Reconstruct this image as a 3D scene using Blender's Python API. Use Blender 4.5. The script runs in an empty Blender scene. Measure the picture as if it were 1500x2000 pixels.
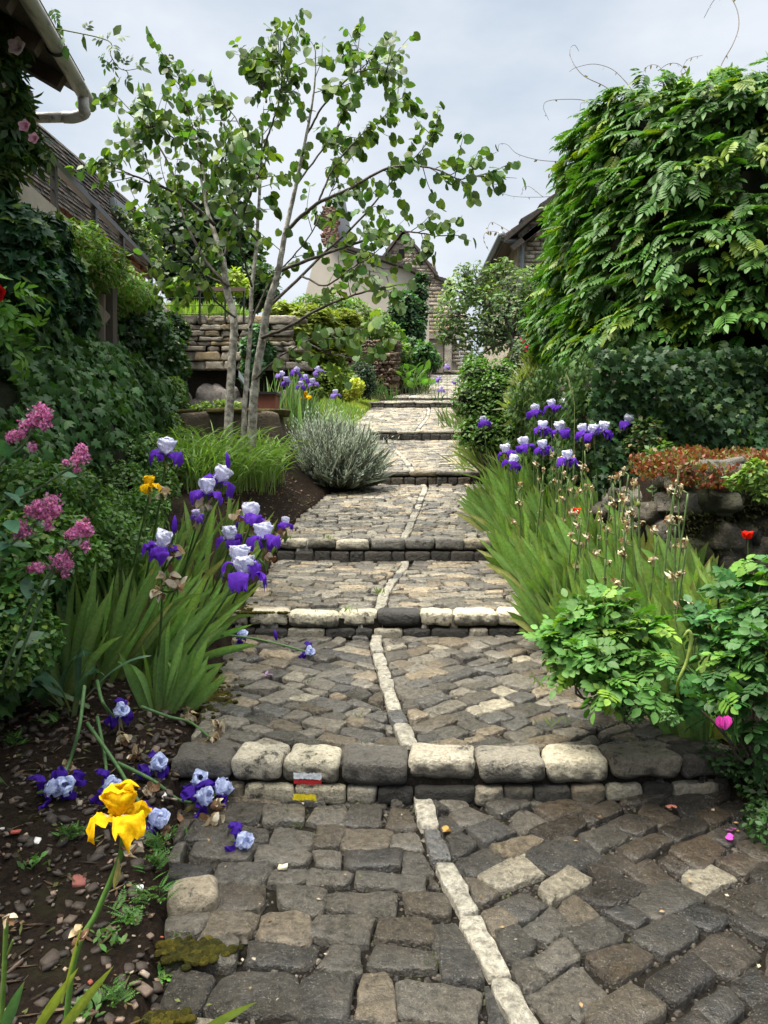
import bpy, math, random
import numpy as np
from mathutils import Vector
R = math.radians
rng = np.random.default_rng(11)
C = bpy.context.scene.collection
scene = bpy.context.scene

# ------------------------------------------------------------------ camera
F = 1500.0
PITCH = math.atan(100.0 / F)
CAMZ = 1.5
cam = bpy.data.cameras.new('camera')
cam.sensor_fit = 'VERTICAL'
cam.sensor_height = 24.0
cam.lens = 18.0
cam.clip_start = 0.05
cam.clip_end = 2000
cam_o = bpy.data.objects.new('camera', cam)
C.objects.link(cam_o)
cam_o.location = (0, 0, CAMZ)
cam_o.rotation_euler = (R(90) - PITCH, 0, 0)
scene.camera = cam_o

# ------------------------------------------------------------------ sky, sun, exposure
SUN_EL, SUN_AZ = R(66), R(-95)          # high, on the left and a little behind the camera
w = bpy.data.worlds.new('World')
scene.world = w
w.use_nodes = True
nt = w.node_tree
nt.nodes.clear()
def wn(t, **kw):
    n = nt.nodes.new(t)
    for k, v in kw.items(): setattr(n, k, v)
    return n
out = wn('ShaderNodeOutputWorld'); bg = wn('ShaderNodeBackground')
sky = wn('ShaderNodeTexSky', sky_type='NISHITA', sun_disc=False, sun_elevation=SUN_EL, sun_rotation=SUN_AZ)
tc = wn('ShaderNodeTexCoord'); mp = wn('ShaderNodeMapping')
mp.inputs['Scale'].default_value = (1.0, 1.0, 2.2)
nz = wn('ShaderNodeTexNoise'); nz.inputs['Scale'].default_value = 1.7; nz.inputs['Detail'].default_value = 6; nz.inputs['Roughness'].default_value = 0.55
ramp = wn('ShaderNodeValToRGB')
ramp.color_ramp.elements[0].position = 0.38; ramp.color_ramp.elements[0].color = (3.7, 4.5, 5.45, 1)
ramp.color_ramp.elements[1].position = 0.64; ramp.color_ramp.elements[1].color = (6.5, 6.85, 7.3, 1)
mix = wn('ShaderNodeMix', data_type='RGBA'); mix.inputs['Factor'].default_value = 0.9
nt.links.new(tc.outputs['Generated'], mp.inputs['Vector']); nt.links.new(mp.outputs['Vector'], nz.inputs['Vector'])
nt.links.new(nz.outputs['Fac'], ramp.inputs['Fac'])
nt.links.new(sky.outputs['Color'], mix.inputs[6]); nt.links.new(ramp.outputs['Color'], mix.inputs[7])
sep = wn('ShaderNodeSeparateXYZ'); nt.links.new(tc.outputs['Generated'], sep.inputs[0])
zr_ = wn('ShaderNodeMapRange'); zr_.interpolation_type = 'SMOOTHSTEP'
for i_, v_ in ((1, 0.64), (2, 0.97), (3, 0.0), (4, 1.0)): zr_.inputs[i_].default_value = v_      # overcast: the zenith is brightest
nt.links.new(sep.outputs[2], zr_.inputs[0])
tint = wn('ShaderNodeMix', data_type='RGBA'); tint.inputs[6].default_value = (1, 1, 1, 1); tint.inputs[7].default_value = (8.6, 7.8, 6.7, 1); nt.links.new(zr_.outputs[0], tint.inputs[0])
vm = wn('ShaderNodeVectorMath', operation='MULTIPLY'); nt.links.new(mix.outputs[2], vm.inputs[0]); nt.links.new(tint.outputs[2], vm.inputs[1])
nt.links.new(vm.outputs[0], bg.inputs['Color']); bg.inputs['Strength'].default_value = 0.054
nt.links.new(bg.outputs['Background'], out.inputs['Surface'])
sun = bpy.data.lights.new('sun', 'SUN'); sun.energy = 3.9; sun.angle = R(34); sun.color = (1.0, 0.94, 0.82)
sun_o = bpy.data.objects.new('sun', sun); C.objects.link(sun_o)
sd = Vector((math.cos(SUN_EL) * math.sin(SUN_AZ), math.cos(SUN_EL) * math.cos(SUN_AZ), math.sin(SUN_EL)))
sun_o.rotation_euler = sd.to_track_quat('Z', 'Y').to_euler()
sun_o.location = (0, 0, 30)
vs = scene.view_settings
vs.view_transform = 'Standard'; vs.look = 'None'; vs.gamma = 1; vs.exposure = 1.38; vs.use_curve_mapping = False
scene.cycles.max_bounces = 6; scene.cycles.diffuse_bounces = 3; scene.cycles.glossy_bounces = 2
scene.cycles.transmission_bounces = 3; scene.cycles.transparent_max_bounces = 4
scene.cycles.use_denoising = True

# ------------------------------------------------------------------ helpers: points, terrain
def ray(px, py):
    u = (1000 - py) / F
    return np.array([(px - 750) / F, math.cos(PITCH) + math.sin(PITCH) * u, -math.sin(PITCH) + math.cos(PITCH) * u])
def P(px, py, d):
    r = ray(px, py); r = r * (d / r[1])
    return np.array([r[0], r[1], r[2] + CAMZ])
# path profile: (y, z); two entries with one y are a step
STEPS = [3.25, 5.14, 7.2, 11.3, 16.2, 22.5, 24.5]
PY = [-6, 3.25, 3.2501, 5.14, 5.1401, 7.2, 7.2001, 11.3, 11.3001, 16.2, 16.2001, 22.5, 22.5001, 24.5, 24.5001, 31.0, 60]
PZ = [-0.35, 0.06, 0.22, 0.32, 0.47, 0.565, 0.756, 1.16, 1.334, 1.943, 2.116, 3.045, 3.19, 3.41, 3.49, 4.45, 5.2]
def zp(y): return np.interp(y, PY, PZ)
def zs(y): return np.interp(y, [-6, 2.0, 3.25, 5.14, 7.2, 11.3, 16.2, 22.5, 31, 60], [-0.35, 0.0, 0.15, 0.4, 0.66, 1.25, 2.03, 3.1, 4.45, 5.2])
def xl(y): return np.interp(y, [-2, 2.0, 2.75, 3.3, 4.0, 5.1, 7.2, 8.8, 11, 16.2, 22.5, 25, 31], [-0.6, -0.6, -0.76, -0.86, -0.92, -0.98, -1.0, -0.88, -0.62, -0.72, -0.35, 0.3, 1.9])
def xr(y): return np.interp(y, [-2, 2.5, 3.3, 4.2, 5.1, 7.2, 11.3, 16.2, 22.5, 31], [2.0, 1.75, 1.45, 1.15, 1.08, 1.13, 1.47, 1.75, 1.9, 3.3])
def sm(t):
    t = np.clip(t, 0, 1); return t * t * (3 - 2 * t)
def xbank(y): return np.interp(y, [0, 2.5, 5, 8, 11, 13, 14], [-1.5, -1.6, -1.85, -2.35, -2.95, -3.4, -3.6])
def hn(x, y, s=1.0):
    return 0.5 * (np.sin(x * 5.1 * s + 1.3 * np.sin(y * 3.7 * s)) * np.sin(y * 4.3 * s + 1.1 * np.sin(x * 2.9 * s)) + 0.5 * np.sin(x * 13.7 * s + y * 3.1 * s) * np.sin(y * 11.9 * s - x * 2.3 * s))
def ground(x, y):
    x = np.asarray(x, float); y = np.asarray(y, float)
    dl = xl(y) - x; dr = x - xr(y)
    rl = np.interp(y, [2, 3, 4.5, 6, 8, 10, 13, 16, 22, 31], [0.0, 0.08, 0.16, 0.42, 0.58, 0.6, 0.8, 0.35, 0.2, 0.0])
    wl = np.interp(y, [2, 5, 6, 10, 31], [0.7, 0.7, 0.8, 0.8, 0.8])
    rr = np.interp(y, [2, 3, 4, 6, 9, 12, 16, 31], [0.0, 0.1, 0.22, 0.3, 0.25, 0.2, 0.2, 0.1])
    base = zs(y)
    zl = base + rl * sm(dl / wl) + 0.02
    zr = base + rr * sm(dr / 0.6) + 0.02
    inside = np.minimum(zp(y - 0.3), zp(y + 0.3)) - 0.16
    k = sm(np.maximum(dl, dr) / 0.10 + 0.3)
    z = np.where(dl > dr, zl, zr)
    z = inside * (1 - k) + z * k
    z = z + 0.02 * hn(x, y) * k
    # raised terrace on the left behind the ivy bank, and behind the back wall
    tl = sm((xbank(y) - 0.95 - x) / 0.25) * (y > 3.5) * (y < 13.4)
    z = z * (1 - tl) + np.maximum(3.85, z) * tl
    xt = np.interp(y, [13, 17, 22, 30, 40], [-1.45, -1.7, -0.9, -0.2, 0.5])
    tb = sm((y - 13.05) / 0.25) * sm((xt - x) / 1.2)
    z = z * (1 - tb) + np.maximum(3.85 + 0.06 * (y - 13), z) * tb
    # raised ground behind the right wall
    tr = sm((x - 2.25) / 0.3) * sm((y - 4.9) / 0.3) * (1 - sm((y - 12) / 2))
    z = z * (1 - tr) + np.maximum(1.5, z) * tr
    return z
def surf(x, y):
    g = ground(x, y); return np.where((x > xl(y)) & (x < xr(y)), np.maximum(g, zp(y)), g)
def at(px, py, h=0.0, dmin=1.3, dmax=60):
    """the nearest point on the pixel's ray that is h above the ground"""
    r = ray(px, py); r = r / r[1]
    ys = np.linspace(dmin, dmax, 4000)
    z = CAMZ + r[2] * ys
    g = surf(r[0] * ys, ys) + h
    i = np.argmax(z <= g)
    if not (z <= g).any(): i = len(ys) - 1
    return np.array([r[0] * ys[i], ys[i], z[i]])
def atp(px, py):
    r = ray(px, py); r = r / r[1]
    ys = np.linspace(1.3, 60, 6000); z = CAMZ + r[2] * ys; g = zp(ys)
    i = np.argmax(z <= g)
    return np.array([r[0] * ys[i], ys[i], g[i]])

# ------------------------------------------------------------------ helpers: objects
def tag(o, label=None, cat=None, group=None, kind=None):
    if label: o['label'] = label
    if cat: o['category'] = cat
    if group: o['group'] = group
    if kind: o['kind'] = kind
    return o
def empty(name, loc, label=None, cat=None, group=None, rz=0.0):
    o = bpy.data.objects.new(name, None); C.objects.link(o)
    o.location = tuple(float(v) for v in loc); o.rotation_euler = (0, 0, rz); o.empty_display_size = 0.1
    return tag(o, label, cat, group)
def kids(o): return [c for c in bpy.data.objects if c.parent is o]
CH = {}
def link_child(o, parent):
    o.parent = parent; CH.setdefault(parent.name, []).append(o)
def copy_tree(o, parent=None):
    c = o.copy(); C.objects.link(c)
    if parent is not None: link_child(c, parent)
    for ch in list(CH.get(o.name, [])): copy_tree(ch, c)
    return c
class MB:
    def __init__(s): s.v = []; s.f = []; s.n = []; s.c = []; s.k = 0
    def add(s, v, faces, col=(1, 1, 1)):
        v = np.asarray(v, float).reshape(-1, 3)
        for f in faces:
            s.f.append(np.asarray(f, np.int64) + s.k)
            s.n.append(np.array([len(f)]))
        col = np.asarray(col, float)
        if col.ndim == 1: col = np.tile(col, (len(v), 1))
        s.v.append(v); s.c.append(col); s.k += len(v)
    def raw(s, v, fl, cn, col):
        s.v.append(v); s.f.append(fl + s.k); s.n.append(cn); s.c.append(col); s.k += len(v)
    def join(s, o):
        if o.k: s.raw(np.concatenate(o.v), np.concatenate(o.f), np.concatenate(o.n), np.concatenate(o.c))
    def build(s, name, mat, parent=None, smooth=True, origin=None):
        me = bpy.data.meshes.new(name)
        v = np.concatenate(s.v); f = np.concatenate(s.f); n = np.concatenate(s.n); c = np.concatenate(s.c)
        if origin is not None: v = v - np.asarray(origin, float)
        me.vertices.add(len(v)); me.vertices.foreach_set('co', v.astype(np.float32).ravel())
        me.loops.add(len(f)); me.loops.foreach_set('vertex_index', f.astype(np.int32))
        me.polygons.add(len(n))
        st = np.concatenate([[0], np.cumsum(n)[:-1]])
        me.polygons.foreach_set('loop_start', st.astype(np.int32)); me.polygons.foreach_set('loop_total', n.astype(np.int32))
        me.polygons.foreach_set('use_smooth', np.full(len(n), smooth))
        at_ = me.attributes.new('Col', 'FLOAT_COLOR', 'POINT')
        at_.data.foreach_set('color', np.hstack([c, np.ones((len(c), 1))]).astype(np.float32).ravel())
        me.update(calc_edges=True); me.validate()
        me.materials.append(mat)
        o = bpy.data.objects.new(name, me); C.objects.link(o)
        if parent is not None: link_child(o, parent)
        elif origin is not None: o.location = tuple(float(q) for q in origin)
        return o
def part(mb, name, mat, root, smooth=True):
    """a part in world coordinates under an unrotated root"""
    if isinstance(root.parent, bpy.types.Object):
        org = np.array(root.parent.location) + np.array(root.location)
    else: org = np.array(root.location)
    return mb.build(name, mat, root, smooth, org)
def nrm(a):
    a = np.asarray(a, float); return a / np.maximum(np.linalg.norm(a, axis=-1, keepdims=True), 1e-9)
def scatter(mb, T, pos, axis, normal, size, col):
    tv, tf = T[0], T[1]
    if not len(pos): return
    a = nrm(axis); s_ = nrm(np.cross(a, normal)); n = np.cross(s_, a)
    N, k = len(pos), len(tv)
    size = np.broadcast_to(np.asarray(size, float).reshape(-1, 1, 1), (N, 1, 1))
    v = pos[:, None, :] + size * (tv[None, :, 0:1] * s_[:, None] + tv[None, :, 1:2] * a[:, None] + tv[None, :, 2:3] * n[:, None])
    fl = np.concatenate([np.asarray(f) for f in tf]); cn = np.array([len(f) for f in tf])
    idx = (fl[None] + (np.arange(N) * k)[:, None]).ravel()
    tcol = T[2] if len(T) > 2 else np.ones((k, 3))
    c = (np.asarray(col)[:, None, :] * tcol[None]).reshape(-1, 3)
    mb.raw(v.reshape(-1, 3), idx, np.tile(cn, N), c)
def tube(mb, pts, rad, k=6, col=(1, 1, 1), cap=True):
    pts = np.asarray(pts, float); n = len(pts)
    rad = np.broadcast_to(np.asarray(rad, float), (n,)) if np.ndim(rad) == 0 else np.interp(np.linspace(0, 1, n), np.linspace(0, 1, len(rad)), rad)
    t = np.gradient(pts, axis=0); t = nrm(t)
    ref = np.array([0.0, 0.0, 1.0]) if abs(t[0][2]) < 0.9 else np.array([1.0, 0.0, 0.0])
    V = []
    u = nrm(np.cross(t[0], ref))
    for i in range(n):
        u = nrm(u - t[i] * np.dot(u, t[i])); v = np.cross(t[i], u)
        an = np.arange(k) * 2 * math.pi / k
        V.append(pts[i] + rad[i] * (np.cos(an)[:, None] * u + np.sin(an)[:, None] * v))
    V = np.concatenate(V)
    fs = [(i * k + j, i * k + (j + 1) % k, (i + 1) * k + (j + 1) % k, (i + 1) * k + j) for i in range(n - 1) for j in range(k)]
    if cap: fs += [tuple(range(k - 1, -1, -1)), tuple((n - 1) * k + j for j in range(k))]
    mb.add(V, fs, col)
def smooth_line(pts, n=12):
    """Catmull-Rom through the points"""
    p = np.asarray(pts, float)
    if len(p) < 3:
        t = np.linspace(0, 1, n)[:, None]; return p[0] * (1 - t) + p[-1] * t
    q = np.vstack([2 * p[0] - p[1], p, 2 * p[-1] - p[-2]]); o = []
    m = max(2, n // (len(p) - 1))
    for i in range(1, len(q) - 2):
        for t in np.linspace(0, 1, m, endpoint=False):
            a, b, c, d = q[i - 1], q[i], q[i + 1], q[i + 2]
            o.append(0.5 * (2 * b + (c - a) * t + (2 * a - 5 * b + 4 * c - d) * t * t + (3 * b - a - 3 * c + d) * t ** 3))
    o.append(p[-1]); return np.array(o)
def box(mb, lo, hi, col=(1, 1, 1), ux=None, uy=None, org=None):
    x0, y0, z0 = lo; x1, y1, z1 = hi
    v = np.array([(x0, y0, z0), (x1, y0, z0), (x1, y1, z0), (x0, y1, z0), (x0, y0, z1), (x1, y0, z1), (x1, y1, z1), (x0, y1, z1)], float)
    if org is not None:
        v = np.asarray(org) + v[:, 0:1] * np.asarray(ux) + v[:, 1:2] * np.asarray(uy) + v[:, 2:3] * np.array([0, 0, 1.0])
    mb.add(v, [(0, 3, 2, 1), (4, 5, 6, 7), (0, 1, 5, 4), (1, 2, 6, 5), (2, 3, 7, 6), (3, 0, 4, 7)], col)
def bar(mb, a, b, wd, ht, col=(1, 1, 1)):
    """a square bar from a to b"""
    a = np.asarray(a, float); b = np.asarray(b, float); t = nrm(b - a)
    ref = np.array([0, 0, 1.0]) if abs(t[2]) < 0.95 else np.array([0, 1.0, 0])
    s_ = nrm(np.cross(t, ref)); u = np.cross(s_, t)
    v = []
    for p in (a, b):
        for i, j in ((-1, -1), (1, -1), (1, 1), (-1, 1)): v.append(p + s_ * wd / 2 * i + u * ht / 2 * j)
    mb.add(v, [(3, 2, 1, 0), (4, 5, 6, 7), (0, 1, 5, 4), (1, 2, 6, 5), (2, 3, 7, 6), (3, 0, 4, 7)], col)
_cube = {}
def cube_grid(n):
    if n in _cube: return _cube[n]
    idx = {}; V = []; Fc = []
    def vid(p):
        k_ = tuple(np.round(p, 5))
        if k_ not in idx: idx[k_] = len(V); V.append(p)
        return idx[k_]
    g = np.linspace(-1, 1, n + 1)
    for ax in range(3):
        for sgn in (-1, 1):
            for i in range(n):
                for j in range(n):
                    q = []
                    for a, b in ((i, j), (i + 1, j), (i + 1, j + 1), (i, j + 1)):
                        p = [0, 0, 0]; p[ax] = sgn; p[(ax + 1) % 3] = g[a]; p[(ax + 2) % 3] = g[b]; q.append(vid(p))
                    Fc.append(q if sgn > 0 else q[::-1])
    _cube[n] = (np.array(V, float), Fc); return _cube[n]
def block(mb, c, hs, r, col, rz=0.0, n=4, noise=0.008, tilt=0.02, g=rng, ux=None, uy=None):
    """a rounded, slightly irregular stone: centre, half sizes, corner radius"""
    V, Fc = cube_grid(n); hs = np.asarray(hs, float); r = min(r, hs.min() * 0.9)
    p = np.sign(V) * np.abs(V) ** 0.85 * hs
    q = np.clip(p, -hs + r, hs - r); d = p - q; L = np.linalg.norm(d, axis=1, keepdims=True)
    p = q + np.where(L > 1e-9, d / np.maximum(L, 1e-9), 0) * np.minimum(L, r)
    ph = g.uniform(0, 6.3, 6); f = 1.0 / max(hs.max(), 0.02)
    dn = np.sin(p[:, 0] * 4.1 * f + ph[0]) * np.sin(p[:, 1] * 3.7 * f + ph[1]) + np.sin(p[:, 2] * 5.3 * f + ph[2]) * np.sin(p[:, 0] * 6.9 * f + ph[3]) * 0.7
    p = p * (1 + noise / max(hs.min(), 0.02) * dn[:, None] * 0.6)
    tz = g.normal(0, tilt, 2); p[:, 2] += p[:, 0] * tz[0] + p[:, 1] * tz[1]
    if ux is None:
        cs, sn = math.cos(rz), math.sin(rz)
        x = p[:, 0] * cs - p[:, 1] * sn; y = p[:, 0] * sn + p[:, 1] * cs; p = np.stack([x, y, p[:, 2]], 1)
    else:
        p = p[:, 0:1] * np.asarray(ux) + p[:, 1:2] * np.asarray(uy) + p[:, 2:3] * np.array([0, 0, 1.0])
    mb.add(p + np.asarray(c), Fc, col)

# ------------------------------------------------------------------ materials
def newmat(name):
    m = bpy.data.materials.new(name); m.use_nodes = True; t = m.node_tree; t.nodes.clear()
    o = t.nodes.new('ShaderNodeOutputMaterial'); b = t.nodes.new('ShaderNodeBsdfPrincipled')
    t.links.new(b.outputs[0], o.inputs[0]); return m, t, b, o
def nd(t, typ, **kw):
    n = t.nodes.new(typ)
    for k, v in kw.items():
        if k in n.inputs: n.inputs[k].default_value = v
        else: setattr(n, k, v)
    return n
def mathn(t, op, a, b=None):
    n = t.nodes.new('ShaderNodeMath'); n.operation = op
    for i, q in enumerate((a, b)):
        if q is None: continue
        if isinstance(q, (int, float)): n.inputs[i].default_value = q
        else: t.links.new(q, n.inputs[i])
    return n.outputs[0]
def mixc(t, fac, a, b, mode='MIX'):
    n = t.nodes.new('ShaderNodeMix'); n.data_type = 'RGBA'; n.blend_type = mode
    for q, i in ((fac, 0), (a, 6), (b, 7)):
        if isinstance(q, (int, float)): n.inputs[i].default_value = q
        elif isinstance(q, tuple): n.inputs[i].default_value = (*q, 1) if len(q) == 3 else q
        else: t.links.new(q, n.inputs[i])
    return n.outputs[2]
def rampf(t, fac, a, b):
    n = t.nodes.new('ShaderNodeMapRange'); n.inputs[1].default_value = a; n.inputs[2].default_value = b
    t.links.new(fac, n.inputs[0]); return n.outputs[0]
def noise(t, scale, detail=5, rough=0.6, vec=None, dist=0.0):
    n = nd(t, 'ShaderNodeTexNoise', Scale=scale, Detail=detail, Roughness=rough, Distortion=dist)
    if vec is not None: t.links.new(vec, n.inputs['Vector'])
    return n.outputs['Fac']
def objco(t): return t.nodes.new('ShaderNodeTexCoord').outputs['Object']
def geoco(t): return t.nodes.new('ShaderNodeNewGeometry').outputs['Position']
def noisec(*a, **k):
    return rampf(a[0], noise(*a, **k), 0.3, 0.7)
def bumpn(t, b, h, strength=0.5, dist=0.01):
    n = nd(t, 'ShaderNodeBump', Strength=strength, Distance=dist); t.links.new(h, n.inputs['Height']); t.links.new(n.outputs[0], b.inputs['Normal'])
def vcol(t):
    n = t.nodes.new('ShaderNodeAttribute'); n.attribute_name = 'Col'; return n.outputs['Color']
def leafmat(name, rough=0.42, trans=0.28, spec=0.5, mottle=60.0, tcol=(1.35, 1.5, 0.45)):
    m, t, b, o = newmat(name); c = vcol(t)
    nf = noisec(t, mottle, 3, 0.6, geoco(t))
    c2 = mixc(t, 1.0, c, mixc(t, nf, (0.78, 0.78, 0.78), (1.2, 1.2, 1.2)), 'MULTIPLY')
    t.links.new(c2, b.inputs['Base Color']); b.inputs['Roughness'].default_value = rough
    b.inputs['Specular IOR Level'].default_value = spec
    tr = t.nodes.new('ShaderNodeBsdfTranslucent'); t.links.new(mixc(t, 1.0, c2, tcol, 'MULTIPLY'), tr.inputs['Color'])
    ms = t.nodes.new('ShaderNodeMixShader'); ms.inputs[0].default_value = trans
    t.links.new(b.outputs[0], ms.inputs[1]); t.links.new(tr.outputs[0], ms.inputs[2]); t.links.new(ms.outputs[0], o.inputs[0])
    return m
def plain(name, col, rough=0.6, var=0.25, scale=20, bump=0.0, bscale=40, metal=0.0, spec=0.5):
    m, t, b, o = newmat(name); v = geoco(t)
    nf = noise(t, scale, 5, 0.6, v)
    lo = tuple(q * (1 - var) for q in col); hi = tuple(min(1, q * (1 + var)) for q in col)
    t.links.new(mixc(t, nf, lo, hi), b.inputs['Base Color']); b.inputs['Roughness'].default_value = rough
    b.inputs['Metallic'].default_value = metal; b.inputs['Specular IOR Level'].default_value = spec
    if bump: bumpn(t, b, noise(t, bscale, 6, 0.65, v), bump, 0.01)
    return m
def vplain(name, rough=0.7, scale=14, bump=0.6, bscale=45, var=0.35, bdist=0.01, spec=0.5):
    m, t, b, o = newmat(name); v = geoco(t); c = vcol(t)
    nf = noisec(t, scale, 6, 0.65, v)
    t.links.new(mixc(t, 1.0, c, mixc(t, nf, (1 - var,) * 3, (1 + var,) * 3), 'MULTIPLY'), b.inputs['Base Color'])
    b.inputs['Roughness'].default_value = rough; b.inputs['Specular IOR Level'].default_value = spec
    if bump: bumpn(t, b, noisec(t, bscale, 6, 0.7, v), bump, bdist)
    return m
M = {}
M['leaf'] = leafmat('leaf', 0.5, 0.32, 0.28)
M['gloss_leaf'] = leafmat('glossy_leaf', 0.5, 0.28, 0.25)
M['silver'] = leafmat('silver_leaf', 0.75, 0.25, 0.2, 60.0, (1.05, 1.1, 0.95))
M['petal'] = leafmat('petal', 0.7, 0.42, 0.12, 140.0, (1.1, 1.05, 1.2))
M['dry'] = leafmat('dry_petal', 0.8, 0.25, 0.2, 120.0, (1.2, 1.05, 0.7))
M['bark'] = None
def cobble_mat():
    m, t, b, o = newmat('cobble'); v = geoco(t); c = vcol(t)
    n1 = noisec(t, 9, 6, 0.65, v); n2 = noisec(t, 38, 8, 0.72, v); n3 = noisec(t, 150, 4, 0.6, v)
    c1 = mixc(t, 1.0, c, mixc(t, n2, (0.22, 0.21, 0.19), (1.9, 1.87, 1.78)), 'MULTIPLY')
    c2 = mixc(t, mathn(t, 'MULTIPLY', rampf(t, n3, 0.72, 0.95), 0.5), c1, (0.45, 0.42, 0.35))
    c3 = mixc(t, mathn(t, 'MULTIPLY', rampf(t, n1, 0.55, 1.0), 0.35), c2, (0.13, 0.095, 0.06))
    t.links.new(c3, b.inputs['Base Color'])
    t.links.new(mixc(t, n1, (0.2, 0.2, 0.2), (0.5, 0.5, 0.5)), b.inputs['Roughness'])
    h = mathn(t, 'ADD', mathn(t, 'MULTIPLY', n2, 0.9), mathn(t, 'MULTIPLY', n3, 0.25))
    h = mathn(t, 'ADD', h, mathn(t, 'MULTIPLY', noisec(t, 16, 4, 0.6, v), 1.2))
    bumpn(t, b, h, 1.0, 0.02)
    wet = rampf(t, noise(t, 2.3, 4, 0.6, v), 0.36, 0.6)        # rain water film
    t.links.new(mathn(t, 'MULTIPLY', wet, 0.6), b.inputs['Coat Weight']); b.inputs['Coat Roughness'].default_value = 0.22
    cb = nd(t, 'ShaderNodeBump', Strength=0.5, Distance=0.006); t.links.new(h, cb.inputs['Height']); t.links.new(cb.outputs[0], b.inputs['Coat Normal'])
    return m
M['cobble'] = cobble_mat()
def kerb_mat():
    m, t, b, o = newmat('kerb_stone'); v = geoco(t); c = vcol(t)
    n1 = noisec(t, 7, 6, 0.7, v); n2 = noisec(t, 50, 7, 0.72, v)
    c1 = mixc(t, 1.0, c, mixc(t, n2, (0.42, 0.38, 0.30), (1.3, 1.3, 1.3)), 'MULTIPLY')
    st = rampf(t, mathn(t, 'ADD', mathn(t, 'MULTIPLY', n1, 0.6), mathn(t, 'MULTIPLY', n2, 0.5)), 0.64, 0.82)   # black lichen
    c2 = mixc(t, mathn(t, 'MULTIPLY', st, 0.92), c1, (0.02, 0.018, 0.014))
    t.links.new(c2, b.inputs['Base Color']); b.inputs['Roughness'].default_value = 0.6
    bumpn(t, b, mathn(t, 'ADD', n2, noisec(t, 18, 5, 0.6, v)), 1.0, 0.014); return m
M['kerb'] = kerb_mat()
def soil_mat():
    m, t, b, o = newmat('soil'); v = geoco(t)
    n1 = noise(t, 3, 6, 0.6, v); n2 = noisec(t, 45, 8, 0.75, v)
    c = mixc(t, n2, (0.005, 0.0035, 0.002), (0.06, 0.038, 0.024))
    c = mixc(t, rampf(t, n1, 0.55, 0.75), c, (0.05, 0.05, 0.018))
    t.links.new(c, b.inputs['Base Color']); b.inputs['Roughness'].default_value = 0.85
    b.inputs['Specular IOR Level'].default_value = 0.12
    bumpn(t, b, n2, 1.0, 0.04); return m
M['soil'] = soil_mat()
def mortar_mat():
    m, t, b, o = newmat('mortar'); v = geoco(t)
    n2 = noisec(t, 80, 8, 0.75, v); n1 = noise(t, 4, 4, 0.6, v)
    c = mixc(t, n2, (0.004, 0.0035, 0.0025), (0.05, 0.041, 0.03))
    c = mixc(t, rampf(t, n1, 0.55, 0.8), c, (0.04, 0.035, 0.018))
    t.links.new(c, b.inputs['Base Color']); b.inputs['Roughness'].default_value = 0.9
    b.inputs['Specular IOR Level'].default_value = 0.12
    bumpn(t, b, n2, 1.0, 0.02); return m
M['mortar'] = mortar_mat()
M['stone'] = vplain('wall_stone', 0.85, 8, 0.8, 40, 0.45, 0.02)
M['debris'] = vplain('debris', 0.7, 30, 0.3, 60, 0.3)
M['moss'] = vplain('moss', 0.95, 60, 1.0, 120, 0.55, 0.02, 0.1)
def bark_mat():
    m, t, b, o = newmat('bark'); v = geoco(t)
    n1 = noise(t, 14, 5, 0.65, v); n2 = noise(t, 60, 6, 0.7, v)
    c = mixc(t, rampf(t, n1, 0.4, 0.62), (0.13, 0.115, 0.09), (0.46, 0.44, 0.38))
    c = mixc(t, rampf(t, n2, 0.6, 0.75), c, (0.05, 0.045, 0.03)); c = mixc(t, 1.0, c, vcol(t), 'MULTIPLY')
    t.links.new(c, b.inputs['Base Color']); b.inputs['Roughness'].default_value = 0.85
    bumpn(t, b, n2, 0.8, 0.01); return m
M['bark'] = bark_mat()
M['twig'] = vplain('twig', 0.8, 30, 0.4, 80, 0.3)
M['black_metal'] = plain('black_metal', (0.018, 0.017, 0.017), 0.45, 0.3, 30, 0.1)
M['rust_metal'] = plain('rust_metal', (0.17, 0.05, 0.028), 0.7, 0.3, 12, 0.2)
M['zinc'] = plain('zinc', (0.16, 0.18, 0.19), 0.45, 0.25, 10, 0.05, 40, 0.3)
M['plaster'] = plain('plaster', (0.62, 0.55, 0.45), 0.9, 0.13, 1.2, 0.2, 30)
M['old_plaster'] = plain('old_plaster', (0.30, 0.26, 0.21), 0.9, 0.35, 3, 0.5, 20)
def gutter_mat():
    m, t, b, o = newmat('gutter_paint'); v = geoco(t)
    mp_ = nd(t, 'ShaderNodeMapping', Scale=(14, 3, 14)); t.links.new(v, mp_.inputs[0])
    n = noise(t, 1.6, 6, 0.7, mp_.outputs[0])
    c = mixc(t, rampf(t, n, 0.5, 0.72), (0.42, 0.40, 0.36), (0.05, 0.048, 0.042))
    t.links.new(c, b.inputs['Base Color']); b.inputs['Roughness'].default_value = 0.5; return m
M['gutter'] = gutter_mat()
def timber_mat(name, a, c_):
    m, t, b, o = newmat(name); v = objco(t)
    mp_ = nd(t, 'ShaderNodeMapping', Scale=(30, 30, 2.5)); t.links.new(v, mp_.inputs[0])
    n = noise(t, 2, 6, 0.7, mp_.outputs[0], 0.5)
    t.links.new(mixc(t, n, a, c_), b.inputs['Base Color']); b.inputs['Roughness'].default_value = 0.85
    bumpn(t, b, n, 0.6, 0.01); return m
M['timber'] = timber_mat('timber', (0.02, 0.016, 0.012), (0.13, 0.1, 0.075))
M['pale_timber'] = timber_mat('pale_timber', (0.12, 0.09, 0.07), (0.34, 0.29, 0.23))
M['rail_wood'] = timber_mat('rail_wood', (0.07, 0.045, 0.03), (0.2, 0.14, 0.1))
M['tile'] = vplain('roof_tile', 0.85, 9, 0.5, 60, 0.5)
M['slate'] = plain('slate', (0.075, 0.085, 0.105), 0.5, 0.3, 9, 0.3, 25)
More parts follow.
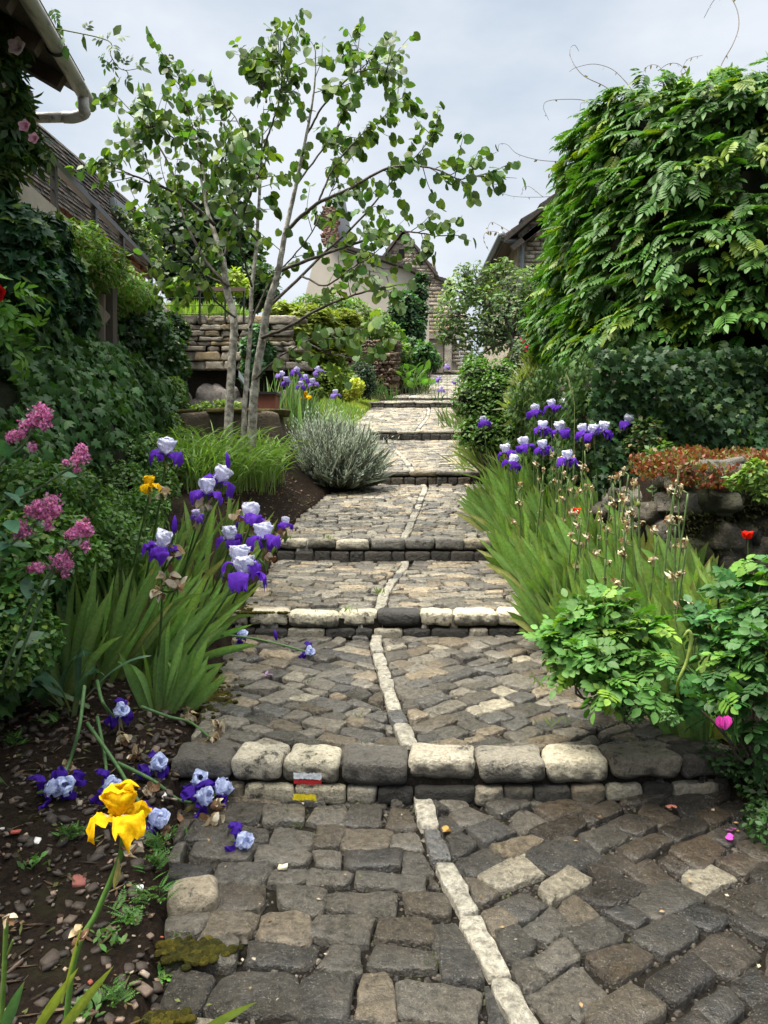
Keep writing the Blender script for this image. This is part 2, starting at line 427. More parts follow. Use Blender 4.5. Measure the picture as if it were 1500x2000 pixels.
M['dark'] = plain('dark_opening', (0.008, 0.007, 0.006), 0.9, 0.2)
M['glass'] = plain('window_glass', (0.05, 0.06, 0.07), 0.1, 0.2)
M['brick'] = vplain('brick', 0.85, 10, 0.6, 50, 0.4)
M['paint'] = vplain('paint', 0.6, 60, 0.5, 90, 0.3)
M['core'] = plain('shade_filler', (0.009, 0.011, 0.005), 0.95, 0.5, 25, 0.8, 30, 0, 0.1)  # near-black filler: the shade deep between leaves put into the colour
# ================================================================== the ground, the paved path, the steps
def grid_mesh(name, xs, ys, zf, mat, kind='structure'):
    X, Y = np.meshgrid(xs, ys); Z = zf(X, Y)
    v = np.stack([X.ravel(), Y.ravel(), Z.ravel()], 1); nx = len(xs)
    i, j = np.meshgrid(np.arange(len(xs) - 1), np.arange(len(ys) - 1)); a = (j * nx + i).ravel()
    mb = MB(); fl = np.stack([a, a + 1, a + nx + 1, a + nx], 1)
    mb.raw(v, fl.ravel(), np.full(len(a), 4), np.ones((len(v), 3)))
    o = mb.build(name, mat); o['kind'] = kind; return o
gx = np.unique(np.round(np.concatenate([[-400, -150, -60, -30, -18, -12, -8], np.arange(-6, -2.2, 0.2), np.arange(-2.2, 2.6, 0.045), np.arange(2.6, 6, 0.25), [7, 9, 12, 18, 30, 60, 150, 400]]), 3))
gy = np.unique(np.round(np.concatenate([[-60, -20, -8, -4, -1], np.arange(0, 9, 0.045), np.arange(9, 14, 0.1), np.arange(14, 34, 0.3), [35, 38, 42, 48, 55, 70, 120, 250, 500]]), 3))
def ground_far(x, y):
    z = ground(x, y)
    fine = (np.abs(x) < 2.5) * (y > 0) * (y < 9)
    return z + fine * 0.012 * hn(x * 3.3 + 5, y * 3.1)
grid_mesh('ground', gx, gy, ground_far, M['soil'])

def clip_poly(poly, n, c):
    """keep the part of poly where n.p <= c"""
    o = []
    for i in range(len(poly)):
        a, b = poly[i], poly[(i + 1) % len(poly)]
        da, db = a @ n - c, b @ n - c
        if da <= 0: o.append(a)
        if (da < 0 < db) or (db < 0 < da): o.append(a + (b - a) * (da / (da - db)))
    return o
def inset(poly, d):
    c = sum(poly) / len(poly); o = []
    n = len(poly)
    for i in range(n):
        a, b, e = poly[i - 1], poly[i], poly[(i + 1) % n]
        e1 = b - a; e2 = e - b
        l1 = np.linalg.norm(e1); l2 = np.linalg.norm(e2)
        if l1 < 1e-5 or l2 < 1e-5: continue
        n1 = np.array([-e1[1], e1[0]]) / l1; n2 = np.array([-e2[1], e2[0]]) / l2
        h = n1 + n2; k = max(0.35, 1 + n1 @ n2)
        o.append(b + h * d / k)
    return o
def area(p):
    return 0.5 * sum(p[i - 1][0] * p[i][1] - p[i][0] * p[i - 1][1] for i in range(len(p)))
def chaikin(p, q=0.11):
    o = []
    for i in range(len(p)):
        a, b = p[i], p[(i + 1) % len(p)]
        o += [a * (1 - q) + b * q, a * q + b * (1 - q)]
    return o
def paver(mb, poly, zf, col, top, joint, g):
    """one worn setting stone from its outline in plan"""
    if area(poly) < 0: poly = poly[::-1]
    poly = inset(poly, joint)
    if len(poly) < 3 or area(poly) < 0.0022: return
    p = np.array([q + g.normal(0, 0.0045, 2) for q in chaikin(poly)])
    # add points on long sides
    q = []
    for i in range(len(p)):
        a, b = p[i], p[(i + 1) % len(p)]
        q.append(a)
        L = np.linalg.norm(b - a)
        if L > 0.06:
            k = int(L / 0.04)
            for s in range(1, k): q.append(a + (b - a) * s / k + g.normal(0, 0.0035, 2))
    p = np.array(q); n = len(p); c = p.mean(0)
    tl = g.normal(0, 0.022, 2); h0 = top + g.normal(0, 0.005)
    def z(xy, dz): return zf(xy[:, 0], xy[:, 1]) + h0 + dz + (xy - c) @ tl
    rings = []
    for sc, dz in ((1.0, -0.06), (1.0, -0.009), (0.975, -0.0025), (0.88, 0.001), (0.6, 0.002)):
        xy = c + (p - c) * sc
        zz = z(xy, dz) + g.normal(0, 0.0016 if sc < 1 else 0.001, n)
        rings.append(np.column_stack([xy, zz]))
    cc = np.array([[c[0], c[1], float(z(c[None], 0.005)[0])]])
    V = np.concatenate(rings + [cc])
    fs = [(k * n + i, k * n + (i + 1) % n, (k + 1) * n + (i + 1) % n, (k + 1) * n + i) for k in range(4) for i in range(n)]
    fs += [(4 * n + i, 4 * n + (i + 1) % n, 5 * n) for i in range(n)]
    mb.add(V, fs, col)
def stone_color(g, tone, wl=0.07):
    u = g.uniform()
    if u < wl: return np.array([0.40, 0.36, 0.28]) * g.uniform(0.65, 1.05) * (1.0 if tone > 0.8 else 0.75)
    if u < wl + 0.2: return np.array([0.19, 0.155, 0.11]) * g.uniform(0.5, 1.6) * tone
    if u < wl + 0.36: return np.array([0.09, 0.086, 0.08]) * g.uniform(0.7, 1.3) * tone
    return np.array([0.13, 0.118, 0.098]) * g.uniform(0.4, 1.75) * tone
CL = [
    [(1030, 2010), (1000, 1960), (935, 1820), (862, 1680), (832, 1600), (822, 1570)],
    [(805, 1468), (765, 1370), (740, 1285), (735, 1262)],
    [(742, 1188), (752, 1155), (792, 1105)],
    [(790, 1050), (812, 1000), (830, 955)],
    [(806, 918), (786, 892), (762, 868)],
    [(815, 840), (835, 815), (838, 800)],
]
CLW = [np.array([atp(*q)[:2] for q in c]) for c in CL]
CLW[0] = np.vstack([CLW[0][0] + (CLW[0][0] - CLW[0][1]) * 6, CLW[0]])
TR = [(-0.4, 3.25)] + [(STEPS[i] + 0.10, STEPS[i + 1]) for i in range(6)] + [(24.6, 31.0)]
ANG = [(-4, 33), (-32, 35), (-6, 12), (8, -20), (-15, 22), (-20, 25), (0, 0), (0, 0)]
TONE = [0.62, 1.1, 1.45, 1.9, 1.9, 1.9, 1.9, 1.9]  # farther treads paler: sky reflection at a flat view put into the colour
pv = MB(); mtr = MB(); line_mb = MB()
gp = np.random.default_rng(5)
for ti, (ya, yb) in enumerate(TR):
    far = ti >= 5
    cl = CLW[ti] if ti < len(CLW) else np.array([[0.7, ya], [0.9 + 0.05 * (yb - ya), yb]])
    cl = cl[np.argsort(cl[:, 1])]
    cx = lambda y: np.interp(y, cl[:, 1], cl[:, 0])
    # the pale line of long stones
    hw = 0.043
    y = ya + 0.02; first = True
    while y < yb - 0.02:
        L = gp.uniform(0.17, 0.30) * (1.0 if ti == 0 else 0.9)
        y2 = min(y + L, yb)
        if y2 - y > 0.06:
            poly = [np.array([cx(y) - hw, y]), np.array([cx(y) + hw, y]), np.array([cx(y2) + hw, y2]), np.array([cx(y2) - hw, y2])]
            col = np.array([0.50, 0.47, 0.40]) * gp.uniform(0.75, 1.05)
            if gp.uniform() < 0.13: col = np.array([0.13, 0.13, 0.13])
            paver(line_mb, poly, lambda a, b: zp(b), col, 0.004, 0.006, gp)
        y = y2
    bow = lambda x: 0.0
    rh = (0.142 if ti == 0 else 0.112) if not far else 0.17
    for side in (0, 1):
        th = R(ANG[ti][side]); e = np.array([math.cos(th), math.sin(th)]); nv = np.array([-e[1], e[0]])
        org = np.array([0.3, ya])
        v = -4.2
        while v < (yb - ya) + 4.2:
            h = gp.uniform(0.75, 1.3) * rh
            u = -4.0 + gp.uniform(0, 0.15)
            while u < 4.0:
                Lx = gp.uniform(0.7, 1.75) * ((0.152 if ti == 0 else 0.135) if not far else 0.2)
                mid = org + e * (u + Lx / 2) + nv * (v + h / 2)
                if -2.3 < mid[0] < 4.2 and ya - 0.2 < mid[1] < yb + 0.2:
                    j = lambda: gp.normal(0, 0.015, 2)
                    poly = [org + e * u + nv * v + j(), org + e * (u + Lx) + nv * v + j(), org + e * (u + Lx) + nv * (v + h) + j(), org + e * u + nv * (v + h) + j()]
                    if gp.uniform() < 0.13:      # a missing corner makes the bond irregular
                        k = gp.integers(4); poly[k] = poly[k] * 0.72 + mid * 0.28
                    # clip against the pale line, the edges and the ends of the tread
                    k = int(np.clip(np.searchsorted(cl[:, 1], mid[1]), 1, len(cl) - 1)); d = cl[k] - cl[k - 1]; nn = np.array([d[1], -d[0]]) / np.linalg.norm(d)
                    if side == 0: poly = clip_poly(poly, nn, nn @ cl[k] - hw)
                    else: poly = clip_poly(poly, -nn, -(nn @ cl[k]) - hw)
                    if len(poly) > 2: poly = clip_poly(poly, np.array([0, 1.0]), yb)
                    if len(poly) > 2: poly = clip_poly(poly, np.array([0, -1.0]), -ya)
                    lo = xl(mid[1]) - gp.uniform(0.0, 0.05); hi = xr(mid[1]) + 0.18
                    if len(poly) > 2: poly = clip_poly(poly, np.array([-1.0, 0]), -lo)
                    if len(poly) > 2: poly = clip_poly(poly, np.array([1.0, 0]), hi)
                    if len(poly) > 2:
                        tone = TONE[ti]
                        if ti == 0: tone = 0.40 + 0.20 * float(sm((mid[1] - 1.2) / 1.2)) - 0.36 * float(sm((mid[0] - 0.35) / 0.6))  # darker to the right: wet stone, plus overhead shade put into the colour
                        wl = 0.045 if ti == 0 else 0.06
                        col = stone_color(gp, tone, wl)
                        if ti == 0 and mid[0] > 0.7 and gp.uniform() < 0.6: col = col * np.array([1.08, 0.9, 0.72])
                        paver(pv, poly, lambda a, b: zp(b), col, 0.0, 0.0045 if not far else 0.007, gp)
                u += Lx
            v += h
    # mortar bed
    ys = np.arange(ya - 0.02, yb + 0.001, 0.08 if not far else 0.4); ys = np.append(ys, yb)
    for a, b in zip(ys[:-1], ys[1:]):
        V = []
        for yy in (a, b):
            yq = min(max(yy, ya + 0.001), yb - 0.0005)
            for s in np.linspace(0, 1, 9):
                x_ = (xl(yy) - 0.05) * (1 - s) + (xr(yy) + 0.2) * s
                V.append((x_, yy, zp(yq) - 0.026 - (0.03 if s in (0, 1) else 0)))
        mtr.add(V, [(i, i + 1, i + 10, i + 9) for i in range(8)])
gb = np.random.default_rng(17); n = 42000
yq = 0.6 + 11.5 * gb.uniform(0, 1, n) ** 1.5; xq = xl(yq) + (xr(yq) + 0.1 - xl(yq)) * gb.uniform(0, 1, n)
sz = 0.0035 + 0.006 * gb.uniform(0, 1, n) ** 2
GRIT = np.array([(-1, -1, -.4), (1, -1, -.4), (1, 1, -.4), (-1, 1, -.4), (-.5, -.5, .5), (.6, -.5, .5), (.5, .6, .5), (-.5, .5, .5)], float)
an = gb.uniform(0, 3.1, n); V = GRIT[None] * sz[:, None, None] * gb.uniform(0.6, 1.4, (n, 1, 3)); cs, sn = np.cos(an)[:, None], np.sin(an)[:, None]
V = np.stack([V[..., 0] * cs - V[..., 1] * sn, V[..., 0] * sn + V[..., 1] * cs, V[..., 2]], -1) + np.stack([xq, yq, zp(yq) - 0.0225], -1)[:, None]
fl = np.array([4, 5, 6, 7, 0, 1, 5, 4, 1, 2, 6, 5, 2, 3, 7, 6, 3, 0, 4, 7]); pal = np.array([(0.03, 0.024, 0.018), (0.06, 0.05, 0.038), (0.015, 0.012, 0.01), (0.13, 0.11, 0.085), (0.035, 0.04, 0.012)])
grit = MB(); grit.raw(V.reshape(-1, 3), (fl[None] + 8 * np.arange(n)[:, None]).ravel(), np.full(5 * n, 4), np.repeat(pal[gb.choice(5, n, p=[.34, .24, .24, .06, .12])], 8, 0))
root = empty('path', (0, 0, 0)); root['kind'] = 'structure'
o_ = part(grit, 'joint_grit', M['debris'], root, False); o_['kind'] = 'stuff'
part(mtr, 'mortar_bed', M['mortar'], root); part(pv, 'paving', M['cobble'], root); part(line_mb, 'centre_line', M['cobble'], root)

WHITE = (0.74, 0.68, 0.53); OFFW = (0.62, 0.57, 0.46); DARK = (0.13, 0.12, 0.105); GREY = (0.22, 0.21, 0.19); MID = (0.34, 0.31, 0.25); BLACK = (0.03, 0.027, 0.022)
gk = np.random.default_rng(8)
def kerb_step(i, xs_px, cols, bow, h, depth=0.17, low=True, lowcols=(OFFW, BLACK, BLACK, MID, BLACK), marked=None):
    """a riser: a course of rounded kerb stones over a lower course of thinner stones"""
    y0 = STEPS[i]; z1 = float(zp(y0 + 0.001)); z0 = float(zp(y0 - 0.001))
    xs = [(p - 750) / F * y0 for p in xs_px]
    xc = (xs[0] + xs[-1]) / 2; hw = (xs[-1] - xs[0]) / 2
    by = lambda x: y0 - bow * (1 - ((x - xc) / hw) ** 2)
    s = MB()
    hh = h / 2
    for k in range(len(xs) - 1):
        a, b = xs[k] + 0.004, xs[k + 1] - 0.004; m = (a + b) / 2
        rz = math.atan2(by(b) - by(a), b - a)
        hk = hh * gk.uniform(0.93, 1.07)
        block(s, (m, by(m) + depth / 2 + gk.normal(0, 0.006), z1 - hk + 0.012 + gk.normal(0, 0.004)), ((b - a) / 2, depth / 2 * gk.uniform(0.95, 1.08), hk), 0.032 if y0 < 6 else 0.022, np.array(cols[k]) * gk.uniform(0.9, 1.08), rz, 9 if y0 < 6 else 5, 0.006, 0.02, gk)
        if y0 < 8:       # black algae on the foot of some stones, with a ragged upper edge
            vv = s.v[-1]; zt_ = vv[:, 2].max() - vv[:, 2].min(); lim = vv[:, 2].min() + zt_ * (gk.uniform(0.0, 0.62) + 0.13 * np.sin(vv[:, 0] * 61 + k) + 0.1 * np.sin(vv[:, 0] * 137 + 2 * k))
            s.c[-1] = np.where((vv[:, 2] < lim)[:, None], s.c[-1] * 0.22, s.c[-1])
    root = empty('stone_step', (xc, y0, z0)); root['kind'] = 'structure'
    part(s, 'kerb', M['kerb'], root)
    if low:
        l = MB(); x = xs[0]; ht = max(0.05, (z1 - z0 - h) * 0.95); n = 0
        while x < xs[-1]:
            L = gk.uniform(0.12, 0.26); x2 = min(x + L, xs[-1]); col = np.array(lowcols[n % len(lowcols)]) * gk.uniform(0.8, 1.2)
            if marked and x < marked[0] < x2 + 0.02: x2 = x + 0.22; col = np.array((0.5, 0.45, 0.34))
            if x2 - x > 0.05:
                m = (x + x2) / 2
                block(l, (m, by(m) + 0.06 + gk.normal(0, 0.008), z0 + ht / 2 - 0.012), ((x2 - x) / 2 - 0.003, 0.075, ht / 2 + 0.012), 0.018, col, math.atan2(by(x2) - by(x), x2 - x), 6, 0.004, 0.01, gk)
            x = x2; n += 1
        part(l, 'lower_course', M['kerb'], root)
    # dark mortar behind and between the stones
    mb = MB(); q = np.linspace(0, 1, 13)
    for a, b in zip(q[:-1], q[1:]):
        xa, xb = xs[0] * (1 - a) + xs[-1] * a, xs[0] * (1 - b) + xs[-1] * b
        V = [(xa, by(xa) + 0.03, z0 - 0.1), (xb, by(xb) + 0.03, z0 - 0.1), (xb, by(xb) + 0.03, z1 - 0.035), (xa, by(xa) + 0.03, z1 - 0.035), (xa, y0 + depth + 0.12, z1 - 0.035), (xb, y0 + depth + 0.12, z1 - 0.035)]
        mb.add(V, [(0, 1, 2, 3), (3, 2, 5, 4)])
    part(mb, 'mortar', M['mortar'], root, False)
    return root, by, z0, z1
s1, by1, z10, z11 = kerb_step(0, [322, 447, 552, 665, 800, 936, 1072, 1196, 1338, 1440], [DARK, OFFW, WHITE, DARK, OFFW, (0.40, 0.37, 0.31), WHITE, (0.26, 0.23, 0.18), (0.09, 0.08, 0.07)], 0.07, 0.105, 0.19,
                              lowcols=[BLACK, (0.2, 0.17, 0.12), (0.36, 0.33, 0.26), BLACK, MID, BLACK, BLACK, (0.36, 0.32, 0.25), (0.08, 0.07, 0.05)], marked=((585 - 750) / F * 3.25, 0))
kerb_step(1, [440, 482, 562, 660, 738, 822, 888, 976, 1072], [MID, WHITE, WHITE, WHITE, (0.075, 0.072, 0.07), WHITE, WHITE, WHITE], 0.03, 0.10, 0.17, lowcols=[BLACK, BLACK, MID, BLACK, BLACK, MID])
kerb_step(2, [540, 600, 655, 722, 792, 850, 905, 975, 1005], [OFFW, MID, OFFW, GREY, GREY, GREY, (0.4, 0.35, 0.26), BLACK], 0.05, 0.10, 0.17, lowcols=[BLACK, (0.06, 0.05, 0.04)])
kerb_step(3, [655, 700, 750, 800, 850, 900, 945, 975], [GREY, MID, GREY, (0.16, 0.13, 0.08), GREY, GREY, DARK], 0.09, 0.07, 0.17, lowcols=[BLACK, (0.05, 0.04, 0.03), (0.08, 0.06, 0.035)])
kerb_step(4, [672, 705, 740, 775, 815, 850, 885, 915, 940], [MID, OFFW, MID, OFFW, MID, MID, (0.3, 0.25, 0.18), DARK], 0.13, 0.06, 0.18, lowcols=[BLACK])
kerb_step(5, [720, 750, 780, 810, 845, 880], [GREY, OFFW, GREY, MID, GREY], 0.1, 0.06, 0.18, lowcols=[BLACK])
kerb_step(6, [765, 800, 840, 880], [GREY, MID, GREY], 0.05, 0.05, 0.18, lowcols=[BLACK])
# the trail marks painted on the first step: white over red, and yellow below
def painted(name, px0, px1, z_lo, z_hi, col, dy, z_in=0.0):
    mb = MB(); xs = [(q - 750) / F * STEPS[0] for q in (px0, px1)]; nx, nz = 18, 5
    V = []
    for k in range(nz + 1):
        for j in range(nx + 1):
            x = xs[0] + (xs[1] - xs[0]) * j / nx; zz = z_lo + (z_hi - z_lo) * k / nz
            if j in (0, nx): x += gk.normal(0, 0.0018)
            if k in (0, nz): zz += gk.normal(0, 0.0016)
            V.append((x, dy(x, zz), zz))
    mb.add(V, [(k * (nx + 1) + j, k * (nx + 1) + j + 1, (k + 1) * (nx + 1) + j + 1, (k + 1) * (nx + 1) + j) for k in range(nz) for j in range(nx)], col)
    return part(mb, name, M['paint'], s1)

# ================================================================== walls built of real stones
def stone_face(mb, org, ux, W, zlo, zhi, inside, cw=(0.22, 0.5), ch=(0.11, 0.2), depth=0.06, pal=None, g=rng, n=3, r=0.02, jit=0.008, noise_=0.006):
    """courses of stones on the vertical plane org + u*ux; inside(u,z) says whether a stone centre belongs to the wall"""
    ux = nrm(np.asarray(ux, float)); uy = np.array([-ux[1], ux[0], 0.0])
    z = zlo
    while z < zhi:
        h = g.uniform(*ch); u = -g.uniform(0, 0.3)
        while u < W:
            L = g.uniform(*cw)
            m = u + L / 2
            if inside(m, z + h / 2):
                col = np.array(pal[g.integers(len(pal))]) * g.uniform(0.75, 1.2)
                c = np.asarray(org) + ux * m + uy * g.normal(0, jit) + np.array([0, 0, z + h / 2])
                block(mb, c, (L / 2 - 0.007, depth, h / 2 - 0.006), r, col, 0, n, noise_, 0.0, g, ux, uy)
            u += L
        z += h
LIME = [(0.52, 0.45, 0.34), (0.46, 0.39, 0.29), (0.40, 0.34, 0.26), (0.56, 0.50, 0.40), (0.48, 0.37, 0.24), (0.33, 0.28, 0.22)]
OLD = [(0.36, 0.31, 0.25), (0.28, 0.24, 0.19), (0.2, 0.17, 0.14), (0.42, 0.36, 0.28), (0.33, 0.25, 0.15)]

# back retaining wall below the terrace
gw = np.random.default_rng(21)
bw = empty('stone_wall', P(410, 800, 13.0), 'coursed limestone retaining wall below the black terrace railing', 'wall')
mb = MB(); x0 = P(325, 700, 13)[0]; x1 = P(560, 700, 13)[0]
zb = P(400, 718, 13)[2]; zt = P(400, 628, 13)[2]
stone_face(mb, (x0, 13.0, 0), (1, 0, 0), x1 - x0, zb - 0.05, zt, lambda u, z: True, (0.14, 0.5), (0.06, 0.17), 0.09, OLD, gw, 5, 0.016, 0.016, 0.012)
part(mb, 'masonry', M['stone'], bw)
mb = MB(); box(mb, (x0, 13.03, 1.5), (x1, 13.35, zt - 0.03)); part(mb, 'mortar_core', M['mortar'], bw, False)
mb = MB()
for k in range(9):
    x = x0 - 0.05 + (x1 - x0 + 0.1) * k / 8; block(mb, (x, 12.97, 2.0 + gw.uniform(-0.1, 0.2)), (gw.uniform(0.2, 0.32), 0.16, gw.uniform(0.45, 0.62)), 0.12, np.array((0.24, 0.21, 0.19)) * gw.uniform(0.7, 1.2), gw.normal(0, 0.2), 8, 0.05, 0.05, gw)
part(mb, 'rock_base', M['stone'], bw)
mb = MB(); stone_face(mb, (x0, 13.08, 0), (1, 0, 0), x1 - x0, zt - 0.02, zt + 0.03, lambda u, z: True, (0.3, 0.6), (0.06, 0.07), 0.16, OLD, gw, 4, 0.02, 0.005, 0.006)
part(mb, 'coping', M['stone'], bw)

# left terrace wall that carries the ivy, its parapet and the black handrail
A = P(40, 252, 6.2); B = P(305, 528, 11.5)
dirA = nrm((B - A) * np.array([1, 1, 0])); lftA = np.array([-dirA[1], dirA[0], 0])
tw = empty('terrace_wall', (A[0], A[1], 2.5), 'plastered terrace wall and sloping edge under the black handrail, hung with ivy', 'wall')
mb = MB()
def strip_wall(mb, y0, y1, zlo, ztop, thick, off=0.0, n=12, col=(1, 1, 1)):
    for k in range(n):
        p = [A + (B - A) * ((y - A[1]) / (B[1] - A[1])) for y in (y0 + (y1 - y0) * k / n, y0 + (y1 - y0) * (k + 1) / n)]
        V = []
        for q in p:
            for o_ in (off, off + thick):
                for z in (zlo, q[2] + ztop): V.append((q[0] + lftA[0] * o_, q[1] + lftA[1] * o_, z))
        mb.add(V, [(0, 4, 5, 1), (1, 5, 7, 3), (2, 3, 7, 6)], col)
        if k == 0: mb.add(V, [(0, 1, 3, 2)], col)
        if k == n - 1: mb.add(V, [(4, 6, 7, 5)], col)
strip_wall(mb, 4.6, 13.1, 1.4, -0.52, 0.35, 0.03); part(mb, 'wall_body', M['old_plaster'], tw, False)
mb = MB(); strip_wall(mb, 4.6, 11.9, 3.2, -0.40, 0.42, -0.03); part(mb, 'coping', M['old_plaster'], tw, False)
mb = MB(); stone_face(mb, (B[0] - lftA[0] * 0.02, B[1], 0), dirA, 1.5, 2.2, B[2] - 0.5, lambda u, z: True, (0.2, 0.4), (0.1, 0.18), 0.08, LIME, gw, 3)
part(mb, 'masonry', M['stone'], tw)

hr = empty('handrail', A, 'black metal handrail with thin wires along the top of the left terrace', 'railing')
mb = MB(); bar(mb, A + (A - B) * 0.25, B, 0.07, 0.06); part(mb, 'rail', M['black_metal'], hr, False)
for px, py in ((123, 340), (198, 418), (250, 470), (303, 528)):
    t = None
    best = min(np.linspace(0, 1, 400), key=lambda t_: abs((A + (B - A) * t_)[0] / (A + (B - A) * t_)[1] * F * 0.998 + 750 - px))
    q = A + (B - A) * best; mb = MB(); bar(mb, q - np.array([0, 0, 0.43 if px < 300 else 0.75]), q, 0.05, 0.05); part(mb, 'post', M['black_metal'], hr, False)
for dz in (0.12, 0.24):
    mb = MB(); tube(mb, [A - np.array([0, 0, dz]) + (A - B) * 0.2, B - np.array([0, 0, dz])], 0.008, 5); part(mb, 'wire', M['black_metal'], hr)
# timber post and brace in front of the terrace wall
tp = empty('timber_post', P(212, 716, 8.0), 'weathered square timber post with slanting brace standing in the left ivy', 'post')
mb = MB(); q = P(212, 716, 8.0); bar(mb, q - np.array([0, 0, 0.5]), P(212, 560, 8.0), 0.13, 0.13); part(mb, 'post', M['timber'], tp, False)
mb = MB(); bar(mb, P(199, 730, 7.9), P(199, 575, 7.9), 0.06, 0.05); part(mb, 'batten', M['pale_timber'], tp, False)
mb = MB(); bar(mb, P(130, 545, 7.6), P(206, 628, 7.93), 0.07, 0.14); part(mb, 'brace', M['pale_timber'], tp, False)

# railing on the back wall
rl = empty('railing', P(305, 600, 12.9), 'wooden topped railing with black uprights above the stone back wall', 'railing')
a = P(303, 563, 12.9); b = P(478, 566, 12.9)
mb = MB(); bar(mb, a, b, 0.08, 0.065); part(mb, 'rail', M['rail_wood'], rl, False)
for px in (306, 345, 390, 440, 476):
    mb = MB(); bar(mb, P(px, 630, 12.9), P(px, 566, 12.9), 0.028, 0.028); part(mb, 'upright', M['black_metal'], rl, False)
for py in (582, 597, 613):
    mb = MB(); tube(mb, [P(303, py, 12.9), P(478, py, 12.9)], 0.009, 5); part(mb, 'crossbar', M['black_metal'], rl)

# ================================================================== near house, upper left
H = empty('house', (-3.3, 4.5, 3.5), 'near house with dark timber eaves and white gutter at the upper left', 'house')
ge = P(168, 190, 6.0); gs = P(50, 2, 4.7); gs[2] = ge[2]
gd = nrm(ge - gs); gs2 = gs - gd * 3.2
left = np.array([-gd[1], gd[0], 0])
mb = MB()
# half-round gutter
n = 10; V = []
for p in (gs2, ge):
    for r_ in (0.055, 0.048):
        for k in range(n + 1):
            an = math.pi + math.pi * k / n
            V.append(p + left * (-math.cos(an)) * r_ + np.array([0, 0, math.sin(an) * r_]))
m_ = n + 1; fs = []
for k in range(n):
    fs += [(k, k + 1, 2 * m_ + k + 1, 2 * m_ + k), (m_ + k, 3 * m_ + k, 3 * m_ + k + 1, m_ + k + 1), (2 * m_ + k, 2 * m_ + k + 1, 3 * m_ + k + 1, 3 * m_ + k)]
fs += [(0, 2 * m_, 3 * m_, m_), (n, m_ + n, 3 * m_ + n, 2 * m_ + n)]
mb.add(V, fs); gut = part(mb, 'gutter', M['gutter'], H)
mb = MB()
for t in np.linspace(0, 1, 8):
    q = gs2 * (1 - t) + ge * t; tube(mb, [q - gd * 0.02 - np.array([0, 0, 0.0]), q + gd * 0.02], 0.072, 14)
mb2 = part(mb, 'gutter_joint', M['gutter'], gut) if False else None
for t in (0.5, 0.68, 0.84):
    mb = MB(); q = gs2 * (1 - t) + ge * t
    pts = [q + left * (-math.cos(an)) * 0.059 + np.array([0, 0, math.sin(an) * 0.059]) for an in np.linspace(math.pi * 0.97, 2.03 * math.pi, 12)]
    tube(mb, pts, 0.012, 6); part(mb, 'bracket', M['black_metal'], gut)
dp = [ge + np.array([0, 0, -0.03]) - gd * 0.08, ge + np.array([0, 0, -0.09]) - gd * 0.08]
e2 = P(160, 229, 5.95); e3 = P(30, 231, 5.95)
mb = MB(); tube(mb, smooth_line([dp[0], dp[1] + [0, 0, -0.02], e2 + [0.02, 0, 0.03], e2 + [-0.06, 0, 0], e2 + [-0.14, 0, 0]], 20), 0.042, 12); part(mb, 'elbow', M['gutter'], H)
mb = MB(); tube(mb, [e2 + [-0.12, 0, 0], e3 + [-0.05, 0, 0]], 0.037, 12); tube(mb, smooth_line([e3 + [-0.05, 0, 0], e3 + [-0.12, 0, -0.05], e3 + [-0.13, 0, -0.3]], 8), 0.037, 12)
part(mb, 'downpipe', M['gutter'], H)
# soffit and roof: a sloping slab from the gutter up over the wall
mb = MB(); sl = 0.55
V = []
for p in (gs2, ge - gd * 0.1):
    for o_, dz in ((0.04, -0.02), (2.6, 2.6 * sl), (2.6, 2.6 * sl + 0.16), (-0.02, 0.08)): V.append(p + left * o_ + np.array([0, 0, dz]))
mb.add(V, [(0, 1, 5, 4), (3, 7, 6, 2), (0, 4, 7, 3), (4, 5, 6, 7), (0, 3, 2, 1), (1, 2, 6, 5)])
part(mb, 'roof', M['timber'], H, False)
for t in np.linspace(0.3, 0.97, 7):
    mb = MB(); q = gs2 * (1 - t) + (ge - gd * 0.2) * t; bar(mb, q + left * 0.08 + [0, 0, -0.06], q + left * 1.6 + [0, 0, 1.6 * sl - 0.11], 0.08, 0.1); part(mb, 'rafter', M['timber'], H, False)
mb = MB(); box(mb, (-4.2, -3.2, 0.5), (0, -0.02, ge[2] + 0.28), (1, 1, 1), gd, -left * -1.0, ge + left * 0.0 - np.array([0, 0, ge[2]])) if False else None
wp = P(34, 300, 5.9)
for_w = []
wa = wp - gd * 4.0; wb = wp
V = []
for p in (wa, wb):
    for o_, z in ((0, 0.8), (0, ge[2] + 0.16), (2.2, ge[2] + 1.3), (2.2, 0.8)): V.append((p[0] + left[0] * o_, p[1] + left[1] * o_, z))
mb = MB(); mb.add(V, [(0, 4, 5, 1), (4, 7, 6, 5), (3, 2, 6, 7), (0, 1, 2, 3), (1, 5, 6, 2)]); part(mb, 'wall', M['old_plaster'], H, False)
mb = MB(); bar(mb, P(36, 212, 5.8) + left * 0.5, P(40, 196, 5.8) - left * 0.08, 0.12, 0.16); part(mb, 'beam', M['timber'], H, False)

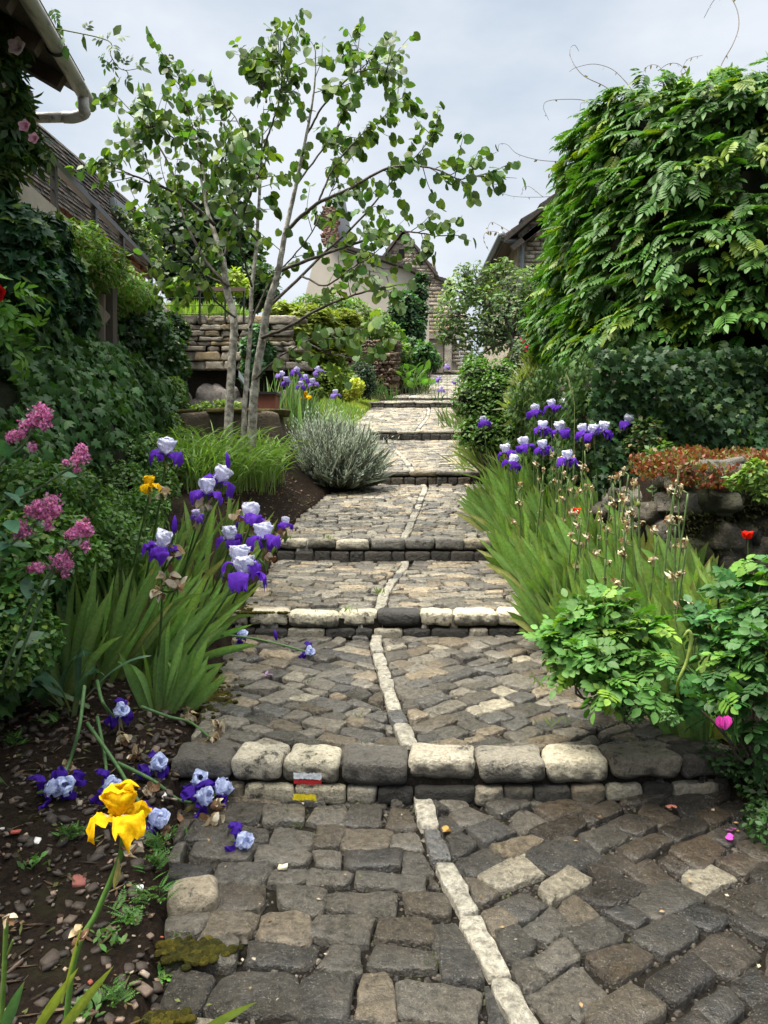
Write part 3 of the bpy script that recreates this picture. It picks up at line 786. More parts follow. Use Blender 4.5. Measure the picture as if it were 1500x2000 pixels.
# ================================================================== roofs, tiles
def tile_roof(mb, e0, e1, r0, r1, rows, tiles, g, pal, thick=0.03, lap=0.35):
    """rows of flat tiles between the eave e0-e1 and the ridge r0-r1"""
    e0, e1, r0, r1 = (np.asarray(q, float) for q in (e0, e1, r0, r1))
    nn = nrm(np.cross(e1 - e0, r0 - e0)); nn = nn if nn[2] > 0 else -nn
    for i in range(rows):
        t0 = i / rows; t1 = min(1, (i + 1 + lap) / rows)
        a0, a1 = e0 + (r0 - e0) * t0, e1 + (r1 - e1) * t0; b0, b1 = e0 + (r0 - e0) * t1, e1 + (r1 - e1) * t1
        for j in range(tiles):
            s0, s1_ = (j + 0.5 * (i % 2)) / tiles, (j + 1 + 0.5 * (i % 2)) / tiles
            if s0 >= 1: continue
            s1_ = min(1, s1_ - 0.04 / tiles); up = thick * g.uniform(0.8, 1.6)
            q = [a0 + (a1 - a0) * s0, a0 + (a1 - a0) * s1_, b0 + (b1 - b0) * s1_, b0 + (b1 - b0) * s0]
            top = [q[0] + nn * up, q[1] + nn * up, q[2] + nn * 0.004, q[3] + nn * 0.004]
            mb.add(np.array(q + top), [(4, 5, 6, 7), (0, 1, 5, 4), (1, 2, 6, 5), (3, 0, 4, 7)], np.array(pal[g.integers(len(pal))]) * g.uniform(0.6, 1.3))
TILE = [(0.07, 0.052, 0.042), (0.055, 0.046, 0.04), (0.085, 0.062, 0.048), (0.045, 0.042, 0.037)]
gr = np.random.default_rng(31)
# brick house behind the left terrace
bh = empty('brick_house', (-4.2, 10, 3.8), 'low brick house with steep dark tiled roof and skylight behind the left handrail', 'house')
r0 = P(20, 205, 8.4); r1 = P(287, 416, 12.3); r0[2] = r1[2] = (r0[2] + r1[2]) / 2 if False else r1[2]
r0 = P(60, 238, 9.0); r1 = P(290, 418, 12.6); zr = (r0[2] + r1[2]) / 2; r0[2] = r1[2] = zr
r0 = r0 + (r0 - r1) * 0.35
dr_ = nrm(r1 - r0); lf = np.array([-dr_[1], dr_[0], 0])
r1 = r1 - (r1 - r0) * 0.12
e0 = r0 - lf * 0.22 - [0, 0, 0.95]; e1 = r1 - lf * 0.22 - [0, 0, 0.95]
mb = MB(); tile_roof(mb, e0, e1, r0, r1, 17, 34, gr, TILE, 0.02); rf = part(mb, 'roof', M['tile'], bh, False)
mb = MB(); tile_roof(mb, r0 + lf * 1.4 - [0, 0, 1.4], r1 + lf * 1.4 - [0, 0, 1.4], r0, r1, 8, 20, gr, TILE, 0.02); part(mb, 'back_roof', M['tile'], bh, False)
mb = MB(); V = [e0 - [0, 0, 1.8], e1 - [0, 0, 1.8], e1 + lf * 0.12, e0 + lf * 0.12]; 
V = [e0 + lf * 0.15 - [0, 0, 2.2], e1 + lf * 0.15 - [0, 0, 2.2], e1 + lf * 0.15 + [0, 0, 0.1], e0 + lf * 0.15 + [0, 0, 0.1]]
V += [q + lf * 1.9 for q in V]
mb.add(V, [(0, 1, 2, 3), (1, 5, 6, 2), (4, 7, 6, 5), (0, 3, 7, 4)], (0.30, 0.26, 0.2)); part(mb, 'wall', M['stone'], bh, False)
mb = MB()
stone_face(mb, e0 + lf * 0.10 - [0, 0, e0[2]], dr_, np.linalg.norm(e1 - e0), e0[2] - 1.6, e0[2] + 0.06, lambda u, z: True, (0.18, 0.26), (0.055, 0.07), 0.03, [(0.28, 0.10, 0.05), (0.22, 0.08, 0.045), (0.34, 0.15, 0.08)], gr, 2, 0.01, 0.01)
part(mb, 'brickwork', M['brick'], bh)
mb = MB(); qa = e0 + (r0 - e0) * 0.52 + (r1 - r0) * 0.74; qb = qa + (r1 - r0) * 0.10; up = (r0 - e0) * 0.2; nn = nrm(np.cross(r1 - r0, r0 - e0)); nn = nn * np.sign(nn[2])
mb.add(np.array([qa, qb, qb + up, qa + up, qa + nn * 0.09, qb + nn * 0.09, qb + up + nn * 0.09, qa + up + nn * 0.09]), [(4, 5, 6, 7), (0, 1, 5, 4), (1, 2, 6, 5), (2, 3, 7, 6), (3, 0, 4, 7)]); part(mb, 'skylight', M['zinc'], rf, False)
mb = MB(); mb.add(np.array([qa + nn * 0.095 + up * 0.12 + (qb - qa) * 0.1, qb + nn * 0.095 + up * 0.12 - (qb - qa) * 0.1, qb + up * 0.88 + nn * 0.095 - (qb - qa) * 0.1, qa + up * 0.88 + nn * 0.095 + (qb - qa) * 0.1]), [(0, 1, 2, 3)]); part(mb, 'skylight_pane', M['glass'], rf, False)

# ================================================================== far houses
def facade(mb, pts, d, thick, back=None):
    """a prism whose front face is the outline pts (pixels at distance d), reaching back by thick metres"""
    f = [P(x, y, d) for x, y in pts]; b = [p + np.array([0, thick, 0]) for p in f]; n = len(f)
    mb.add(np.array(f + b), [tuple(range(n - 1, -1, -1)), tuple(range(n, 2 * n))] + [(i, (i + 1) % n, n + (i + 1) % n, n + i) for i in range(n)])
# stone gabled house
sh = empty('stone_house', P(800, 730, 42), 'pale stone house with steep gable and two small square windows', 'house')
ap = P(787, 452, 42); el = P(690, 580, 42); er = P(884, 553, 42)
mb = MB(); facade(mb, [(696, 735), (905, 735), (872, 556), (787, 458), (700, 568)], 42, 7); mb.c = [c * np.array([0.34, 0.3, 0.24]) for c in mb.c]; part(mb, 'wall', M['stone'], sh, False)
def in_gable(u, z):
    x = P(696, 0, 42)[0] + u; q = P(787, 458, 42); wl_ = P(700, 568, 42); wr_ = P(872, 556, 42)
    zt_ = q[2] + (wl_[2] - q[2]) * (q[0] - x) / (q[0] - wl_[0]) if x < q[0] else q[2] + (wr_[2] - q[2]) * (x - q[0]) / (wr_[0] - q[0])
    px = x / 42 * F + 750; pyy = 900 - (z - CAMZ) / 42 * F
    if 778 < px < 790 and 487 < pyy < 505: return False
    if 818 < px < 826 and 508 < pyy < 518: return False
    if 822 < px < 884 and pyy > 655: return False
    return z < zt_ - 0.1 and (x < wr_[0] - 0.1 or pyy > 600)
mb = MB(); stone_face(mb, (P(696, 0, 42)[0], 41.98, 0), (1, 0, 0), 5.8, P(0, 735, 42)[2], ap[2], in_gable, (0.25, 0.65), (0.13, 0.24), 0.06, LIME, gr, 2, 0.025, 0.01)
part(mb, 'masonry', M['stone'], sh)
for x0_, x1_, y0_, y1_ in ((779, 790, 487, 505), (819, 826, 509, 518)):
    mb = MB(); a_, b_ = P(x0_, y1_, 41.93), P(x1_, y0_, 41.93); box(mb, (a_[0], 41.9, a_[2]), (b_[0], 42.2, b_[2])); part(mb, 'window', M['dark'], sh, False)
for k, (ee, sg) in enumerate(((P(690, 586, 42), -1), (P(852, 540, 42), 1))):
    mb = MB(); a_ = ap + np.array([0, -0.35, 0.12]); b_ = ee + np.array([0, -0.35, 0.1])
    tile_roof(mb, b_, b_ + [0, 7.4, 0], a_, a_ + [0, 7.4, 0], 12, 24, gr, [(0.14, 0.09, 0.07), (0.1, 0.075, 0.06), (0.17, 0.11, 0.08)], 0.05)
    V = []
    for q in (a_, b_): V += [q, q + [0, 7.4, 0], q - [0, 0, 0.16], q + [0, 7.4, -0.16]]
    mb.add(np.array(V), [(2, 3, 7, 6), (0, 2, 6, 4), (4, 6, 7, 5)], (0.09, 0.07, 0.055)); part(mb, 'roof', M['tile'], sh, False)
mb = MB(); a_ = P(848, 536, 41.8); b_ = P(890, 552, 41.8)   # the flatter skirt of the roof at the right
tile_roof(mb, b_, b_ + [0, 6, 0], a_, a_ + [0, 6, 0], 5, 20, gr, [(0.14, 0.09, 0.07), (0.1, 0.075, 0.06)], 0.05)
V = [a_, a_ + [0, 6, 0], b_ + [0, 6, 0], b_]; V += [q - [0, 0, 0.18] for q in V]; mb.add(np.array(V), [(4, 7, 6, 5), (0, 3, 7, 4)], (0.05, 0.04, 0.03)); part(mb, 'skirt_roof', M['tile'], sh, False)
mb = MB(); tube(mb, [P(846, 536, 44), P(846, 500, 44)], [0.22, 0.08, 0.05, 0.12, 0.03], 8, (0.3, 0.27, 0.22)); part(mb, 'finial', M['stone'], sh)
mb = MB(); a_, b_ = P(824, 728, 41.88), P(866, 662, 41.88); box(mb, (a_[0], 41.86, a_[2]), (b_[0], 42.1, b_[2])); dr1 = part(mb, 'doorway', M['old_plaster'], sh, False)
mb = MB(); a_, b_ = P(868, 726, 41.8), P(882, 660, 41.8); box(mb, (a_[0], 41.7, a_[2]), (b_[0], 42.1, b_[2]), (0.4, 0.36, 0.29)); part(mb, 'door_jamb', M['stone'], sh, False)
mb = MB(); a_, b_ = P(822, 662, 41.8), P(905, 652, 41.8); box(mb, (a_[0], 41.65, a_[2]), (b_[0], 42.1, b_[2]), (0.33, 0.3, 0.25)); part(mb, 'lintel', M['stone'], sh, False)
mb = MB(); a_, b_ = P(835, 726, 41.8), P(853, 706, 41.8); c_ = (a_ + b_) / 2; box(mb, (a_[0], 41.78, c_[2]), (b_[0], 41.95, c_[2] + 0.12)); tube(mb, [c_ + [0, 0, -0.02], c_ + [0, 0.03, -0.3]], [0.28, 0.12], 14); part(mb, 'stone_basin', M['dark'], sh)
# cream plastered house in front of it
ph = empty('plaster_house', P(720, 650, 36), 'cream plastered house with dark sloping eave behind the slender tree', 'house')
mb = MB(); facade(mb, [(590, 680), (838, 690), (838, 543), (791, 521), (715, 496), (650, 475), (610, 520), (590, 600)], 36, 3.5); part(mb, 'wall', M['plaster'], ph, False)
mb = MB()
for (x0_, y0_), (x1_, y1_) in (((640, 466), (715, 491)), ((715, 491), (791, 516)), ((791, 516), (843, 541))):
    a_, b_ = P(x0_, y0_, 35.6), P(x1_, y1_, 35.6)
    tile_roof(mb, b_, b_ + [0, 4.2, 0], a_, a_ + [0, 4.2, 0], 5, 14, gr, TILE, 0.05)
    V = [a_, a_ + [0, 4.2, 0], b_ + [0, 4.2, 0], b_]; V += [q - [0, 0, 0.15] for q in V]; mb.add(np.array(V), [(4, 7, 6, 5), (0, 3, 7, 4), (0, 4, 5, 1), (3, 2, 6, 7)], (0.05, 0.04, 0.03))
part(mb, 'roof', M['tile'], ph, False)
mb = MB(); a_, b_ = P(735, 640, 35.9), P(744, 610, 35.9); box(mb, (a_[0], 35.9, a_[2]), (b_[0], 36.1, b_[2])); part(mb, 'door', M['timber'], ph, False)
# slate turret and brick chimney
tt = empty('slate_turret', P(665, 500, 44), 'blue grey slate turret beside a brick chimney, seen through the slender tree', 'turret')
mb = MB(); box(mb, (P(640, 0, 44)[0], 43, 12), (P(690, 0, 44)[0], 45, P(0, 482, 44)[2]), (0.3, 0.27, 0.22)); part(mb, 'wall', M['stone'], tt, False)
mb = MB(); c_ = P(664, 482, 44)
for k in range(4):
    q = [(-0.75, -0.75), (0.75, -0.75), (0.75, 0.75), (-0.75, 0.75)]; a_, b_ = q[k], q[(k + 1) % 4]
    z0_, z1_ = c_[2], P(0, 365, 44)[2]
    mb.add(np.array([(c_[0] + a_[0], 44 + a_[1], z0_), (c_[0] + b_[0], 44 + b_[1], z0_), (c_[0] + b_[0] * 0.45, 44 + b_[1] * 0.45, z1_ - 0.9), (c_[0] + a_[0] * 0.45, 44 + a_[1] * 0.45, z1_ - 0.9), (c_[0], 44, z1_)]), [(0, 1, 2, 3), (3, 2, 4)])
part(mb, 'spire', M['slate'], tt, False)
mb = MB(); stone_face(mb, (P(634, 0, 42.8)[0], 42.8, 0), (1, 0, 0), 0.55, P(0, 480, 42.8)[2], P(0, 408, 42.8)[2], lambda u, z: True, (0.2, 0.28), (0.07, 0.09), 0.3, [(0.26, 0.15, 0.11), (0.3, 0.2, 0.15)], gr, 2, 0.01)
part(mb, 'chimney', M['brick'], tt)
# right house
rh_ = empty('stone_house', P(1060, 500, 17), 'tall stone house with dark gutter and downpipe beside the wisteria', 'house')
mb = MB(); facade(mb, [(1012, 760), (1330, 760), (1330, 190), (1160, 330), (1012, 455)], 17, 6); mb.c = [c * np.array([0.34, 0.3, 0.24]) for c in mb.c]; part(mb, 'wall', M['stone'], rh_, False)
def in_right(u, z):
    x = P(1012, 0, 17)[0] + u; px = x / 17 * F + 750; pyy = 900 - (z - CAMZ) / 17 * F
    return px > 1014 and pyy > 455 - (px - 1012) * 0.844 + 6
mb = MB(); stone_face(mb, (P(1012, 0, 17)[0], 16.98, 0), (1, 0, 0), 1.9, P(0, 720, 17)[2], P(0, 300, 17)[2], in_right, (0.16, 0.42), (0.07, 0.13), 0.05, LIME, gr, 2, 0.02)
part(mb, 'masonry', M['stone'], rh_)
a_ = P(985, 462, 16.5); b_ = P(1145, 327, 16.5)
mb = MB(); tile_roof(mb, a_, a_ + [0, 7, 0], b_ + (b_ - a_) * 0.8, b_ + (b_ - a_) * 0.8 + [0, 7, 0], 16, 24, gr, TILE, 0.04)
V = [a_, a_ + [0, 7, 0], b_ + (b_ - a_) * 0.8 + [0, 7, 0], b_ + (b_ - a_) * 0.8]; V += [q - [0, 0, 0.12] for q in V]; mb.add(np.array(V), [(4, 5, 6, 7), (0, 4, 7, 3), (0, 1, 5, 4)], (0.05, 0.04, 0.03)); part(mb, 'roof', M['tile'], rh_, False)
for k, t in enumerate((0.0, 0.14)):
    mb = MB(); q = a_ + (b_ - a_) * t; bar(mb, q + [0.18, 0.12, -0.22 - 0.02 * k], q + (b_ - a_) * 0.85 + [0.18, 0.12, -0.28], 0.1, 0.12); part(mb, 'rafter', M['timber'], rh_, False)
mb = MB(); q = P(1040, 455, 16.6); bar(mb, q, q + [0, 0.5, 0], 0.16, 0.16); part(mb, 'beam_end', M['timber'], rh_, False)
g0 = P(980, 458, 16.5); mb = MB(); tube(mb, [g0, g0 + [0, 7, -0.1]], 0.075, 10); part(mb, 'gutter', M['zinc'], rh_)
mb = MB(); tube(mb, smooth_line([g0 + [0.02, 0.1, -0.05], P(990, 470, 16.6), P(1012, 473, 16.8), P(1019, 480, 16.85), P(1020, 520, 16.85), P(1020, 700, 16.85)], 24), 0.045, 10); part(mb, 'downpipe', M['zinc'], rh_)
V = [P(985, 470, 16.6), P(985, 470, 16.6) + [0, 6.5, 0], P(1016, 462, 17) + [0, 6, 0], P(1016, 462, 17)]; mb = MB(); V += [q - [0, 0, 0.06] for q in V]; mb.add(np.array(V), [(4, 7, 6, 5), (0, 1, 2, 3), (0, 3, 7, 4)]); part(mb, 'soffit', M['timber'], rh_, False)
# stairs at the head of the path
st = empty('stone_stairs', P(880, 765, 32), 'pale stone stairs at the head of the path below the house door', 'stairs')
for k in range(6):
    mb = MB(); y_ = 31.2 + 0.36 * k; z_ = P(0, 768, 31.2)[2] + 0.155 * k
    block(mb, (P(882, 0, 32)[0], y_ + 0.5, z_ + 0.02), (0.85, 0.5, 0.14), 0.025, (0.45, 0.42, 0.35), 0, 6, 0.004, 0, gr); part(mb, 'stair_step', M['stone'], st)
# dry stone wall at the left of the path
dw = empty('dry_stone_wall', P(730, 755, 26), 'rubble dry stone wall end of rusty brown stones above the lawn', 'wall')
mb = MB()
RUB = [(0.16, 0.10, 0.06), (0.2, 0.13, 0.09), (0.12, 0.09, 0.07), (0.24, 0.18, 0.12), (0.1, 0.07, 0.045)]
xa = P(600, 0, 26)[0]; xb_ = P(768, 0, 26)[0]
stone_face(mb, (xa, 26, 0), (1, 0, 0), xb_ - xa, P(0, 790, 26)[2], P(0, 662, 26)[2], lambda u, z: z < P(0, 668, 26)[2] - 0.25 * max(0, (u + xa) / 26 * F + 750 - 745) / 25, (0.1, 0.26), (0.07, 0.14), 0.16, RUB, gr, 4, 0.05, 0.05, 0.03)
stone_face(mb, (xb_, 26.1, 0), (0.05, 1, 0), 3, P(0, 790, 26)[2], P(0, 668, 26)[2], lambda u, z: True, (0.1, 0.26), (0.07, 0.14), 0.16, RUB, gr, 4, 0.05, 0.05, 0.03)
part(mb, 'masonry', M['stone'], dw)
mb = MB(); box(mb, (xa, 26.1, 2), (xb_ - 0.15, 28.5, P(0, 678, 26)[2])); part(mb, 'rubble_core', M['soil'], dw, False)
# right garden walls
rw = empty('garden_wall', (2.2, 6.6, 0.8), 'tall garden wall under the wisteria, covered by dark ivy', 'wall')
def wall_line(mb, pts, zlo, zhi, g, pal, **kw):
    for (xa, ya), (xb, yb) in zip(pts[:-1], pts[1:]):
        L = math.hypot(xb - xa, yb - ya); stone_face(mb, (xa, ya, 0), ((xb - xa) / L, (yb - ya) / L, 0), L, zlo, zhi, lambda u, z: True, pal=pal, g=g, **kw)
MOSSY = [(0.13, 0.12, 0.10), (0.10, 0.085, 0.06), (0.2, 0.18, 0.15), (0.07, 0.06, 0.045), (0.1, 0.1, 0.05)]
mb = MB(); wall_line(mb, [(1.95, 12.5), (1.95, 6.9)][::-1] and [(1.98, 12.5), (1.96, 6.75)], 0.4, 2.2, gr, MOSSY, cw=(0.2, 0.45), ch=(0.12, 0.22), depth=0.1, n=3, r=0.03)
wall_line(mb, [(1.96, 6.75), (5.5, 6.5)], 0.4, 2.2, gr, MOSSY, cw=(0.2, 0.45), ch=(0.12, 0.22), depth=0.1, n=3, r=0.03)
part(mb, 'masonry', M['stone'], rw)
mb = MB(); box(mb, (2.03, 6.8, 0.3), (5.5, 12.5, 2.15)); part(mb, 'core', M['soil'], rw, False)
lw = empty('rock_wall', (2.2, 4.8, 0.5), 'low dark mossy rock wall topped with red stonecrop at the right edge', 'wall')
mb = MB(); gl = np.random.default_rng(77)
for k in range(150):
    t = gl.uniform(); zz = gl.uniform(0.35, 1.43); x = 1.86 + 2.2 * t; y = 4.75 - 0.25 * t + gl.normal(0, 0.04)
    block(mb, (x, y + 0.12, zz), (gl.uniform(0.07, 0.15), 0.18, gl.uniform(0.05, 0.09)), 0.04, np.array(MOSSY[gl.integers(5)]) * gl.uniform(0.35, 0.9), gl.normal(0, 0.15), 6, 0.03, 0.08, gl)
for k in range(60):
    t = k / 59; block(mb, (1.86 + gl.normal(0, 0.03), 4.8 + 2.0 * t, gl.uniform(0.5, 1.24)), (0.12, gl.uniform(0.08, 0.16), gl.uniform(0.05, 0.1)), 0.07, np.array(MOSSY[gl.integers(5)]) * gl.uniform(0.5, 1.1), gl.normal(0, 0.15), 5, 0.03, 0.08, gl)
part(mb, 'masonry', M['stone'], lw)
mb = MB(); box(mb, (1.92, 4.85, 0.2), (4.6, 6.6, 1.36)); part(mb, 'earth_core', M['soil'], lw, False)
# stone trough and planter behind the slender tree
tr_ = empty('stone_trough', P(448, 872, 9.6), 'mossy brown stone trough behind the slender tree trunks', 'trough')
a_, b_ = P(350, 866, 9.6), P(548, 803, 9.6); gt = np.random.default_rng(3)
mb = MB(); block(mb, ((a_[0] + b_[0]) / 2, 9.85, (a_[2] + b_[2]) / 2 - 0.1), ((b_[0] - a_[0]) / 2, 0.28, (b_[2] - a_[2]) / 2 + 0.1), 0.05, (0.10, 0.075, 0.05), 0, 12, 0.03, 0, gt); part(mb, 'basin', M['stone'], tr_)
mb = MB(); block(mb, ((a_[0] + b_[0]) / 2, 9.85, b_[2] - 0.0), ((b_[0] - a_[0]) / 2 + 0.02, 0.29, 0.035), 0.03, (0.11, 0.10, 0.035), 0, 14, 0.012, 0, gt); part(mb, 'moss_rim', M['moss'], tr_)
pl = empty('metal_planter', P(516, 802, 10.6), 'rust red metal planter box behind the mossy trough', 'planter')
mb = MB(); a_, b_ = P(500, 830, 10.6), P(538, 768, 10.6); box(mb, (a_[0], 10.6, a_[2]), (b_[0], 11.0, b_[2])); part(mb, 'box', M['rust_metal'], pl, False)
mb = MB(); a_, b_ = P(498, 770, 10.58), P(540, 765, 10.58); box(mb, (a_[0], 10.57, a_[2]), (b_[0], 11.03, b_[2])); part(mb, 'rim', M['black_metal'], pl, False)
ib = empty('info_board', P(480, 790, 10.9), 'grey slanted board on a dark leg behind the tree trunks', 'board')
mb = MB(); q = [P(466, 735, 10.7), P(497, 775, 10.7), P(497, 770, 11.2), P(466, 722, 11.2)]; q += [p - np.array([0, 0, 0.03]) for p in q]; mb.add(np.array(q), [(0, 1, 2, 3), (4, 7, 6, 5), (0, 4, 5, 1), (1, 5, 6, 2), (2, 6, 7, 3), (3, 7, 4, 0)]); part(mb, 'panel', M['zinc'], ib, False)
mb = MB(); bar(mb, P(484, 850, 11), P(484, 755, 11), 0.06, 0.06); part(mb, 'leg', M['black_metal'], ib, False)
# the painted marks sit on the face of the kerb
painted('white_mark', 572, 627, z11 - 0.075, z11 - 0.048, (0.62, 0.64, 0.66), lambda x, z: by1(x) - 0.006 )
painted('red_mark', 572, 627, z11 - 0.099, z11 - 0.076, (0.42, 0.008, 0.012), lambda x, z: by1(x) - 0.002)
painted('yellow_mark', 572, 617, z10 + 0.004, z10 + 0.030, (0.72, 0.56, 0.005), lambda x, z: by1(x) - 0.030)
# ================================================================== leaf shapes
def T_(v, f, c=None): return (np.array(v, float), f) if c is None else (np.array(v, float), f, np.array(c, float))
LEAF = T_([(0, 0, 0), (-0.26, 0.35, 0.05), (0, 0.4, 0), (0.26, 0.35, 0.05), (-0.2, 0.7, 0.01), (0, 0.75, -0.03), (0.2, 0.7, 0.01), (0, 1, -0.1)],
          [(0, 2, 1), (0, 3, 2), (1, 2, 5, 4), (2, 3, 6, 5), (4, 5, 7), (5, 6, 7)])
NARROW = T_([(0, 0, 0), (-0.13, 0.4, 0.03), (0, 0.45, 0), (0.13, 0.4, 0.03), (0, 1, -0.12)], [(0, 2, 1), (0, 3, 2), (1, 2, 4), (2, 3, 4)])
QUAD = T_([(0, 0, 0), (-0.32, 0.5, 0.06), (0, 1, -0.05), (0.32, 0.5, 0.06)], [(0, 2, 1), (0, 3, 2)])
SLIM = T_([(0, 0, 0), (-0.07, 0.5, 0.0), (0, 1, 0), (0.07, 0.5, 0.0)], [(0, 3, 2, 1)])
def fan(outline, zc=0.05, yc=0.4):
    v = [(0, yc, zc)] + [(x, y, -0.10 * (abs(x) + abs(y - yc)) ** 1.5) for x, y in outline]; n = len(outline)
    return T_(v, [(0, 1 + i, 1 + (i + 1) % n) for i in range(n)])
IVY = fan([(0, 0), (0.22, -0.12), (0.52, 0.08), (0.30, 0.28), (0.56, 0.52), (0.22, 0.56), (0, 1.0), (-0.22, 0.56), (-0.56, 0.52), (-0.30, 0.28), (-0.52, 0.08), (-0.22, -0.12)])
ROUND = T_([(0, 0, 0), (0, 0.45, -0.03), (0, 0.98, -0.12)] + [(0.3, -0.08, 0.02), (0.5, 0.22, 0.07), (0.48, 0.55, 0.04), (0.27, 0.82, -0.04)] + [(-0.3, -0.08, 0.02), (-0.5, 0.22, 0.07), (-0.48, 0.55, 0.04), (-0.27, 0.82, -0.04)],
           [(0, 3, 4, 1), (1, 4, 5), (1, 5, 6, 2), (0, 1, 8, 7), (1, 9, 8), (1, 2, 10, 9)])
def compound(n_pairs, leaflet, ll, wl, span, droop, splay=55, tip=True):
    V = []; Fc = []
    items = []
    for i in range(n_pairs):
        t = (i + 0.6) / (n_pairs + 0.4)
        for sd_ in (-1, 1): items.append((t * span, sd_ * R(splay), ll * (0.75 + 0.5 * math.sin(math.pi * min(1, t + 0.15)))))
    if tip: items.append((span, 0.0, ll * 1.05))
    for y, a, L in items:
        k = len(V)
        for x_, y_, z_ in leaflet[0]:
            X = x_ * wl * L; Y = y_ * L; Z = z_ * L
            V.append((X * math.cos(a) + Y * math.sin(a), y + (-X * math.sin(a) + Y * math.cos(a)), Z - droop * (y + Y * math.cos(a)) ** 2 - 0.15 * Y * abs(math.sin(a)) * 0.6))
        Fc += [tuple(q + k for q in f) for f in leaflet[1]]
    k = len(V); V += [(-0.008, 0, 0), (0.008, 0, 0), (0.005, span, -droop * span ** 2), (-0.005, span, -droop * span ** 2)]; Fc.append((k, k + 1, k + 2, k + 3))
    return T_(V, Fc)
OVAL = T_([(0, 0, 0), (-0.24, 0.2, 0.03), (-0.33, 0.5, 0.05), (-0.22, 0.8, 0.02), (0, 0.35, -0.01), (0, 0.7, -0.03), (0, 1, -0.06), (0.24, 0.2, 0.03), (0.33, 0.5, 0.05), (0.22, 0.8, 0.02)], [(0, 4, 2, 1), (4, 5, 3, 2), (5, 6, 3), (0, 7, 8, 4), (4, 8, 9, 5), (5, 9, 6)])
WIST = compound(5, LEAF, 0.36, 0.78, 0.75, 0.22, 55)
ROSEL = compound(3, OVAL, 0.33, 1.0, 0.62, 0.22, 70)
CLIMB = compound(2, LEAF, 0.42, 0.85, 0.55, 0.2, 60)
FERN = compound(6, QUAD, 0.24, 0.7, 0.8, 0.3, 65)
ACER = fan([(0, 0), (0.14, 0.1), (0.55, -0.05), (0.2, 0.25), (0.62, 0.45), (0.16, 0.42), (0, 1.0), (-0.16, 0.42), (-0.62, 0.45), (-0.2, 0.25), (-0.55, -0.05), (-0.14, 0.1)], 0.02, 0.25)
def rand_unit(n, g):
    v = g.normal(0, 1, (n, 3)); return nrm(v)
def colors(n, g, base, var=0.25, hue=0.12, alt=None, p_alt=0.0):
    c = 1.35 * np.array(base)[None] * g.uniform(1 - var, 1 + var, (n, 1)) * g.uniform(1 - hue, 1 + hue, (n, 3))
    if alt is not None:
        m = g.uniform(size=n) < p_alt; c[m] = np.array(alt) * g.uniform(0.75, 1.2, (m.sum(), 1))
    return c
UP = np.array([0, 0, 1.0])
def blob_leaves(mb, clumps, n, T, size, base, g, up=0.5, out=0.6, droop=0.0, shell=0.55, var=0.28, alt=None, p_alt=0.0, sv=0.3, squash=1.0):
    """leaves spread through a set of clumps (centre, radius); each leaf is turned outwards and up"""
    ws = np.array([c[1] ** 2 for c in clumps]); idx = g.choice(len(clumps), n, p=ws / ws.sum())
    cen = np.array([c[0] for c in clumps])[idx]; rad = np.array([c[1] for c in clumps])[idx]
    tone = g.uniform(0.72, 1.28, len(clumps))[idx]
    d = rand_unit(n, g); d[:, 2] *= squash
    rr = rad * (shell + (1 - shell) * g.uniform(0, 1, n) ** 0.5)
    pos = cen + d * rr[:, None]
    nv = nrm(d * out + UP * up + g.normal(0, 0.35, (n, 3)))
    ax = nrm(np.cross(nv, rand_unit(n, g))) + d * 0.4 - UP * droop
    col = colors(n, g, base, var, 0.1, alt, p_alt) * tone[:, None]
    scatter(mb, T, pos, ax, nv, size * g.uniform(1 - sv, 1 + sv, n), col)
def twigs(mb, root, clumps, g, r0=0.03, col=(0.09, 0.07, 0.05), k=5):
    for c, r in clumps:
        c = np.asarray(c); m = (root + c) / 2 + g.normal(0, 0.08, 3) * np.linalg.norm(c - root)
        tube(mb, smooth_line([root, m, c], 8), [r0, r0 * 0.3], k, col)
        for _ in range(4):
            e = c + rand_unit(1, g)[0] * r * 0.9
            tube(mb, smooth_line([m * 0.3 + c * 0.7, (c + e) / 2 + g.normal(0, 0.05, 3) * r, e], 6), [r0 * 0.35, r0 * 0.12], 4, col)
def px_clumps(lst):
    """(px, py, distance, radius in px) -> centre, radius in metres"""
    return [(P(a, b, d), r * d / F) for a, b, d, r in lst]
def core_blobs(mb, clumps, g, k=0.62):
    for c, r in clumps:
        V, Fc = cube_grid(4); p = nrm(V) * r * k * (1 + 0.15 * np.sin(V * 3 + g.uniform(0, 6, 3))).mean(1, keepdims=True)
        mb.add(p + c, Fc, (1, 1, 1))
def bush(name, lst, n, T, size, base, label, cat, seed, mat='leaf', group=None, foot=None, core=0.0, stem=True, sr=None, **kw):
    g = np.random.default_rng(seed); cl = px_clumps(lst) if not isinstance(lst[0][0], np.ndarray) else lst
    cs = np.array([c for c, r in cl]); 
    if foot is None: foot = np.array([cs[:, 0].mean(), cs[:, 1].mean(), 0.0]); foot[2] = float(ground(foot[0], foot[1]))
    o = empty(name, foot, label, cat, group)
    mb = MB(); blob_leaves(mb, cl, n, T, size, base, g, **kw); part(mb, 'foliage', M[mat], o)
    if stem:
        mb = MB(); twigs(mb, np.asarray(foot, float), cl, g, sr or (0.02 if cs[:, 1].mean() < 9 else 0.04)); part(mb, 'stem', M['twig'], o)
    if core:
        mb = MB(); core_blobs(mb, cl, g, core); part(mb, 'inner_filler', M['core'], o)  # solid near-black blobs added inside the leaves to stop light
    return o
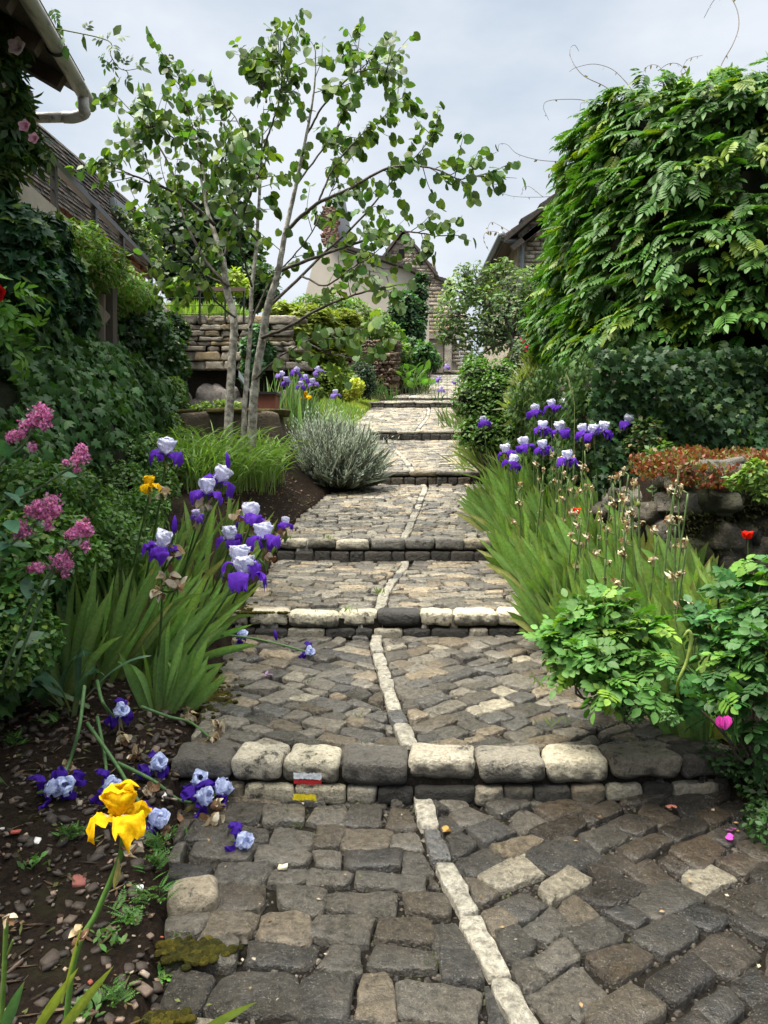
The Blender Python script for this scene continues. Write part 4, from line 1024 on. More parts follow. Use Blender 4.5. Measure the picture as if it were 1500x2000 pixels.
def surface_leaves(mb, pts, nv, T, size, base, g, hang=0.8, var=0.3, alt=None, p_alt=0.0, lift=0.06, sv=0.35, tilt=0.35):
    n = len(pts); nn = nrm(nv + g.normal(0, tilt, (n, 3)) + UP * 0.25)
    ax = nrm(-UP * hang + rand_unit(n, g) * 0.6)
    scatter(mb, T, pts + nv * g.uniform(0, lift, (n, 1)), ax, nn, size * g.uniform(1 - sv, 1 + sv, n), colors(n, g, base, var, 0.1, alt, p_alt))

# ================================================================== ivy on the left bank and terrace wall
G_IVY = (0.028, 0.066, 0.018); G_DARK = (0.013, 0.034, 0.012); G_MID = (0.035, 0.085, 0.018); G_LIGHT = (0.085, 0.16, 0.025); G_YEL = (0.16, 0.2, 0.03)
PROF = np.array([(0, 0.0), (0.06, 0.45), (0.16, 0.95), (0.42, 1.30), (0.72, 1.42), (0.80, 1.75), (0.86, 2.2), (0.9, 2.9)])
def bank(y, s):
    """point on the bank: s runs 0..1 from the foot to the top of the wall"""
    t = np.linspace(0, 1, len(PROF)); o_ = np.interp(s, t, PROF[:, 0]); h = np.interp(s, t, PROF[:, 1])
    x = xbank(y) - o_; zb_ = ground(xbank(y) + 0.0, y); top = 3.72 + 0.0 * y
    f = np.clip((top - zb_) / 2.9, 0.2, 1.3); hh = h * np.where(h > 1.42, f, np.minimum(1, f * 1.1))
    bump = 0.12 * np.sin(y * 2.1 + s * 5) * np.sin(s * 9 + y) + 0.07 * np.sin(y * 5.3 + s * 11)
    return np.stack([x + bump, y, zb_ + hh], -1)
gv = np.random.default_rng(41)
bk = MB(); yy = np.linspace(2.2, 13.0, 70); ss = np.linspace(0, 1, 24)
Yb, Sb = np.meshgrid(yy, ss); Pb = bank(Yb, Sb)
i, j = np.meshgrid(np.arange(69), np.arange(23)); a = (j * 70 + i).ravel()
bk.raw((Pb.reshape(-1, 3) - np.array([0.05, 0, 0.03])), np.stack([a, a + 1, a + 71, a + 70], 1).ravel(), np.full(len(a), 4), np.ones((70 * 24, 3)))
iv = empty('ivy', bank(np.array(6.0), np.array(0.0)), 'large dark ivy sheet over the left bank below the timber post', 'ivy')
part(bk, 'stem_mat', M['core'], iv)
def bank_pts(n, g, smin, smax, ymin=2.3, ymax=12.9, dens=None):
    y = ymin + (ymax - ymin) * g.uniform(0, 1, n) ** 1.35; s = g.uniform(smin, smax, n)
    p = bank(y, s); e = 0.02
    nv = nrm(np.cross(bank(y, s + e) - bank(y, s - e), bank(y + e, s) - bank(y - e, s)))
    nv = np.where((nv[:, 0:1] < 0) , -nv, nv); return p, nv, y, s
p_, n_, y_, s_ = bank_pts(21000, gv, 0.02, 0.66)
k_ = (np.sin(y_ * 1.7 + s_ * 6) + np.sin(y_ * 3.3 - s_ * 9)) > -1.35
mb = MB(); surface_leaves(mb, p_[k_], n_[k_], IVY, 0.075, G_IVY, gv, lift=0.13, alt=(0.06, 0.13, 0.03), p_alt=0.10); part(mb, 'foliage', M['gloss_leaf'], iv)
iw = empty('ivy', bank(np.array(7.5), np.array(0.8)), 'mixed dark ivy hanging on the upper left terrace wall under the handrail', 'ivy')
p_, n_, y_, s_ = bank_pts(12000, gv, 0.62, 0.93, 3.2)
mb = MB(); surface_leaves(mb, p_, n_, IVY, 0.085, (0.03, 0.072, 0.02), gv, lift=0.22, alt=(0.07, 0.14, 0.025), p_alt=0.16); part(mb, 'foliage', M['gloss_leaf'], iw)
# yellow green winter jasmine, white climbing rose and other climbers over the parapet
bush('jasmine', [(165, 478, 7.4, 42), (205, 512, 7.9, 42), (180, 530, 7.6, 42), (238, 552, 8.4, 40), (140, 455, 7.0, 26), (268, 572, 9.2, 30), (225, 590, 8.4, 26), (130, 500, 7.0, 30)], 4300, NARROW, 0.085, G_LIGHT,
     'feathery yellow green jasmine spilling over the left wall under the handrail', 'shrub', 51, droop=0.5, alt=(0.2, 0.2, 0.05), p_alt=0.12, stem=False, foot=P(200, 560, 8.0))
bush('climbing_rose', [(250, 452, 11.5, 34), (275, 470, 11.8, 34), (285, 500, 12.2, 36), (225, 425, 11, 22)], 2000, LEAF, 0.07, (0.05, 0.095, 0.03),
     'pale flowered rambler behind the sloping end of the handrail', 'shrub', 52, stem=False, foot=P(250, 520, 10.5), alt=(0.55, 0.53, 0.42), p_alt=0.22)
bush('creeper', [(285, 640, 10.5, 48), (310, 690, 11.5, 50), (260, 600, 9.6, 40), (330, 650, 12.0, 40), (300, 750, 11.5, 50), (335, 720, 12.2, 36), (275, 690, 10.5, 42), (240, 660, 9.4, 40)], 5200, IVY, 0.08, (0.028, 0.062, 0.02),
     'dark creeper hanging beside the stone back wall at the end of the terrace', 'creeper', 53, stem=False, foot=P(300, 780, 11.5), alt=(0.4, 0.38, 0.25), p_alt=0.03)
bush('creeper', [(95, 460, 6.0, 40), (60, 470, 5.4, 44), (110, 530, 6.1, 46), (30, 440, 5.0, 44), (60, 560, 5.4, 60), (20, 520, 5.0, 50), (130, 590, 6.6, 50)], 4200, IVY, 0.095, (0.02, 0.055, 0.022),
     'glossy broad leaved creeper on the left wall below the brick house', 'creeper', 54, mat='gloss_leaf', stem=False, foot=P(60, 640, 5.6), alt=(0.10, 0.17, 0.03), p_alt=0.12, droop=0.6)
bush('undergrowth_plant', [(240, 960, 5.4, 60), (200, 1010, 4.8, 60), (280, 1000, 5.2, 50), (230, 1060, 4.5, 60), (160, 1000, 4.3, 50), (310, 950, 6.2, 40), (290, 890, 6.6, 45), (250, 900, 6.2, 50), (160, 1090, 3.9, 50)], 6500, QUAD, 0.038, (0.055, 0.11, 0.025),
     'bushy light green small leaved plant between the pink valerian and the irises', 'plant', 55, stem=False, foot=at(230, 1080, 0.1))
bush('undergrowth_plant', [(60, 980, 3.7, 85), (100, 1060, 3.6, 75), (30, 1080, 3.4, 80), (140, 960, 4.0, 55), (20, 1190, 3.3, 70), (60, 1250, 3.3, 60), (15, 1290, 3.2, 60)], 6500, QUAD, 0.036, (0.045, 0.10, 0.022),
     'bushy green plant filling the left edge below the pink valerian', 'plant', 56, stem=False, foot=at(40, 1350, 0.05), alt=(0.12, 0.18, 0.03), p_alt=0.15)

# rose climbing the near house with a long arching cane against the sky
cr = empty('climbing_rose', P(5, 500, 5.4), 'climbing rose on the near house with a long cane arching across the sky', 'rose')
gq = np.random.default_rng(61)
cane = smooth_line([P(-40, 45, 5.2), P(10, 35, 5.2), P(60, 48, 5.2), P(130, 60, 5.2), (P(212, 80, 5.2)), P(216, 108, 5.2), P(238, 136, 5.2), P(276, 133, 5.2)], 40)
mb = MB(); tube(mb, cane, [0.008, 0.004, 0.002], 5, (0.10, 0.12, 0.05))
for a_, b_ in (((90, 55), (108, 20)), ((120, 58), (125, 85)), ((160, 66), (163, 78)), ((215, 105), (208, 128)), ((240, 135), (250, 155))):
    tube(mb, smooth_line([P(*a_, 5.2), (P(*a_, 5.2) + P(*b_, 5.2)) / 2 + gq.normal(0, 0.01, 3), P(*b_, 5.2)], 8), 0.003, 4, (0.09, 0.1, 0.04))
part(mb, 'cane', M['twig'], cr)
mb = MB()
lp = [(100, 15, -60), (108, 30, -80), (112, 45, -70), (122, 72, -80), (126, 88, -80), (118, 80, 180), (163, 66, -90), (165, 60, 60), (215, 72, 130), (222, 70, 60), (226, 76, 20), (218, 86, -60), (205, 78, 170), (210, 115, -120), (218, 118, -80), (206, 110, 170), (228, 125, 60), (240, 128, 60), (252, 125, 70), (262, 130, 20), (272, 128, 40), (276, 134, -20), (245, 150, -60), (250, 158, -70), (238, 148, -150), (232, 122, 100)]
for px, py, an in lp:
    a3 = np.array([math.cos(R(an)), gq.normal(0, 0.3), math.sin(R(an))])
    scatter(mb, CLIMB if gq.uniform() < 0.5 else LEAF, P(px, py, 5.2)[None], a3[None], (rand_unit(1, gq) * 0.6 + np.array([0, -0.8, 0.4])), gq.uniform(0.07, 0.11), colors(1, gq, (0.05, 0.09, 0.03)))
cl_ = px_clumps([(5, 60, 5.2, 30), (0, 130, 5.2, 35), (15, 220, 5.3, 30), (5, 280, 5.3, 30), (-10, 340, 5.3, 30), (20, 180, 5.3, 20), (40, 50, 5.2, 16), (60, 280, 5.6, 22), (80, 285, 5.6, 14)])
blob_leaves(mb, cl_, 420, CLIMB, 0.17, (0.035, 0.075, 0.022), gq, droop=0.4, alt=(0.1, 0.15, 0.03), p_alt=0.25)
part(mb, 'foliage', M['leaf'], cr)
def rose_bloom(mb, c, r, col, g):
    for k, (n, rr, op) in enumerate(((5, 1.0, 0.35), (5, 0.75, 0.9), (4, 0.5, 1.5), (3, 0.3, 2.2))):
        for i in range(n):
            an = 2 * math.pi * i / n + k * 0.6 + g.uniform(-0.2, 0.2); d = np.array([math.cos(an), -0.5, math.sin(an)])
            ax = nrm(d + np.array([0, -0.6, 0.1]) * op)
            scatter(mb, ROUND, (c + d * r * 0.05)[None], ax[None], (np.array([[0, -1.0, 0.1]]) - d * 0.3), r * rr * 1.05, np.array([col]) * g.uniform(0.85, 1.1))
for px, py, r in ((36, 95, 0.065), (50, 248, 0.045), (68, 272, 0.04), (8, 168, 0.02)):
    mb = MB(); rose_bloom(mb, P(px, py, 5.1), r, (0.72, 0.6, 0.58) if py < 200 else (0.75, 0.42, 0.5), gq); part(mb, 'bloom', M['petal'], cr)
rr_ = empty('rose', P(2, 640, 4.0), 'single red rose bloom with broad green leaves at the left picture edge', 'rose')
mb = MB(); rose_bloom(mb, P(-2, 574, 4.0), 0.055, (0.45, 0.01, 0.012), gq); part(mb, 'bloom', M['petal'], rr_)
mb = MB(); blob_leaves(mb, px_clumps([(25, 570, 4.1, 22), (60, 620, 4.3, 25), (20, 640, 4.2, 30), (45, 690, 4.3, 25)]), 30, CLIMB, 0.16, (0.07, 0.15, 0.03), gq); part(mb, 'foliage', M['leaf'], rr_)
mb = MB(); tube(mb, smooth_line([P(-20, 760, 4.1), P(-5, 660, 4.05), P(-2, 580, 4.0)], 10), 0.005, 5, (0.06, 0.1, 0.03)); part(mb, 'stem', M['twig'], rr_)

# ================================================================== the slender multi-stemmed tree
D0 = 8.2
ct = empty('slender_tree', at(470, 890, 0.0, 6), 'slender three stemmed tree with pale bark and round leaves beside the path', 'tree')
gt = np.random.default_rng(7)
def LP(l, d0=D0, dj=0.0):
    n = len(l); return [P(a, b, d0 + dj * k / max(1, n - 1)) for k, (a, b) in enumerate(l)]
trunks = [([(444, 905), (448, 800), (455, 700), (460, 620), (446, 560), (438, 500), (420, 440), (405, 380), (395, 320)], [0.054, 0.043, 0.038, 0.026, 0.010], 0.3),
          ([(488, 915), (493, 820), (500, 740), (512, 660), (524, 600), (545, 530), (560, 450), (580, 360), (600, 260), (615, 170), (618, 90)], [0.054, 0.044, 0.04, 0.026, 0.014, 0.005], -0.3),
          ([(474, 890), (476, 800), (482, 720), (488, 640), (492, 560), (502, 470), (508, 380), (515, 290), (520, 200)], [0.03, 0.026, 0.022, 0.016, 0.005], 0.5)]
twig_starts = []
for l, rr, dj in trunks:
    mb = MB(); pts = smooth_line(LP(l, D0, dj), 60); pts[3:] += np.cumsum(gt.normal(0, 0.002, (len(pts) - 3, 3)), 0)
    tube(mb, pts, rr, 9, (1, 1, 1)); part(mb, 'trunk', M['bark'], ct)
    twig_starts += [(pts[k], nrm(pts[min(k + 2, len(pts) - 1)] - pts[k - 1])) for k in range(int(len(pts) * 0.55), len(pts), 2)]
limbs = [([(446, 560), (410, 520), (375, 460), (355, 400), (340, 330), (300, 260), (262, 215), (222, 175)], .5), ([(420, 440), (380, 400), (330, 372), (280, 355), (230, 332), (200, 322)], -.5), ([(405, 380), (390, 300), (372, 240), (352, 180), (348, 130)], .7),
         ([(395, 320), (370, 290), (330, 265), (290, 250), (250, 262)], -.8), ([(512, 660), (560, 640), (620, 605), (690, 575), (745, 560), (800, 548)], -1.0), ([(500, 740), (545, 700), (600, 670), (660, 650), (720, 640)], -1.4),
         ([(524, 600), (590, 540), (650, 480), (710, 420), (770, 350), (830, 280), (848, 255)], .6), ([(560, 450), (620, 400), (690, 370), (760, 330), (840, 325), (900, 345), (945, 340)], -.7), ([(545, 530), (620, 500), (700, 470), (770, 450), (830, 455), (858, 462)], -.4),
         ([(580, 360), (630, 290), (680, 220), (705, 150), (700, 95)], .7), ([(600, 260), (640, 200), (690, 150), (740, 140), (765, 150)], -.4), ([(508, 380), (490, 300), (470, 250), (445, 215), (425, 205)], .5), ([(515, 290), (540, 210), (545, 150), (540, 105)], -.6), ([(502, 470), (450, 400), (440, 330), (430, 290)], -.9),
         ([(520, 200), (510, 160), (500, 130)], .2), ([(460, 620), (420, 590), (385, 530), (330, 480), (300, 440)], -.6), ([(488, 640), (520, 560), (600, 460), (650, 360), (690, 290)], .9), ([(492, 560), (470, 480), (480, 400), (520, 330)], -1.0), ([(600, 670), (640, 690), (690, 700), (740, 705)], -.5), ([(590, 540), (640, 560), (690, 530), (730, 510), (775, 480)], -1.0),
         ([(620, 400), (650, 330), (700, 270), (750, 230), (785, 195)], .3), ([(446, 560), (400, 540), (360, 545), (325, 560)], .8), ([(438, 500), (460, 430), (470, 360), (480, 310)], .4), ([(650, 480), (700, 500), (760, 530), (815, 500)], .9)]
lm = MB()
for l, dj in limbs:
    base_r = 0.02 if len(l) > 5 else 0.012
    pts = smooth_line([P(a, b, D0 + dj * (0.15 + k / (len(l) - 1))) for k, (a, b) in enumerate(l)], 40); pts[2:] += np.cumsum(gt.normal(0, 0.0045, (len(pts) - 2, 3)), 0) * 0.8
    tube(lm, pts, [base_r, base_r * 0.6, 0.003], 6, (0.24, 0.21, 0.19))
    twig_starts += [(pts[k], nrm(pts[min(k + 2, len(pts) - 1)] - pts[k - 1])) for k in range(int(len(pts) * 0.25), len(pts))]
leafp = []; leafa = []
for p0, t0 in twig_starts:
    low = p0[2] < P(0, 400, D0)[2]
    lr_ = low and p0[0] > P(560, 0, D0)[0]
    if gt.uniform() < (0.66 if lr_ else 0.32 if low else 0.04): continue
    if gt.uniform() < 0.62:
        d = nrm(t0 * 0.6 + rand_unit(1, gt)[0] * 0.8 + UP * 0.25); L = gt.uniform(0.12, 0.5)
        e = p0 + d * L + UP * gt.normal(0, 0.03); m = (p0 + e) / 2 + gt.normal(0, 0.02, 3)
        pts = smooth_line([p0, m, e], 8); tube(lm, pts, [0.005, 0.0018], 4, (0.18, 0.15, 0.14))
        for k in range(2, len(pts)):
            for _ in range(1 if gt.uniform() < 0.62 else 2):
                if gt.uniform() < 0.82: leafp.append(pts[k]); leafa.append(d)
    elif gt.uniform() < 0.75:
        for _ in range(gt.integers(1, 4)): leafp.append(p0 + gt.normal(0, 0.025, 3)); leafa.append(t0)
part(lm, 'limb', M['bark'], ct)
leafp = np.array(leafp); leafa = np.array(leafa); n = len(leafp)
st_ = nrm(leafa + rand_unit(n, gt) * 1.0); pos = leafp + st_ * gt.uniform(0.02, 0.05, (n, 1))
ax = nrm(st_ * 0.6 - UP * 0.75 + rand_unit(n, gt) * 0.35); nv = nrm(rand_unit(n, gt) + UP * 0.6 + np.array([0, -0.4, 0]))
mb = MB(); scatter(mb, ROUND, pos, ax, nv, 0.088 * gt.uniform(0.6, 1.25, n), colors(n, gt, (0.054, 0.1, 0.024), 0.45, 0.14, (0.15, 0.22, 0.035), 0.16)); part(mb, 'crown', M['leaf'], ct)

# ================================================================== trees and shrubs behind
bush('conifer', [(350, 480, 20, 55), (395, 440, 20.5, 50), (330, 430, 21, 45), (370, 540, 20, 55), (420, 510, 20.5, 50), (310, 500, 20, 40), (360, 400, 21, 35), (440, 460, 21, 36), (405, 570, 20, 45)], 9000, QUAD, 0.19, G_DARK,
     'dark bushy evergreen tree behind the wooden topped railing', 'tree', 71, core=0.8, foot=P(365, 650, 20))
bush('hedge_shrub', [(325, 450, 24, 40), (295, 480, 24, 35), (420, 420, 25, 35), (470, 500, 24, 45), (500, 560, 23, 45)], 3500, QUAD, 0.2, (0.028, 0.06, 0.018), 'mid green leafy tree behind the dark evergreen', 'tree', 72, core=0.7, foot=P(440, 640, 24))
bush('shrub', [(455, 548, 15.5, 22), (470, 560, 15.5, 18), (440, 565, 15.5, 16)], 900, LEAF, 0.10, (0.2, 0.26, 0.03), 'small bright yellow green shrub above the stone back wall', 'shrub', 73, stem=False, foot=P(455, 600, 15.5))
bush('japanese_maple', [(560, 650, 14.5, 50), (610, 630, 15, 52), (650, 660, 15.3, 45), (580, 700, 14.6, 42), (630, 690, 15, 42), (550, 610, 15, 32), (670, 625, 15.6, 34), (605, 725, 14.8, 30)], 6500, ACER, 0.13, (0.13, 0.16, 0.022), 'spreading golden green maple shrub left of the dry stone wall', 'shrub', 74, stem=False, up=1.2, squash=0.6, core=0.45)
bush('shrub', [(640, 745, 14.6, 32), (680, 755, 14.8, 26), (610, 760, 14.4, 24), (660, 730, 15, 26)], 2600, QUAD, 0.075, (0.13, 0.19, 0.03), 'low lime green shrub at the edge of the lawn', 'shrub', 75, stem=False, core=0.6)
bush('shrub', [(694, 757, 14.2, 16), (684, 768, 14.2, 12)], 700, QUAD, 0.06, (0.26, 0.28, 0.04), 'pale yellow low cushion plant beside the lawn', 'plant', 76, stem=False)
bush('box_bush', [(708, 730, 22, 26), (712, 755, 22, 26), (700, 745, 21.8, 20)], 1800, QUAD, 0.07, (0.02, 0.045, 0.022), 'dark rounded bush in front of the dry stone wall', 'bush', 77, stem=False, core=0.7)
bush('wall_top_shrub', [(640, 610, 27, 38), (690, 618, 27, 34), (735, 635, 27, 30), (762, 655, 26.8, 24), (600, 615, 27, 36), (700, 645, 26.6, 22), (785, 690, 27.5, 20), (790, 730, 27, 18), (650, 655, 26.5, 24), (665, 690, 25.8, 16)], 5200, LEAF, 0.15, (0.075, 0.14, 0.03), 'mixed light green plants growing over the dry stone wall', 'plant', 78, stem=False, alt=(0.16, 0.2, 0.05), p_alt=0.2)
bush('ivy', [(790, 600, 33, 30), (800, 640, 33, 32), (780, 625, 33, 30), (815, 575, 34, 20), (812, 610, 33.5, 24), (795, 670, 33, 30), (765, 640, 33, 20), (822, 548, 35, 14)], 4200, QUAD, 0.19, (0.024, 0.062, 0.022), 'ivy climbing the corner between the cream house and the stone house', 'ivy', 79, stem=False, core=0.8, foot=P(795, 720, 33))
bush('garden_shrub', [(800, 690, 29, 30), (830, 690, 28, 20), (785, 710, 28, 22), (845, 705, 29, 16)], 2000, QUAD, 0.17, (0.035, 0.085, 0.025), 'leafy dark shrub below the ivy near the house door', 'shrub', 80, core=0.7)
# large leaved plants at the far left of the path
gg_ = np.random.default_rng(83)
hp = empty('rhubarb', P(775, 770, 26.5), 'broad leaved rhubarb like clump left of the upper path', 'plant')
mb = MB(); sp = MB()
for k in range(70):
    c = P(gg_.uniform(772, 838), 775, gg_.uniform(26, 28.5)); c[2] = float(ground(c[0], c[1])); h = gg_.uniform(0.25, 0.95); d = nrm(np.array([gg_.normal(0, .5), -0.3 + gg_.normal(0, .5), 0.3]))
    e = c + UP * h + d * 0.2; tube(sp, smooth_line([c, c + UP * h * 0.6, e], 6), 0.012, 4, (0.12, 0.18, 0.05))
    scatter(mb, LEAF, e[None], (d + UP * 0.2)[None], (UP + d * 0.3 + gg_.normal(0, .2, 3))[None], gg_.uniform(0.3, 0.5), colors(1, gg_, (0.06, 0.13, 0.03)))
part(mb, 'foliage', M['leaf'], hp); part(sp, 'stem', M['twig'], hp)

# right: small tree, shrubs
st2 = empty('fruit_tree', P(1000, 760, 14.0), 'small open fruit tree right of the upper path in front of the stone house', 'tree')
gf = np.random.default_rng(90)
cl = px_clumps([(900, 570, 14, 38), (930, 545, 14.2, 32), (880, 610, 13.8, 34), (950, 590, 14, 38), (1000, 560, 14.2, 38), (1040, 560, 14.4, 38), (985, 610, 14, 38), (910, 650, 13.8, 36), (950, 640, 13.8, 36), (1030, 610, 14.3, 38), (1060, 600, 14.6, 36), (970, 660, 14, 30), (870, 650, 13.8, 24), (1015, 655, 14.2, 32), (1060, 650, 14.5, 30), (930, 700, 13.8, 24), (985, 520, 14.3, 18), (968, 532, 14.3, 16), (1060, 545, 14.6, 26), (905, 530, 14, 14)])
mb = MB(); blob_leaves(mb, cl, 5600, LEAF, 0.085, (0.085, 0.14, 0.055), gf, up=0.7, shell=0.3, alt=(0.16, 0.2, 0.1), p_alt=0.15); part(mb, 'crown', M['leaf'], st2)
mb = MB(); tube(mb, smooth_line([P(1000, 775, 14), P(990, 720, 14), P(1002, 680, 14), P(985, 640, 14)], 14), [0.09, 0.05], 8, (0.12, 0.10, 0.08)); part(mb, 'trunk', M['twig'], st2)
mb = MB(); twigs(mb, P(992, 665, 14), cl, gf, 0.035, (0.05, 0.04, 0.035)); part(mb, 'limb', M['twig'], st2)
bush('shrub', [(930, 740, 11.5, 40), (960, 770, 11.3, 42), (915, 780, 11.2, 34), (975, 735, 11.6, 34), (940, 805, 11.2, 40), (980, 805, 11.2, 38), (1000, 770, 11.4, 34), (925, 715, 11.8, 26), (945, 850, 11, 40), (985, 850, 11, 38), (915, 845, 11, 26), (1010, 830, 11.2, 30)], 6500, QUAD, 0.06, (0.05, 0.105, 0.02), 'dense green small leaved shrub right of the path behind the irises', 'shrub', 91, core=0.6)
bush('grassy_plant', [(1040, 760, 10.5, 34), (1065, 790, 10, 34), (1020, 800, 10.2, 30), (1055, 720, 11, 30), (1080, 760, 10.2, 30)], 3500, SLIM, 0.17, (0.12, 0.15, 0.055), 'dry feathery green plant at the foot of the wisteria', 'plant', 92, droop=-0.8)
bush('shrub', [(1040, 680, 12.5, 32), (1075, 660, 12.5, 30), (1020, 700, 12.3, 28), (1070, 705, 12, 30)], 2600, LEAF, 0.07, (0.05, 0.09, 0.04), 'green shrub with red blooms left of the wisteria', 'shrub', 93, alt=(0.1, 0.06, 0.045), p_alt=0.15)
for px, py, d_, col, lab, rr in ((1032, 665, 12, (0.5, 0.02, 0.07), 'crimson flower cluster near the left edge of the wisteria', 0.07), (1056, 694, 11.6, (0.5, 0.03, 0.05), 'small red flower on the shrub left of the wisteria', 0.04), (1038, 712, 11.5, (0.6, 0.12, 0.05), 'orange red poppy above the dry feathery plant', 0.035), (1026, 737, 11, (0.62, 0.06, 0.03), 'scarlet poppy low beside the dry feathery plant', 0.035)):
    fo = empty('red_flower', P(px, py + 25, d_), lab, 'flower', 'red flowers left of the wisteria')
    mb = MB(); c = P(px, py, d_)
    if rr > 0.05:
        for _ in range(26):
            q = c + gf.normal(0, 1, 3) * np.array([0.045, 0.03, 0.07]); scatter(mb, ROUND, q[None], rand_unit(1, gf), rand_unit(1, gf), 0.035, colors(1, gf, col))
    else:
        for k in range(5):
            an = 2 * math.pi * k / 5; d = np.array([math.cos(an), -0.3, math.sin(an)]); scatter(mb, ROUND, c[None], d[None], np.array([[0, -1.0, 0.4]]), rr * 1.3, colors(1, gf, col))
    part(mb, 'petal', M['petal'], fo)
    mb = MB(); tube(mb, [P(px + 3, py + 45, d_), c], 0.005, 4, (0.06, 0.1, 0.03)); part(mb, 'stem', M['twig'], fo)
bush('bank_plant', [(1180, 760, 7.4, 34), (1150, 800, 7.3, 34), (1110, 770, 8.2, 34), (1220, 790, 6.8, 34), (1265, 850, 6.2, 34), (1290, 900, 5.8, 34), (1240, 870, 6.3, 30), (1200, 830, 6.8, 34), (1130, 740, 8.4, 34), (1310, 950, 5.4, 34), (1320, 1000, 5.1, 30)], 3600, QUAD, 0.05, (0.045, 0.085, 0.025), 'loose weedy growth along the foot of the right garden wall', 'plant', 94, stem=False, alt=(0.2, 0.16, 0.08), p_alt=0.12)
# ================================================================== wisteria over the right garden wall
ws = empty('wisteria', (3.0, 7.5, 0.9), 'huge dark green wisteria mass on the right garden wall under the sky', 'climber')
gs_ = np.random.default_rng(101)
WC = []      # the crown: overlapping mounds (centre, radii)
def wc(px, py, d, rx, ry=None, rz=None): WC.append((P(px, py, d), np.array([rx, ry or rx, rz or rx])))
for a in ((1290, 300, 8.2, .62, .7, .55), (1400, 270, 7.9, .65, .8, .55), (1500, 260, 7.7, .7, .8, .5), (1240, 360, 8.4, .6, .8, .6), (1350, 390, 7.6, .75, .7, .6), (1480, 400, 7.3, .8, .7, .65), (1620, 380, 7.4, .8, .8, .7),
          (1190, 440, 9.0, .55, .9, .6), (1270, 480, 7.9, .65, .7, .6), (1390, 520, 7.2, .8, .6, .55), (1520, 540, 7.0, .8, .7, .6), (1160, 540, 9.4, .5, .9, .6), (1230, 600, 8.2, .6, .8, .55), (1340, 630, 7.3, .75, .6, .5), (1470, 650, 7.0, .8, .6, .45),
          (1138, 620, 10.0, .45, .8, .55), (1165, 680, 8.9, .42, .8, .45), (1120, 560, 10.8, .35, .8, .5), (1135, 690, 9.6, .3, .7, .35), (1620, 620, 7.0, .9, .7, .6), (1140, 470, 10.2, .4, .9, .5), (1230, 690, 7.9, .55, .6, .35), (1180, 330, 9.4, .5, .7, .5), (1195, 265, 9.0, .42, .6, .42), (1150, 400, 9.8, .4, .8, .5), (1100, 630, 10.4, .42, .8, .55), (1250, 235, 8.5, .45, .6, .4), (1560, 220, 8.2, .6, .8, .5)): wc(*a)
def mound_leaves(mb, cl, n, T, size, base, g, alt=None, p_alt=0.0, droop=0.5, face=None, inner=0.55):
    ar = np.array([r[0] * r[1] for c, r in cl]); idx = g.choice(len(cl), n, p=ar / ar.sum())
    c = np.array([q[0] for q in cl])[idx]; r = np.array([q[1] for q in cl])[idx]
    d = rand_unit(n, g); k = inner + (1 - inner) * g.uniform(0, 1, n) ** 0.4
    lump = 1 + 0.16 * np.sin(d[:, 0] * 6 + idx) * np.sin(d[:, 2] * 7 + idx * 2.1) 
    pos = c + d * r * (k * lump)[:, None]
    keep = np.ones(n, bool)
    for q, rr in cl:                        # leave out what is buried deep in the neighbouring mounds
        e = (((pos - q) / rr) ** 2).sum(1); keep &= e > 0.45
    pos, d, idx = pos[keep], d[keep], idx[keep]; n = len(pos)
    nv = nrm(d * 0.55 + UP * 0.75 + rand_unit(n, g) * 0.35)
    out_ = d * np.array([1, 1, 0.2]); ax = nrm(out_ - UP * droop + rand_unit(n, g) * 0.45)
    scatter(mb, T, pos, ax, nv, size * g.uniform(0.65, 1.25, n), colors(n, g, base, 0.28, 0.08, alt, p_alt))
mb = MB(); mound_leaves(mb, WC, 11500, WIST, 0.235, (0.036, 0.092, 0.014), gs_, alt=(0.14, 0.21, 0.02), p_alt=0.16); part(mb, 'foliage', M['gloss_leaf'], ws)
edge = px_clumps([(1105, 500, 10.5, 28), (1100, 560, 10.6, 32), (1098, 620, 10.4, 34), (1108, 680, 10.0, 30), (1115, 440, 10.3, 26), (1140, 390, 9.8, 26), (1105, 590, 10.2, 30), (1130, 720, 9.5, 22), (1145, 330, 9.8, 24), (1180, 260, 9.0, 26), (1165, 290, 9.4, 22), (1250, 225, 8.4, 24), (1330, 185, 8.0, 24), (1420, 170, 7.9, 26), (1480, 180, 7.7, 26), (1092, 640, 10.6, 24), (1085, 410, 10.6, 16), (1200, 735, 7.6, 26), (1290, 740, 7.2, 24), (1370, 738, 7.0, 26), (1450, 745, 6.9, 26), (1150, 745, 8.4, 24), (1495, 730, 6.9, 26), (1330, 755, 7.0, 16)])
mb = MB(); blob_leaves(mb, edge, 1500, WIST, 0.21, (0.09, 0.17, 0.02), gs_, droop=0.5, shell=0.3); part(mb, 'young_foliage', M['leaf'], ws)
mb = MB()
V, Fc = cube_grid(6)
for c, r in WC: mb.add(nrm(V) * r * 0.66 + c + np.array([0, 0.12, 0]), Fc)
part(mb, 'dark_filler', M['core'], ws)  # solid dark mounds added behind the leaf sprays to block light
mb = MB()
for k in range(10):
    q = np.array([2.0 + 0.35 * k + gs_.normal(0, 0.1), 6.75 + gs_.uniform(0, .2), 0.8]); c = WC[gs_.integers(len(WC))][0]
    tube(mb, smooth_line([q, q + UP * 1.2 + gs_.normal(0, .1, 3), (q + c) / 2 + UP * 0.6, c], 14), [0.04, 0.015], 6, (0.1, 0.085, 0.07))
part(mb, 'branch', M['twig'], ws)
